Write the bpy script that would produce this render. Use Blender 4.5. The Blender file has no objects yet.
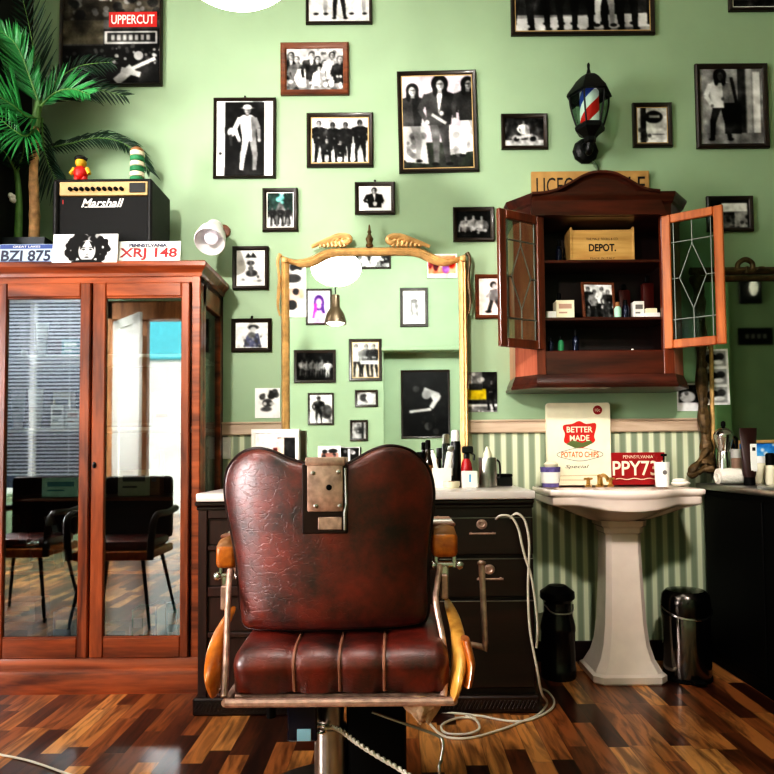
import bpy, bmesh, math, random
import numpy as np
from mathutils import Vector, Matrix, Euler
R = math.radians
scene = bpy.context.scene
C = scene.collection
random.seed(7)

# ------------------------------------------------------------------ camera
F, CX, VY = 680.0, 396.0, 455.0
PITCH, ROLL, CAMH = R(2.5), R(-0.5), 1.05
CY = VY - F * math.tan(PITCH)
WALL = 3.5
MIR = 3.45
BACK = -2.0
camrot = Euler((R(90), 0, 0)).to_matrix() @ Matrix.Rotation(PITCH, 3, 'X') @ Matrix.Rotation(ROLL, 3, 'Z')
cam = bpy.data.objects.new('camera', bpy.data.cameras.new('camera'))
C.objects.link(cam)
cam.location = (0, 0, CAMH)
cam.rotation_euler = camrot.to_euler()
cam.data.sensor_width = 36
cam.data.lens = F / 774 * 36
cam.data.shift_x = -(CX - 387) / 774
cam.data.shift_y = (CY - 387) / 774
cam.data.clip_start = 0.05
scene.camera = cam

def P(px, py, Y):
    d = camrot @ Vector(((px - CX) / F, -(py - CY) / F, -1))
    return Vector((0, 0, CAMH)) + d * (Y / d.y)
def X(px, Y, py=455): return P(px, py, Y).x
def Z(px, py, Y): return P(px, py, Y).z
def rect(x0, y0, x1, y1, Y):
    xm, ym = (x0 + x1) / 2, (y0 + y1) / 2
    return P(xm, ym, Y), P(x1, ym, Y).x - P(x0, ym, Y).x, P(xm, y0, Y).z - P(xm, y1, Y).z

# ------------------------------------------------------------------ objects
def tag(o, label=None, cat=None, group=None, kind=None):
    if label: o['label'] = label
    if cat: o['category'] = cat
    if group: o['group'] = group
    if kind: o['kind'] = kind
    return o
def thing(name, label, cat, loc=(0, 0, 0), group=None):
    o = bpy.data.objects.new(name, None); C.objects.link(o)
    o.empty_display_size = 0.05
    o.location = loc
    return tag(o, label, cat, group)
def top(o):
    while o.parent: o = o.parent
    return o
def catmull(pts, n=8, closed=False):
    pts = [Vector(p) for p in pts]; out = []; m = len(pts)
    for i in range(m if closed else m - 1):
        if closed: p0, p1, p2, p3 = pts[i - 1], pts[i], pts[(i + 1) % m], pts[(i + 2) % m]
        else: p0, p1, p2, p3 = pts[max(i - 1, 0)], pts[i], pts[i + 1], pts[min(i + 2, m - 1)]
        for k in range(n):
            t = k / n
            out.append(0.5 * ((2 * p1) + (p2 - p0) * t + (2 * p0 - 5 * p1 + 4 * p2 - p3) * t * t + (3 * p1 - p0 - 3 * p2 + p3) * t ** 3))
    if not closed: out.append(pts[-1])
    return out

class MB:
    """collects shapes in world coordinates and links them as one mesh object"""
    def __init__(s): s.v = []; s.f = []; s.m = []
    def add(s, vs, fs, m=0):
        b = len(s.v); s.v += [Vector(v) for v in vs]; s.f += [tuple(i + b for i in f) for f in fs]; s.m += [m] * len(fs); return s
    def addbm(s, bm, m=0):
        bm.verts.index_update()
        s.add([v.co.copy() for v in bm.verts], [[v.index for v in f.verts] for f in bm.faces], m); bm.free(); return s
    def box(s, lo, hi, bev=0.0, m=0, seg=1, rot=None, piv=None):
        bm = bmesh.new(); bmesh.ops.create_cube(bm, size=1)
        lo, hi = Vector(lo), Vector(hi); c = (lo + hi) / 2; d = hi - lo
        for v in bm.verts: v.co = Vector((v.co.x * d.x, v.co.y * d.y, v.co.z * d.z))
        if bev > 0:
            bmesh.ops.bevel(bm, geom=list(bm.edges), offset=min(bev, min(abs(d.x), abs(d.y), abs(d.z)) * .45), segments=seg, affect='EDGES', profile=.5)
        for v in bm.verts: v.co += c
        if rot is not None:
            p = Vector(piv) if piv is not None else c
            for v in bm.verts: v.co = p + rot @ (v.co - p)
        return s.addbm(bm, m)
    def loft(s, rings, m=0, closed=True, cap0=False, cap1=False):
        n = len(rings[0]); vs = [v for r in rings for v in r]; fs = []
        for i in range(len(rings) - 1):
            for j in range(n if closed else n - 1):
                k = (j + 1) % n
                fs.append((i * n + j, i * n + k, (i + 1) * n + k, (i + 1) * n + j))
        if cap0: fs.append(tuple(range(n))[::-1])
        if cap1: fs.append(tuple((len(rings) - 1) * n + j for j in range(n)))
        return s.add(vs, fs, m)
    def tube(s, pts, r, n=8, m=0, cap=True):
        pts = [Vector(p) for p in pts]; rings = []
        up = None
        for i, p in enumerate(pts):
            t = (pts[min(i + 1, len(pts) - 1)] - pts[max(i - 1, 0)])
            if t.length < 1e-9: t = Vector((0, 0, 1))
            t.normalize()
            if up is None: up = Vector((0, 0, 1)) if abs(t.z) < .9 else Vector((1, 0, 0))
            a = (up - t * up.dot(t))
            if a.length < 1e-6: a = Vector((0, 1, 0)) - t * t.y
            a.normalize(); up = a; b = t.cross(a)
            rr = r[i] if isinstance(r, (list, tuple)) else r
            rings.append([p + (a * math.cos(2 * math.pi * k / n) + b * math.sin(2 * math.pi * k / n)) * rr for k in range(n)])
        return s.loft(rings, m, True, cap, cap)
    def cyl(s, p0, p1, r0, r1=None, n=20, m=0): return s.tube([p0, p1], [r0, r0 if r1 is None else r1], n, m)
    def lathe(s, prof, c=(0, 0, 0), n=28, m=0, axis='Z', sx=1, sy=1):
        """profile of (radius, height); capped at both ends"""
        c = Vector(c); rings = []
        for r, h in prof:
            ring = []
            for k in range(n):
                a = 2 * math.pi * k / n; x, y = r * math.cos(a) * sx, r * math.sin(a) * sy
                ring.append(c + (Vector((x, y, h)) if axis == 'Z' else Vector((x, h, y)) if axis == 'Y' else Vector((h, x, y))))
            rings.append(ring)
        return s.loft(rings, m, True, True, True)
    def ell(s, c, rx, ry, rz, m=0, n=16, k=10):
        prof = [(max(1e-4, math.sin(math.pi * i / k)), -math.cos(math.pi * i / k)) for i in range(k + 1)]
        c = Vector(c)
        return s.loft([[c + Vector((r * math.cos(2 * math.pi * j / n) * rx, r * math.sin(2 * math.pi * j / n) * ry, h * rz)) for j in range(n)] for r, h in prof], m, True, True, True)
    def prism(s, poly, d0, d1, axis='Y', m=0):
        """poly of 2-D points; axis Y: (x,z), axis X: (y,z), axis Z: (x,y)"""
        f = {'Y': lambda p, d: (p[0], d, p[1]), 'X': lambda p, d: (d, p[0], p[1]), 'Z': lambda p, d: (p[0], p[1], d)}[axis]
        return s.loft([[Vector(f(p, d0)) for p in poly], [Vector(f(p, d1)) for p in poly]], m, True, True, True)
    def text(s, body, c, w, h=None, m=0, xd=(1, 0, 0), yd=(0, 0, 1), shear=0, bold=0, depth=.0006, nrm=None, spacing=1.0):
        cu = bpy.data.curves.new('t', 'FONT'); cu.body = body; cu.align_x = 'CENTER'; cu.size = 1; cu.shear = shear; cu.offset = bold; cu.resolution_u = 3; cu.space_character = spacing
        ob = bpy.data.objects.new('t', cu); C.objects.link(ob)
        me = ob.evaluated_get(bpy.context.evaluated_depsgraph_get()).to_mesh()
        co = [v.co.copy() for v in me.vertices]; fs = [tuple(p.vertices) for p in me.polygons]
        x0, x1 = min(v.x for v in co), max(v.x for v in co); y0, y1 = min(v.y for v in co), max(v.y for v in co)
        kx = w / (x1 - x0); ky = kx if h is None else h / (y1 - y0)
        xd, yd = Vector(xd), Vector(yd); nn = xd.cross(yd) if nrm is None else Vector(nrm); c = Vector(c)
        s.add([c + xd * ((v.x - (x0 + x1) / 2) * kx) + yd * ((v.y - (y0 + y1) / 2) * ky) + nn * depth for v in co], fs, m)
        bpy.data.objects.remove(ob); bpy.data.curves.remove(cu); return s
    def rotate(s, rot, piv, i0=0):
        p = Vector(piv)
        for i in range(i0, len(s.v)): s.v[i] = p + rot @ (s.v[i] - p)
        return s
    def build(s, name, mats, parent=None, angle=35, recalc=True):
        if not isinstance(mats, (list, tuple)): mats = [mats]
        me = bpy.data.meshes.new(name)
        if parent is not None:
            off = top(parent).location.copy(); loc = Vector()
        else:
            xs = [v.x for v in s.v]; ys = [v.y for v in s.v]; zs = [v.z for v in s.v]
            off = Vector(((min(xs) + max(xs)) / 2, (min(ys) + max(ys)) / 2, min(zs))); loc = off.copy()
        me.from_pydata([v - off for v in s.v], [], s.f)
        for mt in mats: me.materials.append(mt)
        me.polygons.foreach_set('material_index', s.m)
        if recalc:
            bm = bmesh.new(); bm.from_mesh(me); bmesh.ops.recalc_face_normals(bm, faces=bm.faces); bm.to_mesh(me); bm.free()
        me.polygons.foreach_set('use_smooth', [True] * len(me.polygons))
        me.set_sharp_from_angle(angle=R(angle))
        me.update()
        o = bpy.data.objects.new(name, me); C.objects.link(o)
        o.location = loc
        if parent is not None: o.parent = parent
        return o

# ------------------------------------------------------------------ materials
def lin(c):
    return tuple(((x / 255) / 12.92 if x / 255 <= .04045 else ((x / 255 + .055) / 1.055) ** 2.4) for x in c[:3])
def _new(name):
    m = bpy.data.materials.new(name); m.use_nodes = True
    return m, m.node_tree.nodes, m.node_tree.links, m.node_tree.nodes['Principled BSDF']
def mat(name, c, rough=.5, metal=0.0, var=.12, scale=14.0, bump=0.0, bscale=60.0, coat=0.0, emit=0.0, spec=.5):
    m, N, L, b = _new(name); c = lin(c)
    b.inputs['Roughness'].default_value = rough; b.inputs['Metallic'].default_value = metal
    b.inputs['Specular IOR Level'].default_value = spec
    if coat: b.inputs['Coat Weight'].default_value = coat; b.inputs['Coat Roughness'].default_value = .12
    tc = N.new('ShaderNodeTexCoord')
    nz = N.new('ShaderNodeTexNoise'); nz.inputs['Scale'].default_value = scale; nz.inputs['Detail'].default_value = 4
    L.new(tc.outputs['Object'], nz.inputs['Vector'])
    cr = N.new('ShaderNodeValToRGB'); cr.color_ramp.elements[0].position = .3; cr.color_ramp.elements[1].position = .7
    cr.color_ramp.elements[0].color = (*[x * (1 - var) for x in c], 1); cr.color_ramp.elements[1].color = (*[min(1, x * (1 + var)) for x in c], 1)
    L.new(nz.outputs['Fac'], cr.inputs['Fac']); L.new(cr.outputs['Color'], b.inputs['Base Color'])
    if bump:
        n2 = N.new('ShaderNodeTexNoise'); n2.inputs['Scale'].default_value = bscale; n2.inputs['Detail'].default_value = 5
        L.new(tc.outputs['Object'], n2.inputs['Vector'])
        bp = N.new('ShaderNodeBump'); bp.inputs['Strength'].default_value = bump; bp.inputs['Distance'].default_value = .01
        L.new(n2.outputs['Fac'], bp.inputs['Height']); L.new(bp.outputs['Normal'], b.inputs['Normal'])
    if emit:
        L.new(cr.outputs['Color'], b.inputs['Emission Color']); b.inputs['Emission Strength'].default_value = emit
    return m
def wood(name, dark, light, axis='Z', scale=9.0, rough=.32, coat=.3, stretch=9.0, bump=.08):
    m, N, L, b = _new(name)
    b.inputs['Roughness'].default_value = rough; b.inputs['Coat Weight'].default_value = coat; b.inputs['Coat Roughness'].default_value = .15
    tc = N.new('ShaderNodeTexCoord'); mp = N.new('ShaderNodeMapping')
    sc = [scale] * 3; sc['XYZ'.index(axis)] = scale / stretch; mp.inputs['Scale'].default_value = sc
    L.new(tc.outputs['Object'], mp.inputs['Vector'])
    n1 = N.new('ShaderNodeTexNoise'); n1.inputs['Scale'].default_value = 1.2; n1.inputs['Detail'].default_value = 6; n1.inputs['Distortion'].default_value = 1.2
    n2 = N.new('ShaderNodeTexNoise'); n2.inputs['Scale'].default_value = 7; n2.inputs['Detail'].default_value = 3
    L.new(mp.outputs['Vector'], n1.inputs['Vector']); L.new(mp.outputs['Vector'], n2.inputs['Vector'])
    mx = N.new('ShaderNodeMath'); mx.operation = 'MULTIPLY_ADD'; mx.inputs[1].default_value = .35
    L.new(n2.outputs['Fac'], mx.inputs[0]); L.new(n1.outputs['Fac'], mx.inputs[2])
    cr = N.new('ShaderNodeValToRGB'); cr.color_ramp.elements[0].position = .45; cr.color_ramp.elements[1].position = .88
    cr.color_ramp.elements[0].color = (*lin(dark), 1); cr.color_ramp.elements[1].color = (*lin(light), 1)
    L.new(mx.outputs[0], cr.inputs['Fac']); L.new(cr.outputs['Color'], b.inputs['Base Color'])
    bp = N.new('ShaderNodeBump'); bp.inputs['Strength'].default_value = bump; bp.inputs['Distance'].default_value = .005
    L.new(mx.outputs[0], bp.inputs['Height']); L.new(bp.outputs['Normal'], b.inputs['Normal'])
    return m
def glass(name, refl=.1, tint=(245, 250, 248), rough=.02, blend=.35):
    m = bpy.data.materials.new(name); m.use_nodes = True; N, L = m.node_tree.nodes, m.node_tree.links; N.clear()
    out = N.new('ShaderNodeOutputMaterial'); mx = N.new('ShaderNodeMixShader'); t = N.new('ShaderNodeBsdfTransparent'); g = N.new('ShaderNodeBsdfGlossy')
    t.inputs['Color'].default_value = (*lin(tint), 1); g.inputs['Roughness'].default_value = rough
    lw = N.new('ShaderNodeLayerWeight'); lw.inputs['Blend'].default_value = blend
    mr = N.new('ShaderNodeMapRange'); mr.inputs['To Min'].default_value = refl; mr.inputs['To Max'].default_value = .9
    L.new(lw.outputs['Fresnel'], mr.inputs['Value']); L.new(mr.outputs['Result'], mx.inputs['Fac'])
    L.new(t.outputs[0], mx.inputs[1]); L.new(g.outputs[0], mx.inputs[2]); L.new(mx.outputs[0], out.inputs['Surface'])
    return m
def emis(name, c, s):
    m, N, L, b = _new(name)
    b.inputs['Base Color'].default_value = (*lin(c), 1); b.inputs['Emission Color'].default_value = (*lin(c), 1); b.inputs['Emission Strength'].default_value = s
    return m

M = {}
def make_materials():
    M['wall'] = mat('green_wall_paint', (158, 182, 150), .6, var=.06, scale=2.5, bump=.05, bscale=25)
    M['wall_pale'] = mat('pale_green_paint', (170, 215, 165), .6, var=.04)
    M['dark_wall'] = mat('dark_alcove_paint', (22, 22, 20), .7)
    M['ceiling'] = mat('ceiling_paint', (225, 225, 215), .7, var=.03)
    M['rail'] = wood('pale_rail_wood', (176, 150, 128), (212, 190, 168), 'X', 10, .45, .1)
    M['cab'] = wood('red_cabinet_wood', (78, 32, 16), (172, 90, 50), 'Z', 8, .28, .4)
    M['cabh'] = wood('red_cabinet_wood_across', (80, 33, 16), (176, 92, 50), 'X', 8, .28, .4)
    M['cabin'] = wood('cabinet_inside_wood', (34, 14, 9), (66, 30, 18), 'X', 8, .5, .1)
    M['wcab'] = wood('wall_cabinet_wood', (30, 12, 8), (84, 36, 21), 'X', 8, .3, .4)
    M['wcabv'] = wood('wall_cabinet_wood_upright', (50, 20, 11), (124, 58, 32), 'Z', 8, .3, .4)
    M['doorlit'] = wood('lit_door_wood', (138, 66, 28), (206, 122, 64), 'Z', 8, .3, .4)  # lighter copy of the cabinet wood, the light on the door in its colour
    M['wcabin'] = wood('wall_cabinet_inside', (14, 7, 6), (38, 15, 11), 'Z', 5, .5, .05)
    M['darkwood'] = wood('dark_vanity_wood', (20, 9, 8), (46, 23, 19), 'X', 8, .35, .3)
    M['darkwoodv'] = wood('dark_vanity_wood_upright', (36, 18, 17), (72, 40, 36), 'Z', 8, .35, .3)
    M['black'] = mat('black_lacquer', (6, 5, 5), .55, spec=.15)
    M['tolex'] = mat('black_vinyl', (14, 14, 15), .55, bump=.3, bscale=300)
    M['blackplastic'] = mat('black_plastic', (12, 12, 13), .35)
    M['grille'] = mat('speaker_cloth', (9, 10, 11), .8, bump=.3, bscale=400)
    M['iron'] = mat('black_iron', (10, 11, 12), .42, .3, bump=.15, bscale=80)
    M['gold'] = mat('gilded_wood', (212, 172, 116), .38, .25, var=.25, scale=22, bump=.2, bscale=40)
    M['oldgold'] = mat('tarnished_gilding', (96, 76, 48), .42, .35, var=.5, scale=30, bump=.5, bscale=45)
    M['brass'] = mat('aged_brass', (196, 160, 96), .3, .9)
    M['chrome'] = mat('chrome', (205, 203, 198), .16, 1.0, var=.05)
    M['steel'] = mat('brushed_steel', (175, 172, 166), .28, .95, var=.12)
    M['oldsteel'] = mat('worn_nickel', (196, 164, 150), .36, .55, var=.3, scale=40, bump=.15)
    M['marble'] = mat('white_marble', (240, 230, 226), .2, var=.06, scale=6)
    M['ceramic'] = mat('white_glazed_ceramic', (236, 220, 210), .12, var=.03, coat=.4)
    M['white'] = mat('white_plastic', (236, 234, 228), .4, var=.03)
    M['paper'] = mat('white_paper', (238, 236, 230), .7, var=.03)
    M['cream'] = mat('cream_card', (236, 228, 200), .6, var=.05)
    M['red'] = mat('red_paint', (196, 36, 30), .4, var=.08)
    M['darkred'] = mat('dark_red_enamel', (150, 24, 30), .35, var=.12)
    M['orange'] = mat('orange_ink', (214, 104, 40), .5)
    M['blue'] = mat('blue_ink', (42, 72, 140), .5, var=.1)
    M['navy'] = mat('navy_ink', (28, 36, 66), .5, var=.1)
    M['teal'] = mat('teal_print', (60, 140, 140), .5, var=.2)
    M['yellow'] = mat('yellow_paint', (220, 176, 50), .5)
    M['tan'] = mat('tan_leather', (150, 104, 62), .5, var=.2)
    M['oak'] = wood('pale_crate_wood', (184, 140, 78), (222, 184, 118), 'X', 10, .5, .05)
    M['ink'] = mat('black_ink', (18, 16, 14), .6)
    M['honey'] = wood('honey_wood', (158, 78, 18), (214, 132, 44), 'Y', 12, .28, .5, 5)
    M['honeypale'] = wood('pale_honey_wood', (188, 128, 50), (226, 176, 92), 'Z', 12, .3, .5, 5)
    M['frame'] = wood('dark_frame_wood', (22, 16, 12), (50, 36, 26), 'X', 12, .4, .15)
    M['framebrown'] = wood('brown_frame_wood', (70, 34, 18), (132, 74, 42), 'X', 12, .4, .2)
    M['mountgold'] = mat('gilt_slip', (188, 160, 112), .5, var=.15)
    M['glass'] = glass('clear_glass', .07)
    M['cabglass'] = glass('cabinet_glass', .27)
    M['leadglass'] = glass('leaded_glass', .015, (205, 222, 212), blend=.12)
    M['lead'] = mat('lead_came', (120, 124, 118), .4, .6)
    M['amber'] = glass('brown_glass', .08, (120, 60, 30))
    M['trunk'] = mat('palm_trunk_bark', (206, 164, 122), .75, var=.35, scale=24, bump=.6, bscale=50)
    M['stemgreen'] = mat('green_stem', (110, 150, 84), .5, var=.2)
    M['leaf'] = mat('palm_leaf', (52, 136, 74), .38, var=.5, scale=9)
    M['leafdark'] = mat('dark_palm_leaf', (18, 56, 34), .5, var=.35, scale=9)
    M['pot'] = mat('dark_planter', (24, 34, 40), .5)
    M['cloth'] = mat('white_towel_cloth', (232, 226, 214), .9, var=.06, bump=.6, bscale=120)
    M['rag'] = mat('pale_rag', (196, 166, 138), .9, var=.3, scale=30, bump=.6, bscale=60)
    M['cable'] = mat('white_cable', (222, 214, 200), .5, var=.04)
    M['lamp'] = emis('opal_lamp_glow', (255, 250, 240), 6)
    M['bulb'] = mat('frosted_bulb', (246, 240, 246), .35, var=.02, emit=.25)
    M['shade'] = mat('white_enamel', (236, 234, 232), .3, var=.03)
    M['bluebox'] = mat('dark_blue_gloss', (26, 32, 52), .12, .4)
    M['palegreen'] = mat('pale_green_card', (176, 218, 196), .6)
    M['pinkcard'] = mat('dusty_pink_card', (196, 160, 140), .6, var=.1)
    M['bluecard'] = mat('blue_grey_card', (130, 152, 186), .6, var=.15)
    M['greencard'] = mat('green_card', (44, 130, 84), .6, var=.2)
    M['greycard'] = mat('grey_card', (120, 116, 112), .6, var=.15)
    M['silvertube'] = mat('silver_tube', (168, 178, 182), .3, .5, var=.15)
    M['purple'] = mat('purple_print', (104, 92, 150), .6, var=.3, scale=40)
    # photo print: colour comes from the print's own painted colour layer
    m, N, L, b = _new('photo_print')
    at = N.new('ShaderNodeAttribute'); at.attribute_name = 'Col'
    L.new(at.outputs['Color'], b.inputs['Base Color']); b.inputs['Roughness'].default_value = .45; b.inputs['Specular IOR Level'].default_value = .15
    M['print'] = m
    m, N, L, b = _new('blind_slat')
    b.inputs['Base Color'].default_value = (.85, .86, .88, 1); b.inputs['Roughness'].default_value = .5
    tr = N.new('ShaderNodeBsdfTranslucent'); tr.inputs['Color'].default_value = (.85, .88, .95, 1); mx = N.new('ShaderNodeMixShader'); mx.inputs[0].default_value = .55
    L.new(b.outputs[0], mx.inputs[1]); L.new(tr.outputs[0], mx.inputs[2]); L.new(mx.outputs[0], N['Material Output'].inputs['Surface'])
    M['slat'] = m
    # mirror silver
    m, N, L, b = _new('mirror_silver')
    b.inputs['Metallic'].default_value = 1; b.inputs['Roughness'].default_value = .015; b.inputs['Base Color'].default_value = (.93, .97, .93, 1)
    M['mirror'] = m
    m, N, L, b = _new('old_mirror_silver')
    b.inputs['Metallic'].default_value = 1; b.inputs['Roughness'].default_value = .03; b.inputs['Base Color'].default_value = (.62, .66, .58, 1)
    M['mirrordark'] = m
    # cracked red leather
    m, N, L, b = _new('red_brown_leather')
    tc = N.new('ShaderNodeTexCoord')
    n1 = N.new('ShaderNodeTexNoise'); n1.inputs['Scale'].default_value = 9; n1.inputs['Detail'].default_value = 7; n1.inputs['Roughness'].default_value = .65
    L.new(tc.outputs['Object'], n1.inputs['Vector'])
    cr = N.new('ShaderNodeValToRGB'); e = cr.color_ramp.elements; e[0].position = .34; e[0].color = (*lin((34, 11, 8)), 1); e[1].position = .72; e[1].color = (*lin((136, 43, 25)), 1)
    L.new(n1.outputs['Fac'], cr.inputs['Fac']); L.new(cr.outputs['Color'], b.inputs['Base Color'])
    mp = N.new('ShaderNodeMapping'); mp.inputs['Scale'].default_value = (14, 14, 34); L.new(tc.outputs['Object'], mp.inputs['Vector'])
    vo = N.new('ShaderNodeTexVoronoi'); vo.feature = 'DISTANCE_TO_EDGE'; vo.inputs['Scale'].default_value = 1.6
    nd = N.new('ShaderNodeTexNoise'); nd.inputs['Scale'].default_value = 1.5; L.new(mp.outputs['Vector'], nd.inputs['Vector'])
    va = N.new('ShaderNodeVectorMath'); va.operation = 'ADD'; L.new(mp.outputs['Vector'], va.inputs[0]); L.new(nd.outputs['Color'], va.inputs[1]); L.new(va.outputs[0], vo.inputs['Vector'])
    mr = N.new('ShaderNodeMapRange'); mr.inputs['From Max'].default_value = .06; L.new(vo.outputs['Distance'], mr.inputs['Value'])
    n3 = N.new('ShaderNodeTexNoise'); n3.inputs['Scale'].default_value = 160; L.new(tc.outputs['Object'], n3.inputs['Vector'])
    ad = N.new('ShaderNodeMath'); ad.operation = 'MULTIPLY_ADD'; ad.inputs[1].default_value = .4; L.new(n3.outputs['Fac'], ad.inputs[0]); L.new(mr.outputs['Result'], ad.inputs[2])
    bp = N.new('ShaderNodeBump'); bp.inputs['Strength'].default_value = .22; bp.inputs['Distance'].default_value = .004
    L.new(ad.outputs[0], bp.inputs['Height']); L.new(bp.outputs['Normal'], b.inputs['Normal'])
    b.inputs['Roughness'].default_value = .42; b.inputs['Specular IOR Level'].default_value = .75; b.inputs['Coat Weight'].default_value = .45; b.inputs['Coat Roughness'].default_value = .3
    M['leather'] = m
    M['leatherdark'] = mat('dark_leather', (40, 15, 11), .4, var=.3)
    M['piping'] = mat('worn_tan_piping', (150, 104, 84), .45, var=.25)
    # striped wallpaper
    m, N, L, b = _new('striped_wallpaper')
    tc = N.new('ShaderNodeTexCoord'); sp = N.new('ShaderNodeSeparateXYZ'); L.new(tc.outputs['Object'], sp.inputs[0])
    a = N.new('ShaderNodeMath'); a.operation = 'MULTIPLY'; a.inputs[1].default_value = 1 / .0585; L.new(sp.outputs['X'], a.inputs[0])
    fr = N.new('ShaderNodeMath'); fr.operation = 'FRACT'; L.new(a.outputs[0], fr.inputs[0])
    cr = N.new('ShaderNodeValToRGB'); e = cr.color_ramp.elements
    G, Wh, G2 = lin((140, 152, 128)), lin((214, 218, 190)), lin((164, 172, 146))
    e[0].position = 0; e[0].color = (*G, 1); e[1].position = 1; e[1].color = (*G, 1)
    for p, c in ((.36, G), (.40, G2), (.46, G2), (.5, Wh), (.86, Wh), (.9, G2), (.96, G2)):
        q = e.new(p); q.color = (*c, 1)
    L.new(fr.outputs[0], cr.inputs['Fac']); L.new(cr.outputs['Color'], b.inputs['Base Color']); b.inputs['Roughness'].default_value = .6
    M['stripes'] = m
    # plank floor
    m, N, L, b = _new('mixed_walnut_planks')
    tc = N.new('ShaderNodeTexCoord'); sp = N.new('ShaderNodeSeparateXYZ'); L.new(tc.outputs['Object'], sp.inputs[0])
    def math_(op, i0, i1=None, i2=None):
        n = N.new('ShaderNodeMath'); n.operation = op
        for k, i in enumerate((i0, i1, i2)):
            if i is None: continue
            if isinstance(i, (int, float)): n.inputs[k].default_value = i
            else: L.new(i, n.inputs[k])
        return n.outputs[0]
    PW, PL = .075, .42
    cxx = math_('DIVIDE', sp.outputs['X'], PW); col = math_('FLOOR', cxx)
    wn = N.new('ShaderNodeTexWhiteNoise'); wn.noise_dimensions = '1D'; L.new(col, wn.inputs['W'])
    yy = math_('ADD', math_('DIVIDE', sp.outputs['Y'], PL), math_('MULTIPLY', wn.outputs['Value'], 7.3)); row = math_('FLOOR', yy)
    cb = N.new('ShaderNodeCombineXYZ'); L.new(col, cb.inputs[0]); L.new(row, cb.inputs[1])
    w2 = N.new('ShaderNodeTexWhiteNoise'); w2.noise_dimensions = '2D'; L.new(cb.outputs[0], w2.inputs['Vector'])
    cr = N.new('ShaderNodeValToRGB'); e = cr.color_ramp.elements
    e[0].position = 0; e[0].color = (*lin((62, 30, 18)), 1); e[1].position = 1; e[1].color = (*lin((220, 166, 104)), 1)
    for p, c in ((.22, (74, 36, 22)), (.42, (124, 72, 42)), (.58, (166, 104, 60)), (.76, (202, 142, 84))):
        q = e.new(p); q.color = (*lin(c), 1)
    L.new(w2.outputs['Value'], cr.inputs['Fac'])
    mp = N.new('ShaderNodeMapping'); mp.inputs['Scale'].default_value = (16, 2.2, 1); L.new(tc.outputs['Object'], mp.inputs['Vector'])
    off = N.new('ShaderNodeVectorMath'); off.operation = 'MULTIPLY_ADD'; L.new(w2.outputs['Color'], off.inputs[0]); off.inputs[1].default_value = (30, 30, 30); L.new(mp.outputs['Vector'], off.inputs[2])
    gn = N.new('ShaderNodeTexNoise'); gn.inputs['Scale'].default_value = 1.3; gn.inputs['Detail'].default_value = 6; gn.inputs['Distortion'].default_value = 1.6; L.new(off.outputs[0], gn.inputs['Vector'])
    g2 = N.new('ShaderNodeValToRGB'); e = g2.color_ramp.elements; e[0].position = .36; e[0].color = (.28, .22, .2, 1); e[1].position = .58; e[1].color = (1.12, 1.05, 1, 1)
    L.new(gn.outputs['Fac'], g2.inputs['Fac'])
    mu = N.new('ShaderNodeMix'); mu.data_type = 'RGBA'; mu.blend_type = 'MULTIPLY'; mu.inputs[0].default_value = .85
    L.new(cr.outputs['Color'], mu.inputs[6]); L.new(g2.outputs['Color'], mu.inputs[7])
    fx = math_('FRACT', cxx); fy = math_('FRACT', yy)
    ex = math_('MINIMUM', fx, math_('SUBTRACT', 1, fx)); ey = math_('MULTIPLY', math_('MINIMUM', fy, math_('SUBTRACT', 1, fy)), PL / PW)
    ed = N.new('ShaderNodeMapRange'); ed.inputs['From Max'].default_value = .022; ed.inputs['To Min'].default_value = .35; L.new(math_('MINIMUM', ex, ey), ed.inputs['Value'])
    m2 = N.new('ShaderNodeMix'); m2.data_type = 'RGBA'; m2.blend_type = 'MULTIPLY'; m2.inputs[0].default_value = 1
    L.new(mu.outputs[2], m2.inputs[6]); L.new(ed.outputs['Result'], m2.inputs[7]); L.new(m2.outputs[2], b.inputs['Base Color'])
    bp = N.new('ShaderNodeBump'); bp.inputs['Strength'].default_value = .25; bp.inputs['Distance'].default_value = .002
    L.new(ed.outputs['Result'], bp.inputs['Height']); L.new(bp.outputs['Normal'], b.inputs['Normal'])
    b.inputs['Roughness'].default_value = .3; b.inputs['Coat Weight'].default_value = .35; b.inputs['Coat Roughness'].default_value = .12
    M['floor'] = m
    # lantern pole: diagonal red, white and blue bands wound round the tube
    m, N, L, b = _new('barber_pole_stripes')
    tc = N.new('ShaderNodeTexCoord'); sp = N.new('ShaderNodeSeparateXYZ'); L.new(tc.outputs['Object'], sp.inputs[0])
    def mth(op, i0, i1):
        n = N.new('ShaderNodeMath'); n.operation = op
        for k, i in enumerate((i0, i1)):
            if isinstance(i, (int, float)): n.inputs[k].default_value = i
            else: L.new(i, n.inputs[k])
        return n.outputs[0]
    ang = mth('DIVIDE', mth('ARCTAN2', sp.outputs['X'], mth('MULTIPLY', sp.outputs['Y'], -1)), 2 * math.pi)
    fr = mth('FRACT', mth('ADD', mth('SUBTRACT', mth('MULTIPLY', sp.outputs['Z'], 3.6), mth('MULTIPLY', ang, 1.0)), .02), 0)
    cr = N.new('ShaderNodeValToRGB'); cr.color_ramp.interpolation = 'CONSTANT'; e = cr.color_ramp.elements
    e[0].position = 0; e[0].color = (*lin((236, 232, 228)), 1); e[1].position = .8; e[1].color = (*lin((236, 232, 228)), 1)
    for p, c in ((.1, (214, 40, 34)), (.36, (240, 238, 236)), (.58, (52, 76, 160))):
        q = e.new(p); q.color = (*lin(c), 1)
    L.new(fr, cr.inputs['Fac']); L.new(cr.outputs['Color'], b.inputs['Base Color'])
    L.new(cr.outputs['Color'], b.inputs['Emission Color']); b.inputs['Emission Strength'].default_value = .25
    M['pole'] = m
make_materials()
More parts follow.
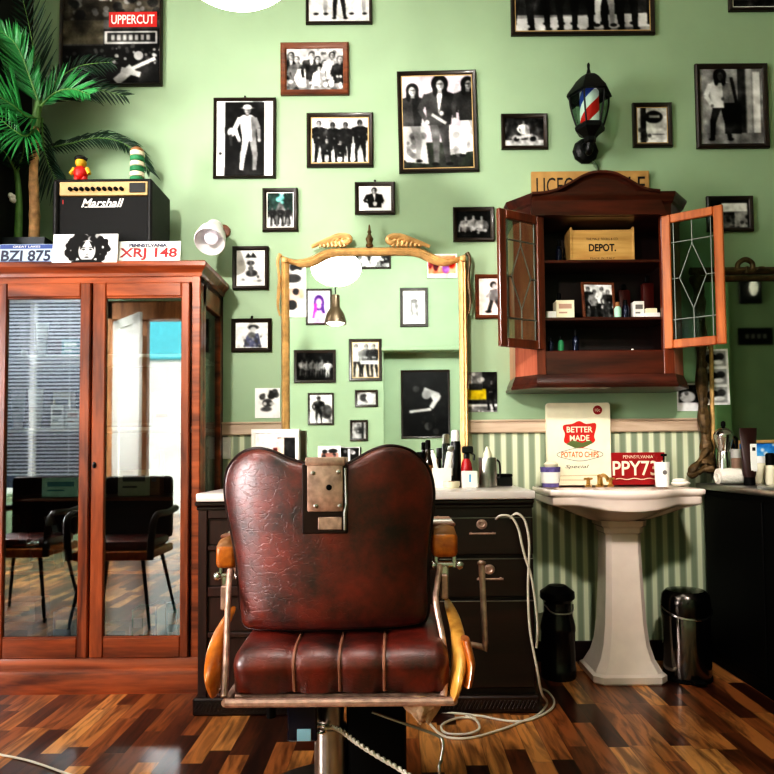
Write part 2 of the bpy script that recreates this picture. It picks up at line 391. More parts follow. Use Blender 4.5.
# ------------------------------------------------------------------ painted prints
class Cv:
    """a small painted picture; u runs right, v runs down, both 0..1"""
    def __init__(s, w, h, asp, bg=.8, seed=1):
        s.w, s.h, s.k = w, h, asp      # asp = height / width of the real print
        s.U, s.V = np.meshgrid((np.arange(w) + .5) / w, (np.arange(h) + .5) / h)
        s.a = np.zeros((h, w, 3)); s.rng = np.random.default_rng(seed); s.a[:] = s.col(bg)
    def col(s, c): return np.array([c, c, c] if isinstance(c, (int, float)) else [x / 255 for x in c])
    def put(s, mask, c, op=1.0):
        m = np.clip(mask, 0, 1)[..., None] * op; s.a = s.a * (1 - m) + s.col(c) * m; return s
    def ell(s, u, v, ru, rv, c, rot=0, op=1.0):
        du, dv = (s.U - u) / s.k, (s.V - v); ru = ru / s.k
        ca, sa = math.cos(rot), math.sin(rot); x = (du * ca + dv * sa) / ru; y = (-du * sa + dv * ca) / rv
        d = np.sqrt(x * x + y * y); px = 1.2 / (s.h * min(ru, rv))
        return s.put((1 - d) / px + .5, c, op)
    def poly(s, pts, c, op=1.0):
        acc = np.zeros_like(s.U)
        for ox, oy in ((-.25, -.25), (.25, -.25), (-.25, .25), (.25, .25)):
            U, V = s.U + ox / s.w, s.V + oy / s.h; ins = np.zeros(U.shape, bool); n = len(pts)
            for i in range(n):
                (x0, y0), (x1, y1) = pts[i], pts[(i + 1) % n]
                if y0 == y1: continue
                c_ = ((y0 > V) != (y1 > V)) & (U < (x1 - x0) * (V - y0) / (y1 - y0) + x0); ins ^= c_
            acc += ins
        return s.put(acc / 4, c, op)
    def box(s, u0, v0, u1, v1, c, op=1.0): return s.poly([(u0, v0), (u1, v0), (u1, v1), (u0, v1)], c, op)
    def limb(s, p, q, wd, c, wq=None):
        x0, y0 = p; x1, y1 = q; wq = wd if wq is None else wq
        dx, dy = (x1 - x0) / s.k, y1 - y0; l = math.hypot(dx, dy) or 1; nx, ny = -dy / l, dx / l
        return s.poly([(x0 + nx * wd * s.k, y0 + ny * wd), (x1 + nx * wq * s.k, y1 + ny * wq), (x1 - nx * wq * s.k, y1 - ny * wq), (x0 - nx * wd * s.k, y0 - ny * wd)], c)
    def grad(s, v0, c0, v1, c1):
        t = np.clip((s.V - v0) / (v1 - v0), 0, 1)[..., None]; s.a = s.col(c0) * (1 - t) + s.col(c1) * t; return s
    def blot(s, n, c, size=.03, area=(0, 0, 1, 1), op=.8):
        for _ in range(n):
            u, v = s.rng.uniform(area[0], area[2]), s.rng.uniform(area[1], area[3]); z = size * s.rng.uniform(.5, 1.3)
            s.ell(u, v, z * s.k, z, c, s.rng.uniform(0, 3), op)
        return s
    def noise(s, amt=.04, cell=3):
        for z, q in ((max(4, s.h // 6), 1.6), (max(3, s.h // 14), 1.3), (1, .5)):
            n = s.rng.normal(0, 1, (z and s.h // z + 3, s.w // z + 3)); yy = np.linspace(0, s.h / z, s.h); xx = np.linspace(0, s.w / z, s.w)
            y0, x0 = yy.astype(int), xx.astype(int); fy, fx = (yy - y0)[:, None], (xx - x0)[None]
            v = (n[y0][:, x0] * (1 - fy) + n[y0 + 1][:, x0] * fy) * (1 - fx) + (n[y0][:, x0 + 1] * (1 - fy) + n[y0 + 1][:, x0 + 1] * fy) * fx
            s.a = s.a + (v * amt * q)[..., None]
        s.a = np.clip(s.a, .01, 1); return s
    def man(s, x, y, h, top=.25, leg=.2, sk=.78, hr=.08, wd=1.0, arm=None, step=.03, hair=1.0, legs=True, hat=None, shirt=None):
        k = s.k * h; r = s.rng; arm = top if arm is None else arm; sc = lambda c, m: c * m if isinstance(c, (int, float)) else tuple(v * m for v in c)
        ln = r.uniform(-.03, .03) * k; hx = x + ln
        if legs:
            for sg in (-1, 1):
                kn = x + sg * (.045 + step + r.uniform(-.015, .03)) * k; ft = kn + r.uniform(-.03, .03) * k
                s.limb((x + sg * .045 * k, y + .48 * h), (kn, y + .72 * h), .052 * h * wd, leg if sg < 0 else sc(leg, .75), .04 * h); s.limb((kn, y + .7 * h), (ft, y + .96 * h), .041 * h, leg if sg < 0 else sc(leg, .75), .026 * h)
                s.ell(ft + sg * .012 * k, y + .972 * h, .04 * k, .02 * h, .07)
        s.poly([(x + ln - .06 * k, y + .145 * h), (x + ln + .06 * k, y + .145 * h), (x + ln + .125 * k * wd, y + .185 * h), (x + ln * .5 + .115 * k * wd, y + .34 * h), (x + .1 * k * wd, y + .53 * h), (x - .1 * k * wd, y + .53 * h), (x + ln * .5 - .115 * k * wd, y + .34 * h), (x + ln - .125 * k * wd, y + .185 * h)], top)
        s.poly([(x + .02 * k, y + .16 * h), (x + ln + .125 * k * wd, y + .185 * h), (x + .1 * k * wd, y + .53 * h), (x + .04 * k, y + .53 * h)], sc(top, .55), .8)
        if shirt is not None: s.poly([(hx - .035 * k, y + .15 * h), (hx + .035 * k, y + .15 * h), (x, y + .4 * h)], shirt)
        for sg in (-1, 1):
            e = (x + ln + sg * (.15 + r.uniform(-.01, .04)) * k * wd, y + (.35 + r.uniform(-.02, .02)) * h); q = r.uniform()
            hd = (x + sg * .03 * k, y + .4 * h) if q < .35 else (x + sg * .1 * k * wd, y + .5 * h) if q < .7 else (x + sg * .15 * k * wd, y + .52 * h)
            c = sc(arm, 1.1 if sg < 0 else .7); s.limb((x + ln + sg * .11 * k * wd, y + .19 * h), e, .034 * h, c); s.limb(e, hd, .03 * h, c, .022 * h); s.ell(hd[0], hd[1], .024 * k, .026 * h, sk)
        s.ell(hx, y + .068 * h, .06 * k * hair, .068 * h * hair, hr)
        if hair > 1.2: s.ell(hx - .05 * k, y + .14 * h, .03 * k, .07 * h, hr); s.ell(hx + .05 * k, y + .14 * h, .03 * k, .07 * h, hr)
        s.limb((hx, y + .1 * h), (hx, y + .17 * h), .024 * h, sc(sk, .7))
        s.ell(hx + r.uniform(-.01, .01) * k, y + .08 * h, .042 * k, .056 * h, sk); s.ell(hx + .025 * k, y + .085 * h, .02 * k, .045 * h, sc(sk, .5), 0, .7)
        s.ell(hx, y + .068 * h, .03 * k, .01 * h, .15, 0, .6); s.ell(hx, y + .108 * h, .016 * k, .007 * h, .25, 0, .5)
        if hat is not None: s.ell(hx, y + .028 * h, .06 * k, .034 * h, hat); s.ell(hx, y + .045 * h, .08 * k, .012 * h, hat)
        return s
    def finish(s):
        a = np.pad(s.a, ((1, 1), (1, 1), (0, 0)), 'edge')
        b = (a[1:-1, 1:-1] * 4 + (a[:-2, 1:-1] + a[2:, 1:-1] + a[1:-1, :-2] + a[1:-1, 2:]) * 1.2) / 8.8
        b = b + .35 * (b * b * (3 - 2 * b) - b) * 1.6
        s.a = np.clip(b, .008, .97); return s
    def face(s, u, v, r, hr=.06, sk=.85, curly=True):
        k = s.k
        s.ell(u, v - .1 * r, .95 * r * k, 1.0 * r, hr)
        if curly:
            for i in range(60):
                a = -4.0 + 4.9 * ((i % 30) / 29) + s.rng.uniform(-.06, .06); q = r * (s.rng.uniform(.92, 1.12) if i < 30 else s.rng.uniform(.6, .85))
                s.ell(u + math.cos(a) * q * k * 1.25, v - .15 * r + math.sin(a) * q * .95 + .15 * r, .2 * r * k, .19 * r, hr if s.rng.uniform() < .93 else .6)
        s.ell(u, v + .18 * r, .56 * r * k, .74 * r, sk)
        s.poly([(u - .5 * r * k, v - .35 * r), (u - .1 * r * k, v - .5 * r), (u - .45 * r * k, v + .15 * r)], hr); s.poly([(u + .5 * r * k, v - .35 * r), (u + .1 * r * k, v - .5 * r), (u + .45 * r * k, v + .15 * r)], hr)
        for sg in (-1, 1):
            s.ell(u + sg * .23 * r * k, v + .1 * r, .12 * r * k, .055 * r, .12); s.ell(u + sg * .23 * r * k, v - .04 * r, .16 * r * k, .035 * r, .15)
        s.limb((u + .03 * r * k, v + .1 * r), (u + .06 * r * k, v + .42 * r), .02 * r, .45); s.ell(u, v + .43 * r, .09 * r * k, .04 * r, .35)
        s.ell(u, v + .62 * r, .17 * r * k, .055 * r, .2)
        return s

def print_mesh(name, cv, c, w, h, facing, parent, back=0.0):
    """a flat print carrying the painted colours; c is its centre, facing -1 looks at the room from the far wall"""
    cv.finish(); W, H = cv.w, cv.h; me = bpy.data.meshes.new(name)
    off = top(parent).location if parent is not None else Vector(c)
    xs = (np.arange(W) / (W - 1) - .5) * w + c[0] - off[0]; zs = (.5 - np.arange(H) / (H - 1)) * h + c[2] - off[2]
    Xg, Zg = np.meshgrid(xs, zs); co = np.stack([Xg, np.full_like(Xg, c[1] - off[1]), Zg], -1).reshape(-1, 3)
    idx = np.arange(W * H).reshape(H, W); a, b, d, e = idx[:-1, :-1], idx[:-1, 1:], idx[1:, 1:], idx[1:, :-1]
    q = np.stack([a, e, d, b] if facing < 0 else [a, b, d, e], -1).reshape(-1, 4)
    me.from_pydata(co.tolist(), [], q.tolist())
    at = me.color_attributes.new('Col', 'FLOAT_COLOR', 'POINT')
    srgb = cv.a.reshape(-1, 3); li = np.where(srgb <= .04045, srgb / 12.92, ((srgb + .055) / 1.055) ** 2.4)
    at.data.foreach_set('color', np.concatenate([li, np.ones((len(li), 1))], 1).astype(np.float32).ravel())
    me.materials.append(M['print']); me.update()
    o = bpy.data.objects.new(name, me); C.objects.link(o)
    if parent is not None: o.parent = parent
    else: o.location = off
    return o

def ring4(c, w, h, y): return [Vector((c[0] + sx * w / 2, y, c[2] + sz * h / 2)) for sx, sz in ((-1, -1), (1, -1), (1, 1), (-1, 1))]
def framed(px, label, painter, bw=4, mount=None, mw=0, wallY=None, facing=-1, frame='frame', tilt=0, group=None, seed=1, res=1.25, depth=.022, hook=False, name='framed_photo', refl=False):
    """px: outer box in the photograph; bw: frame width and mw: mount width in pixels"""
    Y = WALL if wallY is None else wallY
    if refl:
        c, w, h = rect(*px, 2 * MIR - Y); c = Vector((c.x, Y, c.z))
    else: c, w, h = rect(*px, Y)
    pxm = w / (px[2] - px[0]); b = bw * pxm; mm = mw * pxm
    t = thing(name, label, 'picture', c, group)
    f = facing; y0 = Y; mb = MB()
    mb.loft([ring4(c, w, h, y0), ring4(c, w, h, y0 + f * depth * .75), ring4(c, w - b * .5, h - b * .5, y0 + f * depth), ring4(c, w - b * 1.4, h - b * 1.4, y0 + f * depth * .8), ring4(c, w - 2 * b, h - 2 * b, y0 + f * depth * .35)], 0)
    mb.add(ring4(c, w - 2 * b, h - 2 * b, y0 + f * depth * .2), [(0, 1, 2, 3)], 0)
    if hook: mb.cyl((c.x, y0 + f * .004, c.z + h / 2), (c.x, y0 + f * .004, c.z + h / 2 + .014), .006, n=8)
    mb.build('frame', M[frame], t)
    iw, ih = w - 2 * b, h - 2 * b
    if mount:
        MB().loft([ring4(c, iw, ih, y0 + f * depth * .45), ring4(c, iw - 2 * mm, ih - 2 * mm, y0 + f * depth * .45), ring4(c, iw - 2 * mm, ih - 2 * mm, y0 + f * depth * .36)], 0).build('mount', M[mount], t)
        iw -= 2 * mm; ih -= 2 * mm
    W, H = max(8, int(iw / pxm * res)), max(8, int(ih / pxm * res))
    cv = Cv(W, H, ih / iw, .8, seed); painter(cv)
    print_mesh('photo', cv, (c.x, y0 + f * depth * .38, c.z), iw * 1.01, ih * 1.01, f, t)
    t.rotation_euler = (0, R(tilt), 0)
    return t
# ------------------------------------------------------------------ the room
CEIL = 4.2
RX, LX = 6.0, -5.7
CORNER = -1.9
def struct(name, mb, m, angle=35):
    return tag(mb.build(name, m, None, angle), kind='structure')
struct('floor', MB().box((LX - .2, BACK - 4.5, -.1), (RX + .2, WALL + .2, 0)), M['floor'])
struct('ceiling', MB().box((LX - .2, BACK - .4, CEIL), (RX + .2, WALL + .2, CEIL + .1)), M['ceiling'])
RZ0, RZ1 = 1.158, 1.222     # wooden rail on the photo wall
struct('wall_back', MB().box((CORNER, WALL, RZ0), (RX + .2, WALL + .15, CEIL)), M['wall'])
struct('wall_back_lower', MB().box((CORNER, WALL, 0), (RX + .2, WALL + .15, RZ0)), M['stripes'])
rl = MB().box((CORNER + .002, WALL - .022, RZ0), (RX, WALL, RZ1), .006).box((CORNER + .002, WALL - .03, RZ1 - .008), (RX, WALL, RZ1 + .004), .003)
struct('trim_1', rl, M['rail'])
struct('baseboard_back', MB().box((CORNER + .002, WALL - .015, 0), (RX, WALL, .1), .004), M['darkwood'])
struct('wall_left_return', MB().box((CORNER - .12, 3.08, 0), (CORNER, WALL + .15, CEIL)).box((LX, 3.08, 0), (CORNER - .12, 3.2, CEIL)), M['dark_wall'])
struct('wall_left', MB().box((LX - .15, BACK - .3, 0), (LX, 3.2, CEIL)), M['wall'])
struct('wall_right', MB().box((RX, BACK - .3, 0), (RX + .15, WALL + .15, CEIL)), M['wall'])
# pale pilaster on the wall behind the camera that the right mirror shows
struct('trim_2', MB().box((P(712, 340, 2 * MIR - BACK).x, BACK, 0), (P(727, 340, 2 * MIR - BACK).x, BACK + .06, CEIL), .004), M['wall_pale'])
# wall behind the camera: window and street door on the left, a shallow niche on the right
WX0, WX1, WZ0, WZ1 = -5.2, -3.72, .62, 3.05
DX0, DX1, DZ1 = -3.5, -2.5, 2.95
NX0, NX1, NZ1 = -.16, 1.62, 2.42
T = .3
fw = MB()
fw.box((LX - .15, BACK - T, 0), (WX0, BACK, CEIL)).box((WX0, BACK - T, 0), (WX1, BACK, WZ0)).box((WX0, BACK - T, WZ1), (WX1, BACK, CEIL))
fw.box((WX1, BACK - T, 0), (DX0, BACK, CEIL)).box((DX0, BACK - T, DZ1), (DX1, BACK, CEIL)).box((DX1, BACK - T, 0), (NX0, BACK, CEIL))
fw.box((NX0, BACK - T, NZ1), (NX1, BACK, CEIL)).box((NX0, BACK - T, 0), (NX1, BACK - .24, NZ1)).box((NX1, BACK - T, 0), (RX + .15, BACK, CEIL))
struct('wall_front', fw, M['wall'])
struct('trim_3', MB().box((NX0 - .02, BACK, NZ1), (NX1 + .02, BACK + .03, NZ1 + .05), .008), M['wall'])
wf = MB()
for a, b in (((WX0, WZ0), (WX0 + .07, WZ1)), ((WX1 - .07, WZ0), (WX1, WZ1)), ((WX0, WZ0), (WX1, WZ0 + .07)), ((WX0, WZ1 - .07), (WX1, WZ1)), (((WX0 + WX1) / 2 - .03, WZ0), ((WX0 + WX1) / 2 + .03, WZ1))):
    wf.box((a[0], BACK - .2, a[1]), (b[0], BACK - .12, b[1]), .006)
w1 = struct('window_1', wf, M['white'])
MB().box((WX0 + .06, BACK - .165, WZ0 + .06), (WX1 - .06, BACK - .16, WZ1 - .06)).build('pane', M['glass'], w1)
bl = MB()
z = WZ1 - .1
while z > .8:
    bl.box((WX0 + .06, BACK - .085, z), (WX1 - .06, BACK - .083, z + .026), rot=Matrix.Rotation(R(-38), 3, 'X')); z -= .044
bl.box((WX0 + .05, BACK - .1, WZ1 - .1), (WX1 - .05, BACK - .06, WZ1 - .06), .004)
for x in (WX0 + .25, WX1 - .25): bl.tube([(x, BACK - .07, WZ1 - .1), (x, BACK - .07, .8)], .004, 6)
tag(bl.build('window_blind', M['slat']), 'white slatted blind hanging in the street window seen in the cabinet glass', 'blind')
# street door: dark frame, white leaf standing open to the outside
df = MB().box((DX0, BACK - .22, 0), (DX0 + .06, BACK - .04, DZ1), .006).box((DX1 - .06, BACK - .22, 0), (DX1, BACK - .04, DZ1), .006).box((-3.13, BACK - .2, 0), (-3.04, BACK - .1, DZ1), .006).box((DX0, BACK - .22, DZ1 - .22), (DX1, BACK - .04, DZ1), .006)
d1 = struct('door_1', df, wood('tan_door_frame', (120, 74, 44), (190, 138, 92), 'Z', 8, .4, .2))
lf = MB(); lw, lh = .8, DZ1 - .26
for a, b in (((0, 0), (.2, lh)), ((lw - .2, 0), (lw, lh)), ((0, 0), (lw, .5)), ((0, lh - .11), (lw, lh))):
    lf.box((DX0 + .07 + a[0], BACK - .09, .01 + a[1]), (DX0 + .07 + b[0], BACK - .05, .01 + b[1]), .004)
lf.rotate(Matrix.Rotation(R(47), 3, 'Z'), (DX0 + .07, BACK - .07, 0))
lv = lf.build('leaf', M['white'], d1)
gp = MB().box((DX0 + .17, BACK - .073, .5), (DX0 + lw - .03, BACK - .067, lh - .1)); gp.rotate(Matrix.Rotation(R(47), 3, 'Z'), (DX0 + .07, BACK - .07, 0)); gp.build('panel', M['white'], lv)  # white panel in place of glass, standing for the bright glare on it
# the street outside
struct('street_pavement', MB().box((-9, BACK - 7.5, -.12), (3, BACK - 4.4, -.01)), mat('pavement', (205, 200, 190), .8))
ex = MB().box((-10, BACK - 7.9, -.2), (3, BACK - 7.5, 5.5))
struct('exterior_facade', ex, mat('pale_facade', (226, 224, 216), .8, var=.1, scale=3))
struct('exterior_house', MB().box((-14, BACK - 7.5, -.1), (-6.3, BACK - 7.1, 5.5)), mat('blue_grey_facade', (30, 36, 62), .8, var=.3, scale=2))
struct('exterior_shutter', MB().box((-5.75, BACK - 7.5, 3.3), (-4.7, BACK - 7.42, 4.3), .02), mat('turquoise_shutter', (90, 190, 200), .6))

# ------------------------------------------------------------------ light
def area(name, loc, aim, size, power, col=(1, 1, 1), size_y=None, spread=None):
    l = bpy.data.lights.new(name, 'AREA'); l.energy = power; l.color = col; l.size = size
    if size_y: l.shape = 'RECTANGLE'; l.size_y = size_y
    if spread: l.spread = R(spread)
    o = bpy.data.objects.new(name, l); C.objects.link(o); o.location = loc
    o.rotation_euler = (Vector(aim) - Vector(loc)).to_track_quat('-Z', 'Y').to_euler()
    return o
area('high_fill', (-3.4, .6, 4.1), (-.6, 3.0, .9), 1.6, 100, (1, .95, .92), 1.0)  # added lamp under the ceiling that brightens the floor and left side
area('side_fill', (-4.4, .1, 1.5), (-.4, 1.8, .9), 1.0, 190, (1, .94, .94), 1.8)  # unseen lamp added for the highlight on the chair back; no side window
area('ceiling_fill', (-.2, 1.6, 4.05), (-.1, 2.7, 0.9), 1.1, 12, (1, .95, .9))  # added overhead fill for the floor, no fixture there
area('back_room_fill', (-.3, .9, 4.05), (-.1, BACK, 1.6), 1.2, 60, (1, .98, .95))  # extra lamp that keeps the wall behind the camera from going dark
def spot(name, loc, aim, power, ang, blend, rad, col=(1, 1, 1)):
    l = bpy.data.lights.new(name, 'SPOT'); l.energy = power; l.spot_size = R(ang); l.spot_blend = blend; l.shadow_soft_size = rad; l.color = col
    o = bpy.data.objects.new(name, l); C.objects.link(o); o.location = loc
    o.rotation_euler = (Vector(aim) - Vector(loc)).to_track_quat('-Z', 'Y').to_euler()
spot('wall_fill', (-1.3, -.6, 2.7), (-.2, 3.5, 2.15), 560, 45, 1.0, .11, (1, .945, .90))  # invented spot: brightens the wall's middle, lets its edges fall off
spot('basin_fill', (.75, .7, 2.75), (1.22, 3.3, .92), 270, 33, 1.0, .1, (1, .93, .89))  # spot added to lift the sink and the things on it
spot('back_wall_fill', (.5, 2.2, 3.6), (-.1, BACK, 1.9), 640, 75, .8, .2, (1, .99, .97))  # added spot on the wall that the gold mirror reflects
spot('blind_fill', (-3.4, .9, 3.9), (-4.15, BACK, 1.7), 2200, 52, .8, .2, (.95, .97, 1))  # unseen spot added so the slats show bright in the cabinet glass
area('street_fill', (-4.5, BACK - 2.6, 4.6), (-4.4, BACK, 1.8), 2.2, 420, (.95, .98, 1))  # outdoor lamp added to brighten the blind from behind
sun = bpy.data.lights.new('street_sun', 'SUN'); sun.energy = 5; sun.angle = R(3)
so = bpy.data.objects.new('street_sun', sun); C.objects.link(so); so.rotation_euler = Vector((.35, -1, -.9)).to_track_quat('-Z', 'Y').to_euler()
w = bpy.data.worlds.new('sky'); scene.world = w; w.use_nodes = True
bg = w.node_tree.nodes['Background']; bg.inputs['Strength'].default_value = 3.6
sk = w.node_tree.nodes.new('ShaderNodeTexSky'); sk.sky_type = 'HOSEK_WILKIE'; sk.turbidity = 4; sk.sun_direction = (-.2, .6, .6)
mxx = w.node_tree.nodes.new('ShaderNodeMix'); mxx.data_type = 'RGBA'; mxx.inputs[0].default_value = .7; mxx.inputs[7].default_value = (.9, .95, 1, 1)
w.node_tree.links.new(sk.outputs[0], mxx.inputs[6]); w.node_tree.links.new(mxx.outputs[2], bg.inputs['Color'])
scene.view_settings.view_transform = 'Standard'
try: scene.view_settings.look = 'High Contrast'
except Exception as e_: print('LOOK', e_)
scene.view_settings.exposure = -0.08
scene.cycles.use_denoising = True
scene.cycles.max_bounces = 8
scene.cycles.transparent_max_bounces = 16
scene.cycles.caustics_reflective = False
scene.cycles.caustics_refractive = False
# ------------------------------------------------------------------ framed photographs on the wall
def uppercut(c):
    c.grad(0, .42, 1, .16); c.box(0, 0, 1, .3, (70, 66, 58)); c.blot(14, .5, .03, (.1, .0, .9, .3)); c.blot(10, .1, .05, (0, .05, 1, .3))
    c.man(.42, -.18, .5, .75, .15, legs=False); c.man(.8, -.2, .5, .2, .15, legs=False, shirt=.8)
    c.box(.0, .3, .42, .56, (92, 88, 76)); c.box(.42, .40, 1, .62, .12); c.box(.43, .42, .97, .56, .75); c.box(.46, .44, .95, .54, .18)
    for i in range(7): c.box(.50 + i * .06, .46, .535 + i * .06, .52, .6)
    c.box(0, .58, 1, 1, .07); c.blot(30, .35, .022, (0, .58, 1, .78)); c.blot(14, .75, .018, (.45, .58, 1, .8))
    c.limb((.55, .98), (.72, .82), .05, .75); c.limb((.72, .83), (.95, .72), .02, .8); c.ell(.78, .69, .05, .05, .7); c.limb((.6, .84), (.8, .9), .03, .7); c.noise(.05)
T1 = framed((61, -8, 163, 87), 'large dark poster with a red UPPERCUT band above the speaker', uppercut, bw=3, mount=None, seed=3, depth=.025)
lb = MB(); lc, lw_, lh_ = rect(109, 12, 157, 27, WALL - .012)
lb.box((lc.x - lw_ / 2, lc.y - .001, lc.z - lh_ / 2), (lc.x + lw_ / 2, lc.y, lc.z + lh_ / 2), m=0).text('UPPERCUT', (lc.x, lc.y - .0014, lc.z), lw_ * .9, lh_ * .62, 1, bold=.015)
lb.build('title_band', [M['red'], M['white']], T1)

def doorway(c):
    c.box(0, 0, 1, 1, .9); c.box(.16, .02, .84, 1, .08); c.blot(12, .16, .08, (.18, .05, .8, .95), .5); c.ell(.27, .42, .07, .06, .75); c.limb((.25, .45), (.27, .6), .02, .25); c.box(.0, .0, .14, 1, .92); c.ell(.08, .7, .03, .02, .25)
    c.man(.58, .06, .9, .82, .72, .7, .3, wd=.95, step=.015, hat=.88); c.noise(.03)
framed((214, 99, 276, 179), 'black-framed photo of a man in white leaning in a doorway', doorway, bw=3, tilt=.3, hook=True, seed=5)
def crowd(c):
    c.grad(0, .8, 1, .55); c.blot(30, .35, .07); 
    for i in range(8): c.man(.08 + i * .12, .08 + .1 * (i % 3), 1.25, [.2, .45, .85, .15][i % 4], .3, .8, [.1, .25][i % 2], legs=False, shirt=.8 if i % 3 == 0 else None)
    c.man(.56, .42, .9, .92, .3, .85, .15, legs=False); c.blot(10, .9, .05, (0, .7, 1, 1)); c.noise(.05)
framed((281, 44, 349, 96), 'reddish-brown framed photo of a dense group of people', crowd, bw=6, frame='framebrown', seed=6)
def three_top(c):
    c.box(0, 0, 1, 1, .82); c.man(.22, -.5, 1.35, .2, .85, .8, .1); c.man(.5, -.25, 1.2, .15, .2, .75, .1); c.man(.8, -.5, 1.35, .9, .8, .8, .15); c.noise(.04)
framed((306, -22, 372, 25), 'black-framed photo cut off by the photo top above the red-brown frame', three_top, bw=3, seed=7)
def four_men(c):
    c.box(0, 0, 1, 1, .82); c.blot(8, .6, .08, (0, .5, 1, 1), .5)
    for x, y, h in ((.15, .06, .95), (.38, .1, .9), (.62, .1, .9), (.86, .05, .95)): c.man(x, y, h, .1, .1, .55, .06, wd=1.35, step=.03)
    c.man(.26, .45, .7, .12, .1, .7, .06, legs=False); c.man(.52, .5, .7, .1, .1, .7, .06, legs=False); c.noise(.05)
framed((307, 114, 373, 168), 'black-framed photo of four dark-suited men with a pale inner line', four_men, bw=4, mount='mountgold', mw=1.2, seed=8)
def trio(c):
    c.grad(0, .84, .6, .75); c.a *= np.array([1, .96, 1.0]); c.box(0, .72, 1, 1, (52, 58, 50)); c.blot(10, .6, .03, (.6, .1, .8, .3), .4); c.blot(20, .2, .04, (0, .75, 1, 1), .5)
    c.poly([(0, .5), (.3, .48), (.36, .95), (0, .92)], .75); c.blot(10, .35, .04, (0, .5, .35, .9), .6); c.poly([(.66, .55), (1, .55), (1, .82), (.66, .86)], .86); c.blot(8, .5, .04, (.66, .55, 1, .85), .5)
    c.man(.12, .1, .84, .3, .75, .8, .12, hair=1.35, wd=1.25); c.man(.52, .03, .95, .28, .36, .78, .1, hair=1.55, wd=1.3, step=.0, shirt=.92); c.man(.95, .04, .85, .25, .85, .75, .1, hair=1.4, wd=1.2)
    c.limb((.42, .42), (.62, .52), .016, .7); c.noise(.04)
framed((398, 72, 477, 173), 'largest framed photo on the wall, three long-haired people in jackets', trio, bw=4, mount='mountgold', mw=1, tilt=-.9, seed=9)
def street_walk(c):
    c.grad(0, .75, .5, .4); c.blot(40, (30, 60, 54), .09, (0, 0, .4, .5)); c.blot(40, (30, 60, 54), .09, (.65, 0, 1, .5)); c.poly([(.45, .3), (.58, .3), (1, 1), (0, 1)], .42); c.blot(6, (150, 220, 215), .06, (.42, .05, .62, .3), .7)
    for i in range(5): c.poly([(.05 + i * .2, .7), (.13 + i * .2, .7), (.1 + i * .22, 1), (0 + i * .22, 1)], .85)
    for x in (.22, .5, .78): c.man(x, .42, .5, .1, .12, .5, .08, wd=1.3, step=.06)
    c.noise(.04)
framed((263, 189, 298, 232), 'small black-framed greenish photo of figures in a tree-lined street', street_walk, bw=4, mount='paper', mw=.8, seed=10)
def portrait_hands(c):
    c.box(0, 0, 1, 1, .9); c.man(.5, .08, 1.5, .08, .1, .75, .06, wd=1.6, hair=1.2, legs=False, shirt=.9); c.ell(.5, .72, .06, .09, .8); c.noise(.03)
framed((355, 183, 395, 215), 'small black-framed photo of a seated man in a black jacket', portrait_hands, bw=4, hook=True, seed=11)
def poster_figure(c):
    c.box(0, 0, 1, 1, .86); c.poly([(.3, .22), (.42, .08), (.5, .18), (.58, .06), (.72, .22)], .1)
    c.ell(.5, .36, .14, .07, .2); c.ell(.5, .5, .1, .06, .3); c.ell(.53, .64, .2, .1, .22); c.limb((.5, .3), (.52, .7), .03, .35); c.ell(.25, .82, .05, .03, .5); c.ell(.8, .85, .09, .03, .5); c.ell(.75, .74, .04, .04, .3); c.blot(8, .6, .03, (.1, .1, .9, .9), .4); c.noise(.03)
framed((233, 247, 269, 290), 'black-framed drawing with stacked dark shapes under the white spotlight', poster_figure, bw=4, seed=12)
def rider(c):
    c.box(0, 0, 1, 1, .88); c.ell(.55, .2, .17, .1, .2); c.ell(.55, .3, .1, .12, .7); c.poly([(.35, .5), (.7, .42), (.8, .95), (.25, .95)], (70, 74, 100)); c.ell(.5, .5, .12, .12, .35); c.blot(12, .25, .05, (.25, .5, .8, .95), .7); c.blot(6, .6, .04, (.4, .5, .75, .9), .6); c.noise(.04)
framed((232, 319, 272, 352), 'black-framed landscape photo of a crouching figure, left of the gold mirror', rider, bw=4, hook=True, seed=13)
def seated_group(c):
    c.box(0, 0, 1, 1, .07)
    for x in (.25, .5, .75): c.man(x, .15 + .1 * abs(x - .5), 1.1, .55, .3, .8, .1, wd=1.3, legs=False)
    c.blot(14, .75, .05, (.15, .5, .85, .8), .7); c.noise(.04)
framed((453, 208, 494, 242), 'dark framed photo of a pale seated group, right of the mirror top', seated_group, bw=4, seed=14, frame='frame')
def dancer(c):
    c.box(0, 0, 1, 1, (238, 226, 218)); c.ell(.56, .18, .13, .09, .15); c.ell(.6, .22, .08, .07, .7); c.poly([(.42, .32), (.72, .28), (.78, .62), (.4, .6)], .45); c.limb((.5, .6), (.38, .9), .05, .2); c.limb((.66, .6), (.85, .85), .05, .3); c.ell(.36, .9, .12, .04, .1); c.limb((.45, .38), (.3, .52), .03, .6); c.noise(.03)
framed((475, 275, 508, 319), 'brown-framed photo half hidden behind the left cabinet door', dancer, bw=4, frame='framebrown', seed=15)
def wide_band(c):
    c.grad(0, .3, 1, .12); c.box(0, .82, 1, 1, .5); c.poly([(0, .86), (1, .8), (1, .95), (0, 1)], .72)
    for i in range(9): c.man(.06 + i * .11, .02 + .06 * (i % 2), .92, [.1, .25, .15][i % 3], .08, .6, .06, wd=1.25)
    c.limb((.44, .25), (.43, .6), .09, (190, 40, 34)); c.man(.66, .08, .88, .85, .8, .8, .1); c.noise(.05)
framed((510, -62, 653, 36), 'widest framed photo at the top, a row of people one in red', wide_band, bw=4, mount='mountgold', mw=1, seed=16)
def dark_line(c):
    c.box(0, 0, 1, 1, .1); c.box(0, .8, 1, .86, .5); c.blot(20, .3, .05); c.noise(.05)
framed((727, -50, 800, 12), 'dark framed picture cut off at the top right corner', dark_line, bw=4, mount='paper', mw=.8, seed=17)
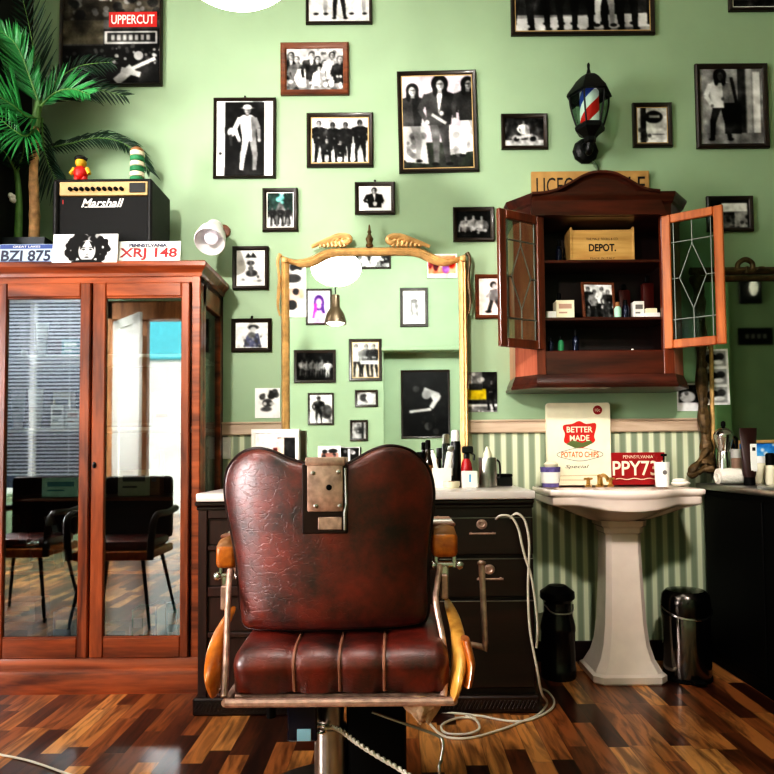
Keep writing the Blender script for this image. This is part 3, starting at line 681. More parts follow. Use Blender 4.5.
def guitarist(c):
    c.grad(0, .55, 1, .5); c.box(.02, .05, .45, 1, .55); c.poly([(.1, .3), (.3, .05), (.5, .3)], .7); c.box(.6, 0, .72, 1, .2); c.box(.74, .0, .82, 1, .62); c.box(.84, .05, .95, .95, .85); c.box(0, .85, 1, 1, .5)
    c.man(.33, .03, .93, .75, .08, .35, .05, wd=1.2, hair=1.5, step=.05); c.box(.38, .46, .64, .86, .06); c.limb((.5, .12), (.58, .48), .02, .15); c.noise(.05)
framed((695, 65, 767, 149), 'framed photo at far right of a figure beside a dark case', guitarist, bw=5, seed=18)
def letter_p(c):
    c.box(0, 0, 1, 1, .78); c.box(.12, .0, .3, 1, .12); c.ell(.55, .27, .3, .17, .08); c.box(.4, .22, .75, .3, .65); c.blot(10, .2, .06, (.1, .6, .5, .95)); c.box(.5, .6, .9, .95, .85); c.box(.5, .74, .9, .77, .5); c.noise(.05)
framed((632, 104, 671, 148), 'small framed print right of the striped lantern', letter_p, bw=4, mount='mountgold', mw=.8, seed=19)
def scooter(c):
    c.grad(0, .2, 1, .35); c.blot(14, .12, .1, (0, 0, 1, .5), .7); c.box(0, .8, 1, 1, .7); c.ell(.3, .76, .12, .15, .6); c.ell(.3, .76, .07, .08, .15); c.ell(.72, .76, .13, .16, .6); c.ell(.72, .76, .08, .09, .15); c.limb((.3, .7), (.72, .62), .05, .75); c.man(.5, .1, .95, .85, .4, .75, .2, legs=False, wd=1.2); c.noise(.05)
framed((501, 115, 547, 150), 'small dark framed photo of a rider on a scooter, left of the lantern', scooter, bw=4, seed=20)
def white_card(c):
    c.box(0, 0, 1, 1, .12); c.box(.0, .55, .62, 1, .35); c.box(.3, .12, .95, .42, .9); c.box(.62, .42, .95, .98, .6); c.blot(8, .15, .06, (.3, .5, .95, 1)); c.noise(.05)
framed((706, 197, 752, 232), 'dark framed photo behind the open right cabinet door', white_card, bw=4, seed=21)

# prints pinned on the wall and tucked in the mirrors
def pinned(px, label, painter, Y, seed, name='photo_print', tilt=0, group=None, cat='photo'):
    c, w, h = rect(*px, Y); t = thing(name, label, cat, c, group)
    px_ = w / (px[2] - px[0])
    MB().box((c.x - w / 2, Y, c.z - h / 2), (c.x + w / 2, Y + .002, c.z + h / 2)).build('card', M['paper'], t)
    cv = Cv(int((px[2] - px[0]) * 1.3), int((px[3] - px[1]) * 1.3), h / w, .93, seed); painter(cv)
    print_mesh('image', cv, (c.x, Y - .0006, c.z), w, h, -1, t); t.rotation_euler = (0, R(tilt), 0)
    return t
def four_faces(c):
    c.box(0, 0, 1, 1, .94); c.blot(5, .15, .1, (.15, .12, .85, .5)); c.ell(.3, .3, .12, .1, .25); c.ell(.65, .28, .14, .1, .2); c.ell(.5, .5, .2, .14, .3); c.ell(.4, .52, .07, .06, .8); c.ell(.68, .52, .1, .05, .7); c.ell(.45, .7, .22, .08, .35); c.noise(.03)
pinned((255, 388, 280, 418), 'white unframed print pinned left of the gold mirror above the rail', four_faces, WALL - .004, 31)
def taxi(c):
    c.box(0, 0, 1, 1, .5); c.box(.5, 0, 1, .7, .15); c.blot(10, .8, .08, (0, 0, .5, .45)); c.box(.0, .42, .62, .68, (214, 190, 40)); c.box(.05, .3, .5, .45, .25); c.box(0, .7, 1, .8, .2); c.box(.0, .8, 1, .86, .85); c.man(.78, .2, .75, .12, .1, .5, .05); c.blot(6, .9, .03, (0, .86, 1, 1)); c.noise(.04)
pinned((468, 372, 497, 412), 'unframed photo of a yellow cab right of the gold mirror', taxi, WALL - .004, 32)
def two_strip(c):
    c.box(0, 0, 1, 1, .94); c.box(.1, .04, .93, .38, .72); c.ell(.5, .1, .3, .08, .1); c.ell(.55, .22, .25, .08, .85); c.ell(.35, .3, .4, .08, .25)
    c.box(.1, .48, .93, .84, (214, 190, 175)); c.ell(.5, .54, .16, .06, .15); c.ell(.75, .58, .12, .08, (220, 180, 160)); c.ell(.3, .78, .25, .09, .1); c.ell(.75, .76, .2, .1, .8); c.noise(.03)
pinned((286, 262, 306, 317), 'white strip of two photos tucked in the gold mirror left side', two_strip, MIR - .004, 33)
def colour_snap(c):
    c.box(0, 0, 1, 1, (246, 238, 230)); c.box(.05, .08, .95, .8, (226, 150, 120)); c.ell(.3, .45, .1, .25, (90, 40, 50)); c.ell(.5, .35, .12, .2, (240, 200, 190)); c.ell(.62, .6, .12, .2, (150, 100, 170)); c.ell(.82, .4, .1, .2, (190, 60, 40)); c.ell(.12, .4, .08, .2, (120, 40, 50)); c.noise(.05)
pinned((427, 254, 457, 278), 'pink colour snapshot tucked in the top right mirror corner', colour_snap, MIR - .004, 34)
def snap_a(c):
    c.box(0, 0, 1, 1, .92); c.box(.08, .08, .92, .7, .12); c.ell(.4, .5, .3, .2, .7); c.blot(6, .3, .06, (.1, .1, .9, .7)); c.noise(.03)
pinned((677, 383, 703, 411), 'white bordered dark print on the wall under the wall cabinet', snap_a, WALL - .004, 35)
def snap_b(c):
    c.box(0, 0, 1, 1, .9)
    for v in (.04, .36, .68): c.box(.1, v, .9, v + .27, .6); c.ell(.4, v + .14, .25, .08, .1); c.ell(.7, v + .1, .15, .06, .25); c.ell(.6, v + .2, .2, .04, .85)
    c.noise(.04)
pinned((701, 349, 729, 405), 'tall strip of photos tucked in the ornate right mirror', snap_b, MIR - .004, 36, tilt=-1)

# framed photographs on the wall behind the camera, seen in the gold mirror
def pink_hair(c):
    c.box(0, 0, 1, 1, (246, 236, 244)); c.ell(.5, .38, .24, .24, (90, 50, 130)); c.ell(.5, .4, .13, .15, (236, 190, 214)); c.poly([(.3, .4), (.42, .4), (.4, .85), (.2, .85)], (190, 70, 170)); c.poly([(.7, .4), (.58, .4), (.62, .7), (.78, .7)], (90, 50, 130)); c.poly([(.35, .65), (.65, .65), (.75, 1), (.25, 1)], (240, 180, 220)); c.noise(.03)
framed((306, 289, 332, 325), 'reflected framed portrait with purple hair, beside the hanging dark lamp', pink_hair, bw=2, wallY=BACK, facing=1, seed=41, refl=True)
def sketch(c):
    c.box(0, 0, 1, 1, .93); c.box(.2, .2, .8, .85, .8); c.ell(.5, .28, .2, .07, .3); c.limb((.35, .3), (.4, .8), .03, .5); c.limb((.6, .35), (.7, .8), .04, .6); c.blot(12, .55, .05, (.25, .25, .75, .8), .6); c.noise(.04)
framed((400, 288, 428, 327), 'reflected black-framed pale sketch, upper right in the gold mirror', sketch, bw=3, mount='paper', mw=3, wallY=BACK, facing=1, seed=42, refl=True)
def night_row(c):
    c.box(0, 0, 1, 1, .06)
    for i in range(5): c.man(.14 + i * .14, .25 + .06 * (i % 2), .62, .55, .4, .7, .2, wd=1.2)
    c.man(.84, .3, .62, .95, .9, .8, .2, wd=1.5); c.noise(.05)
framed((294, 350, 336, 383), 'reflected dark framed photo of a row of pale figures', night_row, bw=3, wallY=BACK, facing=1, seed=43, refl=True)
def band(c):
    c.box(0, 0, 1, 1, (210, 200, 186))
    for x in (.18, .5, .82): c.man(x, .06, .92, [.85, .45, .15][int(x * 3)], .12, .75, .08, wd=1.2)
    c.box(.3, .52, 1, .62, .9); c.noise(.04)
framed((349, 339, 382, 381), 'reflected framed photo of three people with a white bar', band, bw=3, mount='mountgold', mw=.7, wallY=BACK, facing=1, seed=44, refl=True)
def hatman(c):
    c.box(0, 0, 1, 1, .85); c.ell(.75, .6, .25, .25, .35); c.man(.4, .08, .95, .2, .25, .6, .1, hat=.15, wd=1.3); c.blot(8, .4, .06, (.5, .4, 1, 1), .6); c.noise(.05)
framed((308, 393, 334, 425), 'reflected framed photo of a figure in a hat, low left in the gold mirror', hatman, bw=2, wallY=BACK, facing=1, seed=45, refl=True)
def small_pair(c):
    c.box(0, 0, 1, 1, .75); c.ell(.35, .45, .2, .3, .3); c.ell(.65, .5, .18, .25, .9); c.blot(5, .4, .1); c.noise(.05)
framed((355, 390, 378, 407), 'reflected tiny landscape photo below the photo of three people', small_pair, bw=2.5, wallY=BACK, facing=1, seed=46, refl=True)
def tall_small(c):
    c.box(0, 0, 1, 1, .6); c.man(.45, .1, 1.1, .35, .3, .8, .1, wd=1.4, legs=False); c.box(.7, 0, .85, 1, .2); c.noise(.06)
framed((350, 420, 368, 441), 'reflected tiny upright photo, lowest in the gold mirror', tall_small, bw=2.5, wallY=BACK, facing=1, seed=47, refl=True)
def bent_back(c):
    c.box(0, 0, 1, 1, .05); c.ell(.3, .27, .08, .05, .25); c.limb((.45, .3), (.8, .38), .06, .62, .045); c.limb((.8, .36), (.62, .56), .035, .7); c.limb((.62, .58), (.15, .62), .022, .75); c.ell(.52, .36, .1, .07, .55, .5); c.ell(.72, .4, .1, .06, .7, .6); c.ell(.55, .84, .08, .06, .4); c.ell(.72, .92, .07, .05, .25); c.blot(5, .18, .03, (.2, .6, .8, .9)); c.noise(.03)
framed((401, 370, 450, 438), 'reflected large dark poster of a bent bare back', bent_back, bw=2, wallY=BACK - .24, facing=1, seed=48, refl=True)
framed((356, 240, 391, 269), 'reflected framed photo cut by the gold mirror top rail', crowd, bw=2, wallY=BACK, facing=1, seed=49, refl=True)
# ------------------------------------------------------------------ tall glazed cabinet on the left
CF = 3.09                                     # its front plane
CR = X(200, CF); CM = X(91.5, CF); CL = 2 * CM - CR
ctop = Z(150, 276, CF); cbot = 0.0
CT = thing('display_cabinet', 'tall red wooden display cabinet with two glazed doors at the left', 'cabinet', ((CL + CR) / 2, CF + .2, 0))
def zc(py): return Z(150, py, CF)
zt, zd, zb, zp = zc(283), zc(297), zc(637), zc(657)
b = MB()
b.box((CL, CF + .02, 0), (CL + .02, WALL - .005, ctop)).box((CL, WALL - .03, .05), (CR, WALL - .005, ctop)).box((CL, CF + .02, zp - .03), (CR, WALL - .01, zp)).box((CL, CF + .02, ctop - .03), (CR, WALL - .005, ctop))
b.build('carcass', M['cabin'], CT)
b = MB().box((CL, CF, zt), (CR, CF + .03, ctop + .01), .003)
b.box((X(191, CF), CF - .002, zp - .02), (CR, CF + .05, ctop), .004).box((CL, CF - .002, zp - .02), (2 * CM - X(191, CF), CF + .05, ctop), .004)
b.build('front_frame', M['cabh'], CT)
# right side: posts, rails and a glass panel
sp_ = MB()
sp_.box((CR - .03, CF + .05, 0), (CR, CF + .09, ctop), .003).box((CR - .03, WALL - .06, 0), (CR, WALL - .005, ctop), .003)
for a, c in ((zp - .2, zp + .02), (ctop - .12, ctop)): sp_.box((CR - .03, CF + .05, a), (CR, WALL - .005, c), .003)
sd = sp_.build('side_panel', M['cabh'], CT)
MB().box((CR - .018, CF + .085, zp), (CR - .014, WALL - .055, ctop - .1)).build('pane', M['glass'], sd)
# cornice and plinth, swept round front and right side
def sweep(mb, prof, x0, x1, yf, yb):
    rings = []
    for o, z in prof: rings.append([Vector((x0 - o * 0, yb, z)), Vector((x0 - o * 0, yf - o, z)), Vector((x1 + o, yf - o, z)), Vector((x1 + o, yb, z))])
    mb.loft(rings, 0, True, True, True)
ct = Z(150, 260.5, CF - .03)
mb = MB(); sweep(mb, [(0, ctop - .005), (.006, ctop - .002), (.008, ctop + .012), (.014, ctop + .022), (.026, ctop + .034), (.03, ctop + .04), (.03, ct - .004), (.026, ct)], CL, CR, CF, WALL - .005)
mb.build('cornice', M['cabh'], CT, 20)
mb = MB(); sweep(mb, [(.022, 0), (.022, zc(672) - .006), (.018, zc(670)), (.008, zc(668)), (.006, zc(660)), (.001, zp)], CL, CR, CF, WALL - .005)
mb.build('plinth', M['cabh'], CT, 20)
CTOP = ct
# doors
def cab_door(x0, x1, gx0, gx1, key):
    d = MB(); y0, y1 = CF - .016, CF + .012
    d.box((x0, y0, zp), (gx0, y1, zt), .005).box((gx1, y0, zp), (x1, y1, zt), .005)
    do = d.build('door', M['cab'], CT)
    MB().box((gx0, y0 + .001, zd), (gx1, y1, zt), .004).box((gx0, y0 + .004, zd - .008), (gx1, y0 + .01, zd), .002).build('door_rail', M['cabh'], do)
    MB().box((gx0, y0 + .001, zp), (gx1, y1, zb), .004).box((gx0, y0 + .004, zb), (gx1, y0 + .01, zb + .008), .002).build('door_rail', M['cabh'], do)
    MB().box((gx0 - .004, CF - .004, zb - .004), (gx1 + .004, CF - .001, zd + .004)).build('pane', M['cabglass'], do)
    if key:
        kx, kz = X(96, CF), Z(96, 465, CF)
        MB().lathe([(.004, 0), (.009, .001), (.009, .003), (.004, .004)], (kx, y0 - .004, kz), 14, axis='Y', sy=1.7).box((kx - .003, y0 - .012, kz - .012), (kx + .003, y0 - .002, kz + .004), .001).build('keyhole', M['iron'], do)
g1, g2 = X(6.5, CF), X(80, CF)
cab_door(2 * CM - X(190, CF), CM - .004, g1, g2, False)
cab_door(CM + .004, X(190, CF), X(106, CF), X(181.5, CF), True)
SHY = 3.2
shz = [Z(45, 355, CF + .06), Z(45, 428, CF + .06), Z(45, 498, CF + .06), Z(45, 571, CF + .06)]
for i, z in enumerate(shz):
    MB().box((CL + .02, CF + .05, z - .016), (CR - .032, WALL - .035, z), .002).build('shelf', M['white'] if i < 2 else M['cabh'], CT)
FLZ = zp + .0015
shs = shz; shz = [z + .0015 for z in shz]
# things on the shelves
def tube(px0, px1, py_top, zbase, Y, label, m, cap='white', group='cosmetic tubes in the display cabinet'):
    x0, x1 = X(px0, Y), X(px1, Y); cx = (x0 + x1) / 2; w = (x1 - x0) / 2; h = Z((px0 + px1) / 2, py_top, Y) - zbase
    t = thing('cosmetic_tube', label, 'tube', (cx, Y, zbase), group); n = 16; mb = MB(); rings = []
    for f, rx, ry in ((.16, .62, .62), (.2, .7, .7), (.5, .82, .6), (.8, .95, .3), (.93, 1, .08), (1, 1, .07)):
        rings.append([Vector((cx + math.cos(2 * math.pi * k / n) * w * rx, Y + math.sin(2 * math.pi * k / n) * w * ry, zbase + h * f)) for k in range(n)])
    mb.loft(rings, 0, True, True, True); mb.build('tube_body', m, t)
    MB().lathe([(w * .5, 0), (w * .58, .004), (w * .58, h * .15), (w * .5, h * .165)], (cx, Y, zbase), 16).build('screw_cap', M[cap], t)
    MB().box((cx - w * .5, Y - w * .66, zbase + h * .42), (cx + w * .5, Y - w * .62, zbase + h * .44)).box((cx - w * .35, Y - w * .63, zbase + h * .5), (cx + w * .35, Y - w * .58, zbase + h * .53)).build('printing', M['ink'], t)
tube(17, 28, 321, shz[0], SHY, 'grey cosmetic tube, left one on the top cabinet shelf', M['greycard'])
tube(34, 47, 323, shz[0], SHY, 'white cosmetic tube on the top cabinet shelf beside the teal box', M['white'])
tube(10, 25, 389, shz[1], SHY, 'silver cosmetic tube at the left end of the second cabinet shelf', M['silvertube'])
tube(27, 43, 389, shz[1], SHY, 'white cosmetic tube on the second cabinet shelf beside white cartons', M['white'])
def carton(x0, x1, y0, zbase, Y, label, m, d=.07, m2=None, name='carton', group=None, cat='box', stripe=True):
    a, c = X(x0, Y), X(x1, Y); h = Z((x0 + x1) / 2, y0, Y) - zbase
    t = thing(name, label, cat, ((a + c) / 2, Y + d / 2, zbase), group)
    MB().box((a, Y, zbase), (c, Y + d, zbase + h), .0015).build('box_body', m, t)
    if stripe:
        MB().box((a + (c - a) * .15, Y - .0006, zbase + h * .55), (c - (c - a) * .15, Y + .001, zbase + h * .8)).box((a + (c - a) * .15, Y - .0006, zbase + h * .3), (a + (c - a) * .6, Y + .001, zbase + h * .38)).build('printed_label', m2 or M['greycard'], t)
    return t
carton(60, 78, 339, shz[0], SHY, 'low teal box on the top cabinet shelf', M['teal'], .1, M['palegreen'])
carton(50, 63, 405, shz[1], SHY, 'white carton on the second cabinet shelf, left of a wider one', M['white'], .06)
carton(65, 79, 409, shz[1], SHY + .02, 'white carton at the right end of the second cabinet shelf', M['paper'], .06, M['pinkcard'])
carton(52, 70, 392, shz[1], SHY + .12, 'taller white carton standing behind on the second cabinet shelf', M['cream'], .05)
carton(42, 80, 478, shz[2], SHY, 'pale green box on the third cabinet shelf', M['palegreen'], .12, M['teal'])
carton(118, 150, 470, shz[2], SHY + .05, 'cream carton on the third cabinet shelf behind the right door', M['cream'], .1)
carton(152, 178, 392, shz[1], SHY + .08, 'cream carton on the second cabinet shelf behind the right door', M['cream'], .1, M['orange'])
carton(150, 160, 450, shz[2], SHY + .05, 'brown bottle carton on the third cabinet shelf at the right', M['tan'], .06)
carton(3, 37, 602, Z(20, 622, SHY), SHY, 'grey-green box, upper one of two stacked at cabinet bottom left', M['greycard'], .14, M['cream'])
carton(3, 35, 625, FLZ, SHY, 'pink box at the bottom left of the cabinet under another box', M['pinkcard'], .14, M['greycard'])
carton(55, 73, 612, FLZ, SHY, 'pale blue box on the cabinet floor behind the left door', M['bluecard'], .1, M['white'])
carton(104, 131, 626, FLZ, SHY, 'low pinkish box on the cabinet floor behind the right door', M['pinkcard'], .1)
for i, (a, c, y, k) in enumerate(((133, 145, 610, 'greencard'), (150, 157, 606, 'bluecard'), (158, 166, 608, 'white'), (167, 178, 604, 'teal'))):
    carton(a, c, y, FLZ, SHY, ['green upright box on the cabinet floor behind the right door', 'slim blue-grey box on the cabinet floor at the right', 'slim white box on the cabinet floor at the right', 'teal box at the right end of the cabinet floor'][i], M[k], .12, M['white'])
# tan pot, and a chrome hair dryer on the fourth shelf
tx, tz = X(19, SHY), shz[3]
t = thing('leather_pot', 'tan round pot on the fourth cabinet shelf at the left', 'pot', (tx, SHY, tz))
MB().lathe([(.035, 0), (.05, .01), (.052, .05), (.046, .1), (.05, .11), (.044, .112)], (tx, SHY, tz), 24).build('pot_body', M['tan'], t)
MB().lathe([(.06, 0), (.066, .006), (.066, .018), (.05, .024)], (tx, SHY - .0, tz), 24).build('saucer', M['white'], t)
hx = X(54, SHY)
t = thing('hair_dryer', 'dark hair dryer with chrome nozzle on the fourth cabinet shelf', 'hair dryer', (hx, SHY, tz))
MB().tube([(hx - .05, SHY, tz + .12), (hx + .02, SHY, tz + .125), (hx + .06, SHY, tz + .125)], [.03, .042, .036], 16).build('housing', M['blackplastic'], t)
MB().tube([(hx - .11, SHY, tz + .115), (hx - .05, SHY, tz + .12)], [.028, .024], 16).build('nozzle', M['chrome'], t)
MB().tube([(hx + .02, SHY, tz + .1), (hx + .03, SHY, tz + .01), (hx + .031, SHY, tz + .004)], [.018, .02, .024], 12).build('handle', M['blackplastic'], t)
for k in range(2):
    hx2 = X(14 + 36 * k, SHY)
    t = thing('straight_razor' , ['steel clipper leaning behind the tan pot', 'steel clipper leaning behind the hair dryer'][k] + ' on the fourth cabinet shelf', 'clipper', (hx2, SHY + .1, tz))
    MB().box((hx2 - .018, SHY + .09, tz + .014), (hx2 + .018, SHY + .12, tz + .2), .006, rot=Matrix.Rotation(R(-14), 3, 'Y')).build('casing', M['silvertube'], t)
    MB().box((hx2 - .02 - .05, SHY + .092, tz + .19), (hx2 + .02 - .05, SHY + .118, tz + .24), .003, rot=Matrix.Rotation(R(-14), 3, 'Y')).build('blade_head', M['steel'], t)
    t.name = 'hair_clipper'

# ------------------------------------------------------------------ on top of the cabinet
# planter and palm
px0 = X(22, 3.3)
palm = thing('potted_palm', 'tall potted palm with arching fronds standing on the glazed cabinet', 'plant', (px0, 3.3, CTOP))
a, c = max(X(-6, 3.26), CORNER + .015), X(46, 3.26); pz = Z(20, 237, 3.22)
MB().loft([[Vector((a + .02, 3.24, CTOP)), Vector((c - .02, 3.24, CTOP)), Vector((c - .02, 3.42, CTOP)), Vector((a + .02, 3.42, CTOP))], [Vector((a, 3.22, pz)), Vector((c, 3.22, pz)), Vector((c, 3.44, pz)), Vector((a, 3.44, pz))],
           [Vector((a + .012, 3.232, pz)), Vector((c - .012, 3.232, pz)), Vector((c - .012, 3.428, pz)), Vector((a + .012, 3.428, pz))], [Vector((a + .012, 3.232, pz - .02)), Vector((c - .012, 3.232, pz - .02)), Vector((c - .012, 3.428, pz - .02)), Vector((a + .012, 3.428, pz - .02))]], 0, True, True, True).build('planter', M['pot'], palm)
pts = catmull([P(34, 240, 3.31), P(34.5, 210, 3.3), P(33.5, 175, 3.3), P(35, 140, 3.29), P(34, 118, 3.29)], 6)
MB().tube(pts, [.026 - .0004 * i + (.003 if i % 5 == 0 else 0) for i in range(len(pts))], 12).build('trunk', M['trunk'], palm)
pts = catmull([P(35, 128, 3.29), P(37, 112, 3.29), P(40, 98, 3.28)], 6)
MB().tube(pts, [.024 - .0008 * i for i in range(len(pts))], 10).build('crown_shaft', M['stemgreen'], palm)
pts = catmull([P(18, 240, 3.33), P(19, 205, 3.32), P(17, 175, 3.32), P(12, 150, 3.3)], 6)
MB().tube(pts, [.02 - .0006 * i for i in range(len(pts))], 10).build('trunk', M['stemgreen'], palm)
mb = MB(); c = P(14, 196, 3.29)
for k in range(5): mb.ell(c + Vector((random.uniform(-.012, .012), -.01, random.uniform(-.03, .03))), .014, .01, .014, n=8, k=6)
mb.build('flower', M['white'], palm)
def frond(path, lmax, m, dens=26, side=(1, 1), droop=.35, width=.012, lean=.55, r=.006):
    pts = catmull(path, 10); n = len(pts); mb = MB()
    mb.tube(pts, [r * (1 - .8 * i / n) for i in range(n)], 6, 1)
    for i in range(dens):
        t = .06 + .94 * i / dens; q = t * (n - 1); j = min(int(q), n - 2); p = pts[j].lerp(pts[j + 1], q - j); tg = (pts[j + 1] - pts[j]).normalized()
        sv = tg.cross(Vector((0, -1, 0)))
        if sv.length < .05: sv = Vector((1, 0, 0))
        sv.normalize()
        ln = lmax * (.45 + .55 * math.sin(math.pi * min(1, t * .95 + .12))) * random.uniform(.88, 1.08)
        for k, sg in enumerate((1, -1)):
            if not side[k]: continue
            L_ = ln * side[k]
            d = (sv * sg * (1 - lean * .4) + tg * lean + Vector((0, random.uniform(-.28, .1), 0))).normalized()
            wv = d.cross(Vector((0, -1, 0))).normalized() if abs(d.y) < .95 else Vector((1, 0, 0))
            wv = (wv + Vector((0, random.uniform(-.6, .6), 0))).normalized()
            w = width * random.uniform(.85, 1.15); vs = []
            for f, ww in ((0, .35), (.3, 1), (.65, .8), (1, .05)):
                pp = p + d * (L_ * f) + Vector((0, 0, -droop * L_ * f * f))
                vs += [pp - wv * w * ww * .5, pp + Vector((0, -.002, 0)), pp + wv * w * ww * .5]
            fs = []
            for q_ in range(3):
                for e in range(2): fs.append((q_ * 3 + e, q_ * 3 + e + 1, q_ * 3 + e + 4, q_ * 3 + e + 3))
            mb.add(vs, fs, 0)
    for v in mb.v:
        if v.y > WALL - .03: v.y = WALL - .03
        if v.x < CORNER + .012: v.x = CORNER + .012
    mb.build('frond', [m, M['stemgreen']], palm)
YF = 3.2
frond([P(40, 106, 3.27), P(30, 78, 3.24), P(22, 56, 3.2), P(12, 40, 3.16), P(-6, 27, 3.12)], .25, M['leaf'], 44, (.45, 1), -.1, .0125, .75)
frond([P(40, 106, 3.27), P(36, 70, 3.28), P(30, 30, 3.28), P(18, -20, 3.26)], .2, M['leafdark'], 22, (1, .7), .0, .012, .8)
frond([P(41, 106, 3.27), P(55, 93, 3.24), P(72, 89, 3.2), P(90, 95, 3.16)], .19, M['leaf'], 20, (.5, .9), .1, .012, .9)
frond([P(42, 104, 3.3), P(58, 94, 3.32), P(84, 88, 3.33), P(126, 96, 3.34)], .17, M['leafdark'], 26, (.8, .9), .2, .011, .95)
frond([P(42, 102, 3.3), P(58, 80, 3.33), P(80, 66, 3.36), P(112, 62, 3.38)], .17, M['leafdark'], 24, (.7, .8), .35, .011, .9)
frond([P(38, 118, 3.26), P(26, 116, 3.2), P(14, 106, 3.15), P(-8, 92, 3.08)], .22, M['leaf'], 26, (1, .8), .1, .011, .8)
frond([P(36, 128, 3.26), P(26, 136, 3.2), P(14, 130, 3.16), P(-8, 112, 3.1)], .2, M['leaf'], 22, (1, .6), .5, .011, .5)
frond([P(42, 118, 3.32), P(44, 150, 3.34), P(52, 172, 3.36), P(62, 190, 3.37)], .14, M['leafdark'], 20, (1, .8), .4, .012, .7)
frond([P(40, 150, 3.36), P(68, 144, 3.39), P(100, 138, 3.42), P(128, 146, 3.44), P(150, 172, 3.45)], .16, M['leafdark'], 40, (.35, 1), .55, .011, .9)
frond([P(16, 172, 3.3), P(9, 158, 3.24), P(2, 150, 3.2), P(-8, 148, 3.15)], .16, M['leafdark'], 16, (1, .9), .35, .011, .7)
frond([P(18, 170, 3.3), P(24, 150, 3.28), P(22, 136, 3.25)], .13, M['leafdark'], 14, (1, .9), .2, .011, .8)

# guitar amplifier
AF = 3.12
ax0, ax1, azt = X(49, AF), X(150, AF), Z(100, 178.5, AF); AB = 3.38
amp = thing('guitar_amplifier', 'black guitar amplifier with a gold control panel on the cabinet', 'amplifier', ((ax0 + ax1) / 2, 3.25, CTOP))
b = MB()
b.box((ax0, AF, CTOP + .012), (ax1, AB, CTOP + .035), .008).box((ax0, AF, azt - .018), (ax1, AB, azt), .008).box((ax0, AF, CTOP + .012), (ax0 + .024, AB, azt), .008).box((ax1 - .024, AF, CTOP + .012), (ax1, AB, azt), .008).box((ax0 + .01, AB - .02, CTOP + .02), (ax1 - .01, AB - .004, azt - .01))
for x in (ax0 + .03, ax1 - .03):
    for y in (AF + .04, AB - .04): b.lathe([(.014, 0), (.016, .004), (.012, .013)], (x, y, CTOP), 12)
b.build('housing', M['tolex'], amp)
gz0, gz1 = Z(100, 195, AF), Z(100, 180.5, AF)
MB().box((ax0 + .03, AF + .004, gz0), (ax1 - .022, AF + .03, gz1), .002).build('control_panel', M['mountgold'], amp)
MB().box((X(127, AF), AF - .001, gz0 + .012), (X(143, AF), AF + .006, gz1 - .012), .001).build('switch_panel', M['blackplastic'], amp)
for i in range(10):
    x = X(67 + i * 5.8, AF)
    MB().lathe([(.009, 0), (.009, -.012), (.007, -.014)], (x, AF + .004, (gz0 + gz1) / 2 - .006), 12, axis='Y').build('knob', M['black'], amp)
MB().box((ax0 + .02, AF + .014, CTOP + .03), (ax1 - .02, AF + .02, gz0 - .003)).build('grille', M['grille'], amp)
lg = MB(); lc = P(101.5, 202, AF)
lg.text('Marshall', (lc.x, AF + .012, lc.z), .2, .042, 0, shear=.35, bold=.02, depth=0); i0 = len(lg.v)
lg.box((lc.x - .085, AF + .010, lc.z - .021), (lc.x + .06, AF + .0125, lc.z - .0175))
lg.build('lettering', M['white'], amp)
MB().box((X(58, AF), AF + .012, Z(58, 203, AF) - .001), (X(58, AF) + .003, AF + .016, Z(58, 199, AF))).build('jewel_light', M['red'], amp)
# toy figure and stacked pot on the amplifier
fx = X(77.5, 3.2); fz = azt
toy = thing('toy_figure', 'small red and yellow toy figure standing on the amplifier', 'toy', (fx, 3.2, fz))
s = Z(77, 156, 3.2) - fz
mb = MB()
for k in (-1, 1): mb.tube([(fx + k * s * .12, 3.2, fz), (fx + k * s * .12, 3.2, fz + s * .3)], s * .1, 10); mb.ell((fx + k * s * .13, 3.19, fz + s * .04), s * .13, s * .16, s * .05)
mb.ell((fx, 3.2, fz + s * .42), s * .24, s * .2, s * .24)
mb.build('figure_body', M['red'], toy)
MB().ell((fx, 3.2, fz + s * .76), s * .18, s * .17, s * .18).build('figure_head', M['yellow'], toy)
MB().ell((fx, 3.2, fz + s * .9), s * .2, s * .19, s * .1).tube([(fx - s * .2, 3.2, fz + s * .88), (fx + s * .24, 3.19, fz + s * .88)], s * .03).build('cap', M['ink'], toy)
mb = MB()
for k in (-1, 1): mb.tube([(fx + k * s * .2, 3.2, fz + s * .55), (fx + k * s * .32, 3.19, fz + s * .36)], [s * .09, s * .06], 8)
mb.build('arm', M['yellow'], toy)
vx = X(135, 3.24); vh = Z(135, 147, 3.24) - azt
st = thing('striped_canister', 'green and cream striped canister standing on the amplifier', 'canister', (vx, 3.24, azt))
n = 7; mb = MB()
for i in range(n):
    z0, z1 = azt + vh * .88 * i / n, azt + vh * .88 * (i + 1) / n
    mb.lathe([(.03, z0 + .001), (.034, z0 + .003), (.034, z1 - .003), (.03, z1 - .001)], (vx, 3.24, 0), 20, i % 2)
mb.build('canister_body', [M['cream'], M['greencard']], st)
MB().lathe([(.03, vh * .88), (.031, vh * .92), (.02, vh * .97), (.006, vh)], (vx, 3.24, azt), 20).build('cap', M['tan'], st)

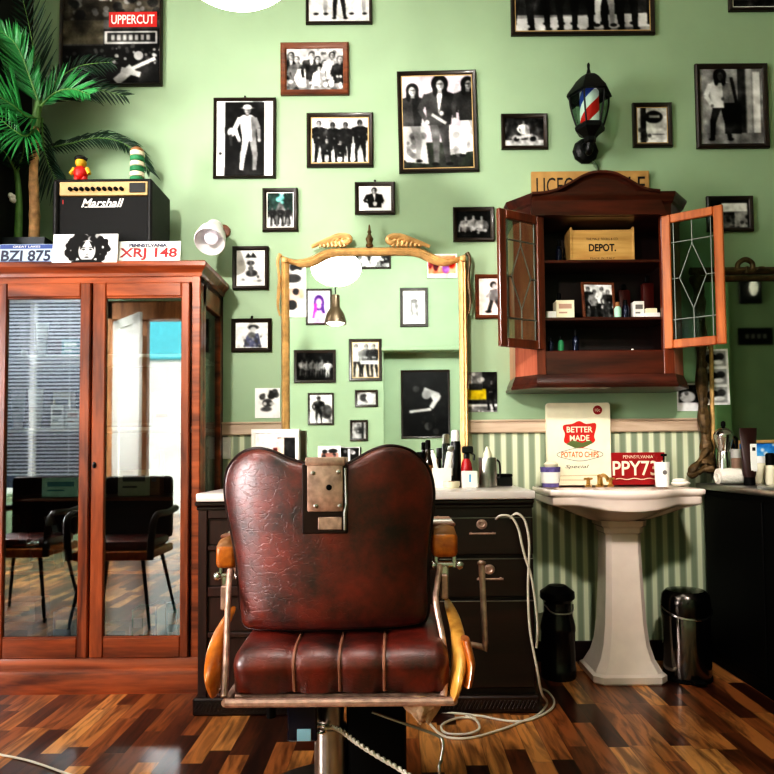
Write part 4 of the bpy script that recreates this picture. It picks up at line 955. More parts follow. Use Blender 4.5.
# number plates and the portrait card leaning at the cabinet's front edge
def plate(px, label, base, band, text, small, tm, Y=3.085, name='licence_plate', group='licence plates on the display cabinet', tilt=-8, rot=0):
    c, w, h = rect(*px, Y); t = thing(name, label, 'licence plate', (c.x, Y, c.z - h / 2), group)
    i = Matrix.Rotation(R(tilt), 3, 'X') @ Matrix.Rotation(R(rot), 3, 'Y'); pv = (c.x, Y, c.z - h / 2)
    b = MB().box((c.x - w / 2, Y, c.z - h / 2), (c.x + w / 2, Y + .0025, c.z + h / 2), .001)
    b.box((c.x - w / 2 + .004, Y - .0012, c.z - h / 2 + .004), (c.x + w / 2 - .004, Y, c.z - h / 2 + .0055), m=1)
    b.rotate(i, pv).build('plate_body', [base, band], t)
    tb = MB().box((c.x - w / 2 + .003, Y - .0008, c.z + h * .24), (c.x + w / 2 - .003, Y, c.z + h * .47)); tb.rotate(i, pv).build('top_band', band, t)
    tx = MB().text(text, (c.x, Y, c.z - h * .14), w * .9, h * .6, 0, bold=.028, depth=.0014); tx.rotate(i, pv).build('lettering', tm, t)
    if small: sm = MB().text(small, (c.x, Y, c.z + h * .35), w * .5, h * .11, 0, depth=.0018); sm.rotate(i, pv).build('small_lettering', M['white'], t)
    return t
plate((-2, 243, 53, 262.5), 'pale blue licence plate reading BZI 875 on the cabinet', mat('pale_blue_plate', (176, 198, 224), .4), M['blue'], 'BZI 875', 'GREAT LAKES', M['navy'])
pl = plate((116, 240, 180, 261.5), 'white licence plate with red XRJ 148 on the cabinet', M['white'], M['white'], 'XRJ 148', None, M['darkred'])
c, w, h = rect(128, 242.5, 166, 246, 3.07); MB().text('PENNSYLVANIA', (c.x, 3.083, c.z), w, h, 0, bold=.06, depth=.0).build('small_lettering', M['navy'], pl)
def curly(cv): cv.box(0, 0, 1, 1, .95); cv.face(.53, .5, .5, curly=True); cv.poly([(.3, .95), (.45, .88), (.62, .88), (.8, 1), (.3, 1)], .1)
c, w, h = rect(52, 233, 117, 262.5, 3.06)
pr = thing('portrait_card', 'black and white card of a curly-haired face between the plates', 'picture', (c.x, 3.06, c.z - h / 2))
MB().box((c.x - w / 2, 3.06, c.z - h / 2), (c.x + w / 2, 3.066, c.z + h / 2)).build('card', M['paper'], pr)
cv = Cv(110, 52, h / w, .95, 51); curly(cv); print_mesh('image', cv, (c.x, 3.0592, c.z), w, h, -1, pr); pr.rotation_euler = (R(-6), 0, 0)

# white spotlight on the wall above the cabinet's right end
sl = thing('wall_spotlight', 'white enamel spotlight on the wall above the cabinet corner', 'lamp', P(222, 232, WALL))
hd = P(209.5, 242, 3.2); bk = P(216, 224, 3.33); ax = (bk - hd).normalized()
def along(prof, o, ax, n=28):
    u = ax.cross(Vector((0, 0, 1))).normalized(); v = ax.cross(u)
    return [[o + ax * h + (u * math.cos(2 * math.pi * k / n) + v * math.sin(2 * math.pi * k / n)) * r for k in range(n)] for r, h in prof]
MB().loft(along([(.070, 0), (.073, .002), (.074, .008), (.066, .07), (.054, .1), (.042, .14), (.04, .155), (.004, .16)], hd, ax)).loft(along([(.070, 0), (.06, .06), (.045, .1), (.002, .11)], hd, ax)).build('lamp_shade', M['shade'], sl)
MB().loft(along([(.002, .012), (.018, .016), (.030, .03), (.033, .045), (.026, .07), (.015, .1), (.015, .108)], hd, ax)).build('bulb', M['bulb'], sl)
j = hd + ax * .155; wp = P(224, 232, WALL)
MB().tube(catmull([j, j.lerp(wp, .5) + Vector((0, 0, .01)), wp + Vector((0, -.02, 0))], 5), .008, 8).build('arm', M['iron'], sl)
MB().lathe([(.034, 0), (.036, -.004), (.034, -.016), (.024, -.02)], wp, 24, axis='Y').build('wall_plate', M['framebrown'], sl)
# ------------------------------------------------------------------ gold mirror
gx0, gx1 = X(281, MIR - .02, 300), X(467, MIR - .02, 300)
gzb, gztc, gzt = .925, Z(300, 257, MIR - .02), Z(374, 247, MIR - .02)
GM = thing('gold_mirror', 'large gold-framed mirror with scrolled crest standing behind the chair', 'mirror', ((gx0 + gx1) / 2, MIR, gzb))
gc = (gx0 + gx1) / 2; gw = gx1 - gx0
def gtop(t, inset=0):
    """height of the frame's top edge along its width, t 0..1: shoulders low, middle raised"""
    d = abs(t - .5) * 2
    s_ = 1 / (1 + math.exp((d - .62) * 17))
    return gztc - .012 + (gzt - gztc + .012) * s_ - inset + (.022 * max(0, (d - .86) / .14))
N_ = 48
outer = [Vector((gx0 + gw * i / N_, 0, gtop(i / N_))) for i in range(N_ + 1)]
def frame_ring(ins, y):
    r = [Vector((gx0 + ins, y, gzb + ins))]
    for i in range(N_ + 1): r.append(Vector((gx0 + ins + (gw - 2 * ins) * i / N_, y, gtop(i / N_) - ins)))
    r.append(Vector((gx1 - ins, y, gzb + ins)))
    return r
y = MIR
MB().loft([frame_ring(0, y + .035), frame_ring(0, y - .012), frame_ring(.008, y - .026), frame_ring(.016, y - .022), frame_ring(.022, y - .028), frame_ring(.034, y - .022), frame_ring(.04, y - .004)]).build('frame', M['gold'], GM, 50)
r = frame_ring(.036, y); cen = Vector((gc, y, (gzb + gztc) / 2))
MB().add(r + [cen], [(i, (i + 1) % len(r), len(r)) for i in range(len(r))]).build('mirror_glass', M['mirror'], GM)
MB().box((gx0 + .02, y + .004, gzb), (gx1 - .02, y + .03, gztc - .03)).build('backing', M['cabin'], GM)
# crest scrolls and finial
def scroll(sx, x0, x1, zb):
    mb = MB(); yy = y - .012
    L_ = x1 - x0
    def pt(t, z): return Vector((x0 + L_ * t, yy, zb + z))
    mb.tube(catmull([pt(1.05, -.004), pt(.8, .016), pt(.55, .034), pt(.3, .05), pt(.08, .048), pt(0, .034), pt(.07, .02), pt(.18, .026), pt(.16, .038)], 6), [.009 + .008 * math.sin(i / 48 * math.pi) for i in range(49)], 8)
    for q in range(7):
        t0 = .12 + .11 * q; mb.tube(catmull([pt(t0, -.004), pt(t0 + .03, .018), pt(t0 - .03, .048 - .004 * q), pt(t0 - .07, .056 - .005 * q)], 5), [.009, .009, .009, .009, .009, .009, .008, .008, .008, .007, .007, .006, .005, .004, .003, .002], 8)
    mb.tube(catmull([pt(.85, .0), pt(.6, .02), pt(.4, .022), pt(.3, .01), pt(.4, .002), pt(.5, .01)], 6), .007, 8)
    for t, z in ((.3, .034), (.45, .03), (.62, .02), (.2, .05), (.75, .012)): mb.ell(pt(t, z), .014, .012, .009, n=10, k=6)
    mb.tube(catmull([pt(.1, 0), pt(.15, .012), pt(.3, .012)], 5), .006, 8)
    mb.build('crest_scroll', M['gold'], GM)
zc_ = lambda px: Z(px, 246, y)
scroll(-1, X(351, y), X(314, y), zc_(330) - .004); scroll(1, X(390, y), X(430, y), zc_(405) - .004)
fx = X(371, y)
MB().lathe([(.014, -.01), (.02, 0), (.012, .012), (.016, .022), (.02, .034), (.012, .05), (.007, .062), (.011, .07), (.007, .08), (.005, .1), (.002, .108)], (fx, y - .008, Z(371, 246, y)), 16).build('finial', M['oldgold'], GM)
for sx, gx in ((-1, gx0), (1, gx1)):
    mb = MB(); x = gx + sx * .006
    mb.tube(catmull([(x, y - .005, gztc + .018), (x + sx * .012, y - .01, gztc - .02), (x + sx * .004, y - .008, gztc - .12), (x + sx * .012, y - .008, gztc - .24), (x + sx * .002, y - .005, gztc - .3)], 8), [.012, .012, .011, .011, .01, .009, .009, .009, .008, .008, .008, .007, .007, .007, .008, .008, .009, .009, .01, .01, .01, .009, .008, .008, .007, .007, .006, .006, .006, .005, .005, .005, .004], 8)
    mb.build('side_ornament', M['gold'] if sx < 0 else M['oldgold'], GM)
    MB().lathe([(.016, 0), (.014, -.006), (.006, -.01)], (gx - sx * .02, y - .026, gztc - .018), 14, axis='Y').build('rosette', M['gold'], GM)

# ------------------------------------------------------------------ vanity with marble top
VF = 2.82                       # carcass front
TF = 2.77
vx0, vx1 = X(198, VF, 600), X(534, VF, 600)
TZ = .9005
V = thing('vanity_cabinet', 'dark panelled wooden vanity with drawers under the white marble top', 'cabinet', ((vx0 + vx1) / 2, 3.15, 0))
tz0 = TZ - .034
b = MB()
lp1, rp0 = X(300, VF), X(420, VF)
for a, c in ((vx0, lp1), (rp0, vx1)): b.box((a, VF + .012, .05), (c, WALL - .02, tz0 - .001))
b.box((lp1, WALL - .1, .05), (rp0, WALL - .02, tz0 - .03)).box((lp1, VF + .03, tz0 - .09), (rp0, VF + .06, tz0 - .002))
b.build('carcass', M['darkwood'], V)
b = MB().box((vx0 - .012, VF - .016, tz0 - .022), (vx1 + .006, WALL - .03, tz0), .006).box((vx0 - .006, VF - .008, tz0 - .038), (vx1 + .003, WALL - .03, tz0 - .022), .004)
b.build('top_moulding', M['darkwood'], V)
# left pedestal: stiles, rails and recessed panels
def zv(py, px=215): return Z(px, py, VF)
rails = [(zv(519), tz0 - .03), (zv(551), zv(546)), (zv(597), zv(587)), (zv(638), zv(633)), (.05, zv(694))]
b = MB()
for a, c in ((vx0, X(207.5, VF)), (lp1 - .05, lp1)): b.box((a, VF - .002, .05), (c, VF + .02, tz0 - .03), .003)
for z0, z1 in rails: b.box((X(207.5, VF), VF, z0), (lp1 - .05, VF + .018, z1), .004)
b.build('panel_frame', M['darkwoodv'], V)
for (a, _), (_, c) in zip(rails[:-1], rails[1:]):
    MB().box((X(207.5, VF) + .004, VF + .01, c + .004), (lp1 - .054, VF + .016, a - .004), .003).build('panel', M['darkwoodv'], V)
# carved plinth
b = MB(); pz0 = zv(697)
for a, c in ((vx0 - .016, lp1 + .01), (rp0 - .01, vx1 + .012)):
    b = MB(); b.box((a, VF - .02, 0), (c, WALL - .02, pz0), .006)
    x = a + .012
    while x < c - .014: b.box((x, VF - .0245, .016), (x + .006, VF - .018, pz0 - .014), .001, rot=Matrix.Rotation(R(28), 3, 'Y')); x += .016
    b.build('plinth', M['darkwood'], V)
# drawers on the right
dx0, dx1 = X(438, VF), X(531, VF)
for i, (ya, yb) in enumerate(((517, 555), (558, 597), (600, 688))):
    z1, z0 = Z(480, ya, VF), Z(480, yb, VF)
    dr = MB().box((dx0, VF - .012, z0), (dx1, VF + .014, z1), .006).build('drawer' if i < 2 else 'door', M['darkwood'], V)
    MB().box((dx0, VF - .0135, z1 - .004), (dx1, VF - .008, z1 - .001), .0005).build('edge_highlight', M['steel'], dr)  # thin strip put in for the highlight along the drawer's top edge
    if i < 2:
        hx = X((481, 488)[i], VF - .02); hz = Z(481, (524, 569)[i], VF)
        MB().lathe([(.012, 0), (.021, -.001), (.019, -.005), (.011, -.007), (.008, -.004)], (hx, VF - .012, hz), 18, axis='Y', sx=1.1).build('escutcheon', M['oldsteel'], dr)
        MB().tube([(hx - .054, VF - .03, hz - .036), (hx + .054, VF - .03, hz - .036)], .0045, 8).cyl((hx - .045, VF - .03, hz - .036), (hx - .045, VF - .012, hz - .036), .005, n=8).cyl((hx + .045, VF - .03, hz - .036), (hx + .045, VF - .012, hz - .036), .005, n=8).build('handle', M['oldsteel'], dr)
mt = MB().box((X(195.5, TF, 493), TF, tz0), (X(535.5, TF, 493), WALL - .032, TZ), .006, seg=2).build('countertop', M['marble'])
tag(mt, 'white marble countertop on the dark vanity behind the barber chair', 'countertop')

# ------------------------------------------------------------------ things on the marble top
def bottle(px, py_top, Y, prof, label, m, zb=TZ, n=20):
    """prof: (radius px, height fraction, material index)"""
    pass
def xz(px, Y): return X(px, Y)
Y0 = 3.1
def pxw(n, Y): return n * Y / F
# cup with combs and a clipper
cx = X(441.5, Y0); ch = Z(441, 468, Y0) - TZ
cup = thing('white_cup', 'square white cup of combs on the marble top right of the chair', 'cup', (cx, Y0, TZ))
r_ = pxw(9.5, Y0)
MB().loft([[Vector((cx + sx * r_ * k, Y0 + sy * r_ * .8 * k, TZ + z)) for sx, sy in ((-1, -1), (1, -1), (1, 1), (-1, 1))] for k, z in ((.9, 0), (1, ch), (.92, ch), (.84, .008))], 0, True, True, True).build('cup_body', M['white'], cup)
def stick(p0, p1, w, th, name, label, cat, parts):
    t = thing(name, label, cat, p0)
    d = Vector(p1) - Vector(p0); L_ = d.length; q = Vector((0, 0, 1)).rotation_difference(d).to_matrix()
    for nm, a, c, ww, m in parts:
        MB().box((p0[0] - w * ww / 2, p0[1] - th / 2, p0[2] + L_ * a), (p0[0] + w * ww / 2, p0[1] + th / 2, p0[2] + L_ * c), min(w * ww, th) * .3, seg=2).rotate(q, p0).build(nm, m, t)
    return t
stick((cx + .012, Y0, TZ + .012), P(451, 446, Y0 - .01), .03, .022, 'hair_clipper', 'white hair clipper leaning right in the white cup', 'clipper', (('casing', 0, .86, 1, M['white']), ('blade_head', .86, 1, .9, M['steel'])))
stick((cx - .012, Y0 - .012, TZ + .012), P(432, 450, Y0 - .01), .02, .01, 'hair_comb', 'white comb leaning left in the white cup', 'comb', (('comb_body', 0, .9, 1, M['white']), ('tip', .9, 1, .7, M['paper'])))
stick((cx - .004, Y0 + .014, TZ + .012), P(439, 448, Y0 + .02), .022, .014, 'hair_brush', 'black brush upright in the white cup', 'brush', (('handle', 0, .7, .6, M['black']), ('bristle_head', .7, 1, 1.2, M['blackplastic'])))
bx = X(428, Y0 + .1); Yb = Y0 + .1; h = Z(428, 440, Yb) - TZ
t = thing('dark_bottle', 'dark brown bottle with thin neck beside the white cup', 'bottle', (bx, Yb, TZ)); r_ = pxw(5.5, Yb)
MB().lathe([(r_ * .9, 0), (r_, .006), (r_, h * .55), (r_ * .5, h * .68), (r_ * .42, h * .8)], (bx, Yb, TZ), 18).build('bottle_body', mat('dark_bottle_glass', (34, 18, 12), .1), t)
MB().lathe([(r_ * .5, h * .8), (r_ * .5, h * .97), (r_ * .3, h)], (bx, Yb, TZ), 14).build('cap', M['black'], t)
MB().lathe([(r_ * 1.01, h * .15), (r_ * 1.02, h * .16), (r_ * 1.02, h * .45), (r_ * 1.01, h * .46)], (bx, Yb, TZ), 18).build('paper_label', M['tan'], t)
bx = X(421, Yb); h = Z(421, 452, Yb) - TZ
t = thing('brown_jar', 'small brown jar half hidden behind the chair back', 'jar', (bx, Yb, TZ)); r_ = pxw(5, Yb)
MB().lathe([(r_, 0), (r_, h * .7), (r_ * .8, h * .78)], (bx, Yb, TZ), 18).build('jar_body', M['tan'], t); MB().lathe([(r_ * .85, h * .78), (r_ * .85, h)], (bx, Yb, TZ), 18).build('lid', M['black'], t)
Yt = Y0 + .06; bx = X(455.5, Yt); h = Z(455, 430, Yt) - TZ; r_ = pxw(5.5, Yt)
t = thing('tall_bottle', 'tall black bottle with a white side on the marble top', 'bottle', (bx, Yt, TZ))
MB().lathe([(r_ * .95, 0), (r_, .005), (r_, h * .74), (r_ * .8, h * .8)], (bx, Yt, TZ), 20).build('bottle_body', M['blackplastic'], t)
MB().lathe([(r_ * .75, h * .8), (r_ * .75, h * .97), (r_ * .5, h)], (bx, Yt, TZ), 16).build('cap', M['white'], t)
MB().loft([[Vector((bx + math.cos(a) * r_ * 1.02, Yt + math.sin(a) * r_ * 1.02, TZ + z)) for a in [math.pi + i * .16 for i in range(7)]] for z in (h * .2, h * .72)], 0, False).build('paper_label', M['white'], t)
# glass tray in front
gx = X(451, Y0 - .06); t = thing('glass_dish', 'small round dish in front of the white cup', 'dish', (gx, Y0 - .06, TZ)); r_ = pxw(8.5, Y0)
MB().lathe([(r_ * .8, 0), (r_, .012), (r_, .03), (r_ * .93, .03), (r_ * .85, .008)], (gx, Y0 - .06, TZ), 20).build('dish_body', M['cream'], t)
MB().ell((gx, Y0 - .06, TZ + .02), r_ * .7, r_ * .7, .012).build('soap', M['tan'], t)
# red spray bottle
sx_ = X(466.5, Y0 + .02); Ys = Y0 + .02; h = Z(466, 444, Ys) - TZ; r_ = pxw(5.8, Ys)
t = thing('spray_bottle', 'red spray bottle with black trigger on the marble top', 'spray bottle', (sx_, Ys, TZ))
MB().lathe([(r_ * .9, 0), (r_, .006), (r_, h * .4), (r_ * .85, h * .55), (r_ * .5, h * .66)], (sx_, Ys, TZ), 20).build('bottle_body', mat('red_bottle', (176, 28, 36), .25), t)
MB().lathe([(r_ * .55, h * .66), (r_ * .55, h * .76), (r_ * .4, h * .78)], (sx_, Ys, TZ), 14).box((sx_ - .02, Ys - .012, TZ + h * .78), (sx_ + .03, Ys + .012, TZ + h * .95), .005).tube([(sx_ + .02, Ys, TZ + h * .8), (sx_ + .036, Ys, TZ + h * .74), (sx_ + .034, Ys, TZ + h * .62)], .005, 8).build('trigger_head', M['blackplastic'], t)
# white box with a blue mark
c0, c1 = X(462, Y0 - .08), X(477.5, Y0 - .08); h = Z(470, 471, Y0 - .08) - TZ
t = thing('white_box', 'white box with a blue mark in front of the red spray bottle', 'box', ((c0 + c1) / 2, Y0 - .05, TZ))
MB().box((c0, Y0 - .08, TZ), (c1, Y0 - .02, TZ + h), .003).build('box_body', M['white'], t)
MB().box(((c0 + c1) / 2 - .004, Y0 - .0808, TZ + h * .35), ((c0 + c1) / 2 + .004, Y0 - .079, TZ + h * .8)).build('printed_mark', mat('sky_blue_ink', (96, 168, 214), .5), t)
# steel canister
kx = X(487.5, Y0); h = Z(487, 457.5, Y0) - TZ; r_ = pxw(9, Y0)
t = thing('steel_canister', 'brushed steel canister with side handle on the marble top', 'canister', (kx, Y0, TZ))
MB().lathe([(r_ * .98, 0), (r_, .004), (r_, h * .96), (r_ * .96, h)], (kx, Y0, TZ), 28).build('canister_body', M['steel'], t)
MB().lathe([(r_ * .5, h), (r_ * .46, h + .02), (r_ * .3, h + .03), (r_ * .18, h + .046), (r_ * .1, h + .05)], (kx, Y0, TZ), 20).build('lid', M['cream'], t)
MB().tube(catmull([(kx + r_ * .95, Y0 - .01, TZ + h * .92), (kx + r_ * 1.3, Y0 - .01, TZ + h * .8), (kx + r_ * 1.3, Y0 - .01, TZ + h * .4), (kx + r_ * .98, Y0 - .01, TZ + h * .25)], 5), .004, 8).build('handle', M['blackplastic'], t)
# black box
c0, c1 = X(497.5, Y0 + .1), X(512, Y0 + .1); h = Z(505, 474, Y0 + .1) - TZ
t = thing('black_box', 'small black box at the right end of the marble top', 'box', ((c0 + c1) / 2, Y0 + .13, TZ))
MB().box((c0, Y0 + .1, TZ), (c1, Y0 + .18, TZ + h * .75), .003).build('box_body', M['blackplastic'], t); MB().box((c0 - .001, Y0 + .098, TZ + h * .76), (c1 + .001, Y0 + .182, TZ + h), .003).build('lid', M['black'], t)
# white framed photo and two prints leaning at the mirror
def shop_photo(c): c.grad(0, (226, 216, 214), 1, (190, 170, 160)); c.box(.0, .0, .5, .3, .9); c.box(.55, .1, 1, 1, .12); c.poly([(.55, .12), (.72, .1), (.7, 1), (.52, 1)], (216, 190, 176)); c.box(.45, .3, .55, 1, (120, 60, 60)); c.blot(10, .5, .06, (.0, .3, .5, 1), .6); c.noise(.04)
Yp = 3.30; c, w, h = rect(251, 429, 299, 486, Yp); h = c.z + h / 2 - TZ; c.z = TZ + h / 2
t = thing('white_framed_photo', 'white framed colour photo standing left of the gold mirror', 'picture', (c.x, Yp, TZ))
MB().loft([ring4(c, w, h, Yp + .05), ring4(c, w, h, Yp + .004), ring4(c, w - .004, h - .004, Yp), ring4(c, w - .036, h - .036, Yp), ring4(c, w - .04, h - .04, Yp + .008)]).add(ring4(c, w, h, Yp + .049), [(0, 1, 2, 3)]).build('frame', M['white'], t)
cv = Cv(60, 62, h / w, .8, 61); shop_photo(cv); print_mesh('photo', cv, (c.x, Yp + .007, c.z), w - .038, h - .038, -1, t)
for i, (px, lab) in enumerate((((318, 446, 341, 486), 'pale photo card leaning at the mirror foot, left of a darker one'), ((340, 447, 360, 486), 'dark photo card leaning at the mirror foot behind the headrest plate'))):
    Yc = 3.36 + .012 * i; c, w, h = rect(*px, Yc); h = c.z + h / 2 - TZ; c.z = TZ + h / 2
    t = thing('photo_card', lab, 'photo', (c.x, Yc, TZ)); MB().box((c.x - w / 2, Yc, TZ), (c.x + w / 2, Yc + .003, TZ + h)).build('card', M['paper'], t)
    cv = Cv(34, 56, h / w, .93, 70 + i)
    if i == 0: cv.box(0, 0, 1, 1, .94); cv.ell(.3, .14, .12, .05, .25); cv.ell(.65, .13, .2, .06, .2); cv.box(.15, .18, .9, .5, (170, 130, 120)); cv.blot(6, .2, .06, (.15, .15, .9, .5))
    else: cv.box(.06, .03, .94, .96, .1); cv.box(.4, .05, .52, .5, .85); cv.ell(.65, .15, .12, .05, .8); cv.blot(4, .5, .05, (.1, .1, .9, .6))
    cv.noise(.03); print_mesh('image', cv, (c.x, Yc - .0006, TZ + h / 2), w, h, -1, t)
# wall socket on the striped paper
c, w, h = rect(221, 437, 231, 459, WALL)
t = thing('wall_socket', 'pale wall socket on the striped wallpaper left of the mirror', 'socket', c)
MB().box((c.x - w / 2, WALL - .008, c.z - h / 2), (c.x + w / 2, WALL, c.z + h / 2), .003).build('cover_plate', M['white'], t)
for k in (-1, 1): MB().lathe([(.014, 0), (.013, -.003), (.01, -.001)], (c.x, WALL - .008, c.z + k * h * .24), 16, axis='Y').build('outlet', M['paper'], t)
# ------------------------------------------------------------------ barber chair
BY = 1.80                                    # plane of the backrest
BX, BASEY = X(329, BY), 2.02
CH = thing('barber_chair', 'vintage barber chair in cracked red-brown leather, seen from behind', 'barber chair', (BX, BASEY, 0))
outl_px = [(307, 464), (290, 459.5), (273, 452), (256, 449), (240, 454.5), (228.5, 468), (225, 485), (226.5, 505), (231.5, 530), (236.5, 558), (239, 585), (241, 612), (244, 624), (254, 628.5),
           (290, 629.5), (335, 629), (380, 627), (412, 624), (424, 620), (428, 608), (427.5, 585), (427.5, 560), (430, 530), (433, 503), (432.5, 484), (427, 467), (415, 454), (402, 448), (387, 446.5), (372, 451), (357, 459.5), (345, 465), (326, 466)]
outl = [P(a, b, BY + .07 * ((a - 329) / 104) ** 2) for a, b in outl_px]; oc = P(330, 545, BY)
ol = catmull(outl, 6, True)
hw = (max(p.x for p in ol) - min(p.x for p in ol)) / 2
curve = lambda x: .075 * ((x - oc.x) / hw) ** 2
def shell(sgn, y0):
    rings = []
    for s_, d in ((1, 0), (.993, .014), (.975, .024), (.94, .031), (.85, .037), (.65, .041), (.4, .043), (.15, .044), (.01, .044)):
        rings.append([Vector((oc.x + (p.x - oc.x) * s_, 0, oc.z + (p.z - oc.z) * s_)) for p in ol])
        for v in rings[-1]: v.y = y0 + curve(v.x) + sgn * d
    return rings
MB().loft(shell(-1, BY), 0, True, False, True).build('backrest', M['leather'], CH, 60)
MB().loft(shell(1, BY + .05), 0, True, False, True).build('back_cushion', M['leather'], CH, 60)
MB().loft([[Vector((p.x, BY + curve(p.x), p.z)) for p in ol], [Vector((oc.x + (p.x - oc.x) * 1.008, BY + curve(p.x) + .012, oc.z + (p.z - oc.z) * 1.008)) for p in ol], [Vector((oc.x + (p.x - oc.x) * 1.008, BY + curve(p.x) + .04, oc.z + (p.z - oc.z) * 1.008)) for p in ol], [Vector((p.x, BY + curve(p.x) + .05, p.z)) for p in ol]]).build('back_rim', M['oldsteel'], CH)
pp = [Vector((p.x, BY + curve(p.x) - .004, p.z)) for p in ol]
MB().tube(pp + [pp[0]], .006, 8).build('piping', M['leatherdark'], CH)
# headrest bracket let into the leather
yb = BY - .046
q = lambda px, py, y: P(px, py, y)
def plate_(x0, y0, x1, y1, ya, yb_, bev=.004):
    a, b = P(x0, y1, ya), P(x1, y0, ya); return ((a.x, ya, a.z), (b.x, yb_, b.z))
lo, hi = plate_(302, 463, 347.5, 534, yb - .001, BY - .02)
MB().box(lo, hi, .003).build('bracket_recess', M['leatherdark'], CH)
lo, hi = plate_(307, 462.5, 343, 512, yb - .012, yb, .004)
hb = MB().box(lo, hi, .004, seg=2).build('headrest_bracket', M['oldsteel'], CH)
for x, y in ((313, 473), (338.5, 472), (316, 506), (340, 506)):
    c = P(x, y, yb - .012); MB().lathe([(.0055, .001), (.0055, -.002), (.003, -.0035)], c, 12, axis='Y').box((c.x - .004, c.y - .004, c.z - .0006), (c.x + .004, c.y - .0034, c.z + .0006)).build('screw', M['steel'], hb)
c = P(329, 487.5, yb - .0122); MB().lathe([(.0075, 0), (.006, -.001), (.002, -.001)], c, 14, axis='Y').build('bolt_hole', M['black'], hb)
lo, hi = plate_(305, 457, 345, 466, yb - .014, BY + .05); MB().box(lo, hi, .004, seg=2).build('bracket_top', M['oldsteel'], CH)
lo, hi = plate_(318, 517, 342, 530, yb - .008, yb - .001); MB().box(lo, hi, .002).build('socket_plate', M['oldsteel'], CH)
MB().tube([P(345.3, 468, yb - .006), P(346.5, 505, yb - .006), P(345, 512, yb - .006), P(345, 530, yb - .005)], [.0035, .0045, .0055, .004], 8).build('bracket_rail', M['steel'], CH)

# seat cushion: three seams, rounded rear roll
SY = 1.66
sx0, sx1 = X(231, SY), X(447.5, SY); sxs = [X(a, SY) for a in (292.5, 338, 382.5)]
sz0, sz1 = Z(335, 699, SY), Z(335, 651, SY + .05)
prof = []
for i in range(15):
    a = math.pi / 2 * i / 14 * 1.25 - .35
    prof.append((SY + .075 - .075 * math.cos(a), sz0 + .045 + (sz1 - sz0 - .045) * .52 + (sz1 - sz0) * .48 * math.sin(a)))
prof = [(SY + .05, sz0), (SY + .02, sz0 + .006)] + [(y, z) for y, z in prof if z > sz0 + .012]
ymx, zmx = prof[-1]
for i in range(1, 9): prof.append((ymx + .46 * i / 8, zmx + .012 * math.sin(i / 8 * math.pi) - .01 * (i / 8)))
prof += [(ymx + .49, zmx - .03), (ymx + .5, zmx - .07), (ymx + .49, sz0)]
edges = [sx0] + sxs + [sx1]
xs = []
for a, c in zip(edges[:-1], edges[1:]):
    for k in range(9): xs.append((a + (c - a) * k / 9, k / 9))
xs.append((sx1, 0))
rings = []
cy_, cz_ = SY + .25, (sz0 + sz1) / 2
for x, f in xs:
    bu = math.sqrt(max(0, math.sin(math.pi * f))) ; end = 0
    dd = min(x - sx0, sx1 - x); end = .018 * max(0, 1 - dd / .02) ** 2
    ring = []
    for i, (y, z) in enumerate(prof):
        j0, j1 = prof[max(i - 1, 0)], prof[min(i + 1, len(prof) - 1)]; ty, tz = j1[0] - j0[0], j1[1] - j0[1]; l = math.hypot(ty, tz) or 1
        ny, nz = -tz / l, ty / l
        k = -.009 * (1 - bu) - end
        if i in (0, len(prof) - 1): k = 0
        ring.append(Vector((x, y + ny * k, z + nz * k)))
    rings.append(ring)
seat = MB().loft(rings, 0, True, True, True).build('seat_cushion', M['leather'], CH, 60)
for s_ in sxs:
    pth = []
    for i, (y, z) in enumerate(prof[1:-3]):
        i += 1; j0, j1 = prof[i - 1], prof[i + 1]; ty, tz = j1[0] - j0[0], j1[1] - j0[1]; l = math.hypot(ty, tz) or 1
        pth.append(Vector((s_, y + tz / l * .007, z - ty / l * .007)))
    MB().tube(pth, .0042, 6).build('seam_piping', M['piping'], seat)
# chrome frame below and beside the seat
fz = sz0 - .012
fb = MB().tube([(sx0 - .015, SY + .012, fz), (sx1 + .008, SY + .012, fz)], .011, 10)
for x in (sx0 - .015, sx1 + .008): fb.tube(catmull([(x, SY + .012, fz), (x, SY + .1, fz), (x, SY + .5, fz)], 3), .011, 10)
fb.box((sx0, SY + .03, fz - .008), (sx1, SY + .5, sz0 + .001), .004)
fb.build('seat_frame', M['oldsteel'], CH)
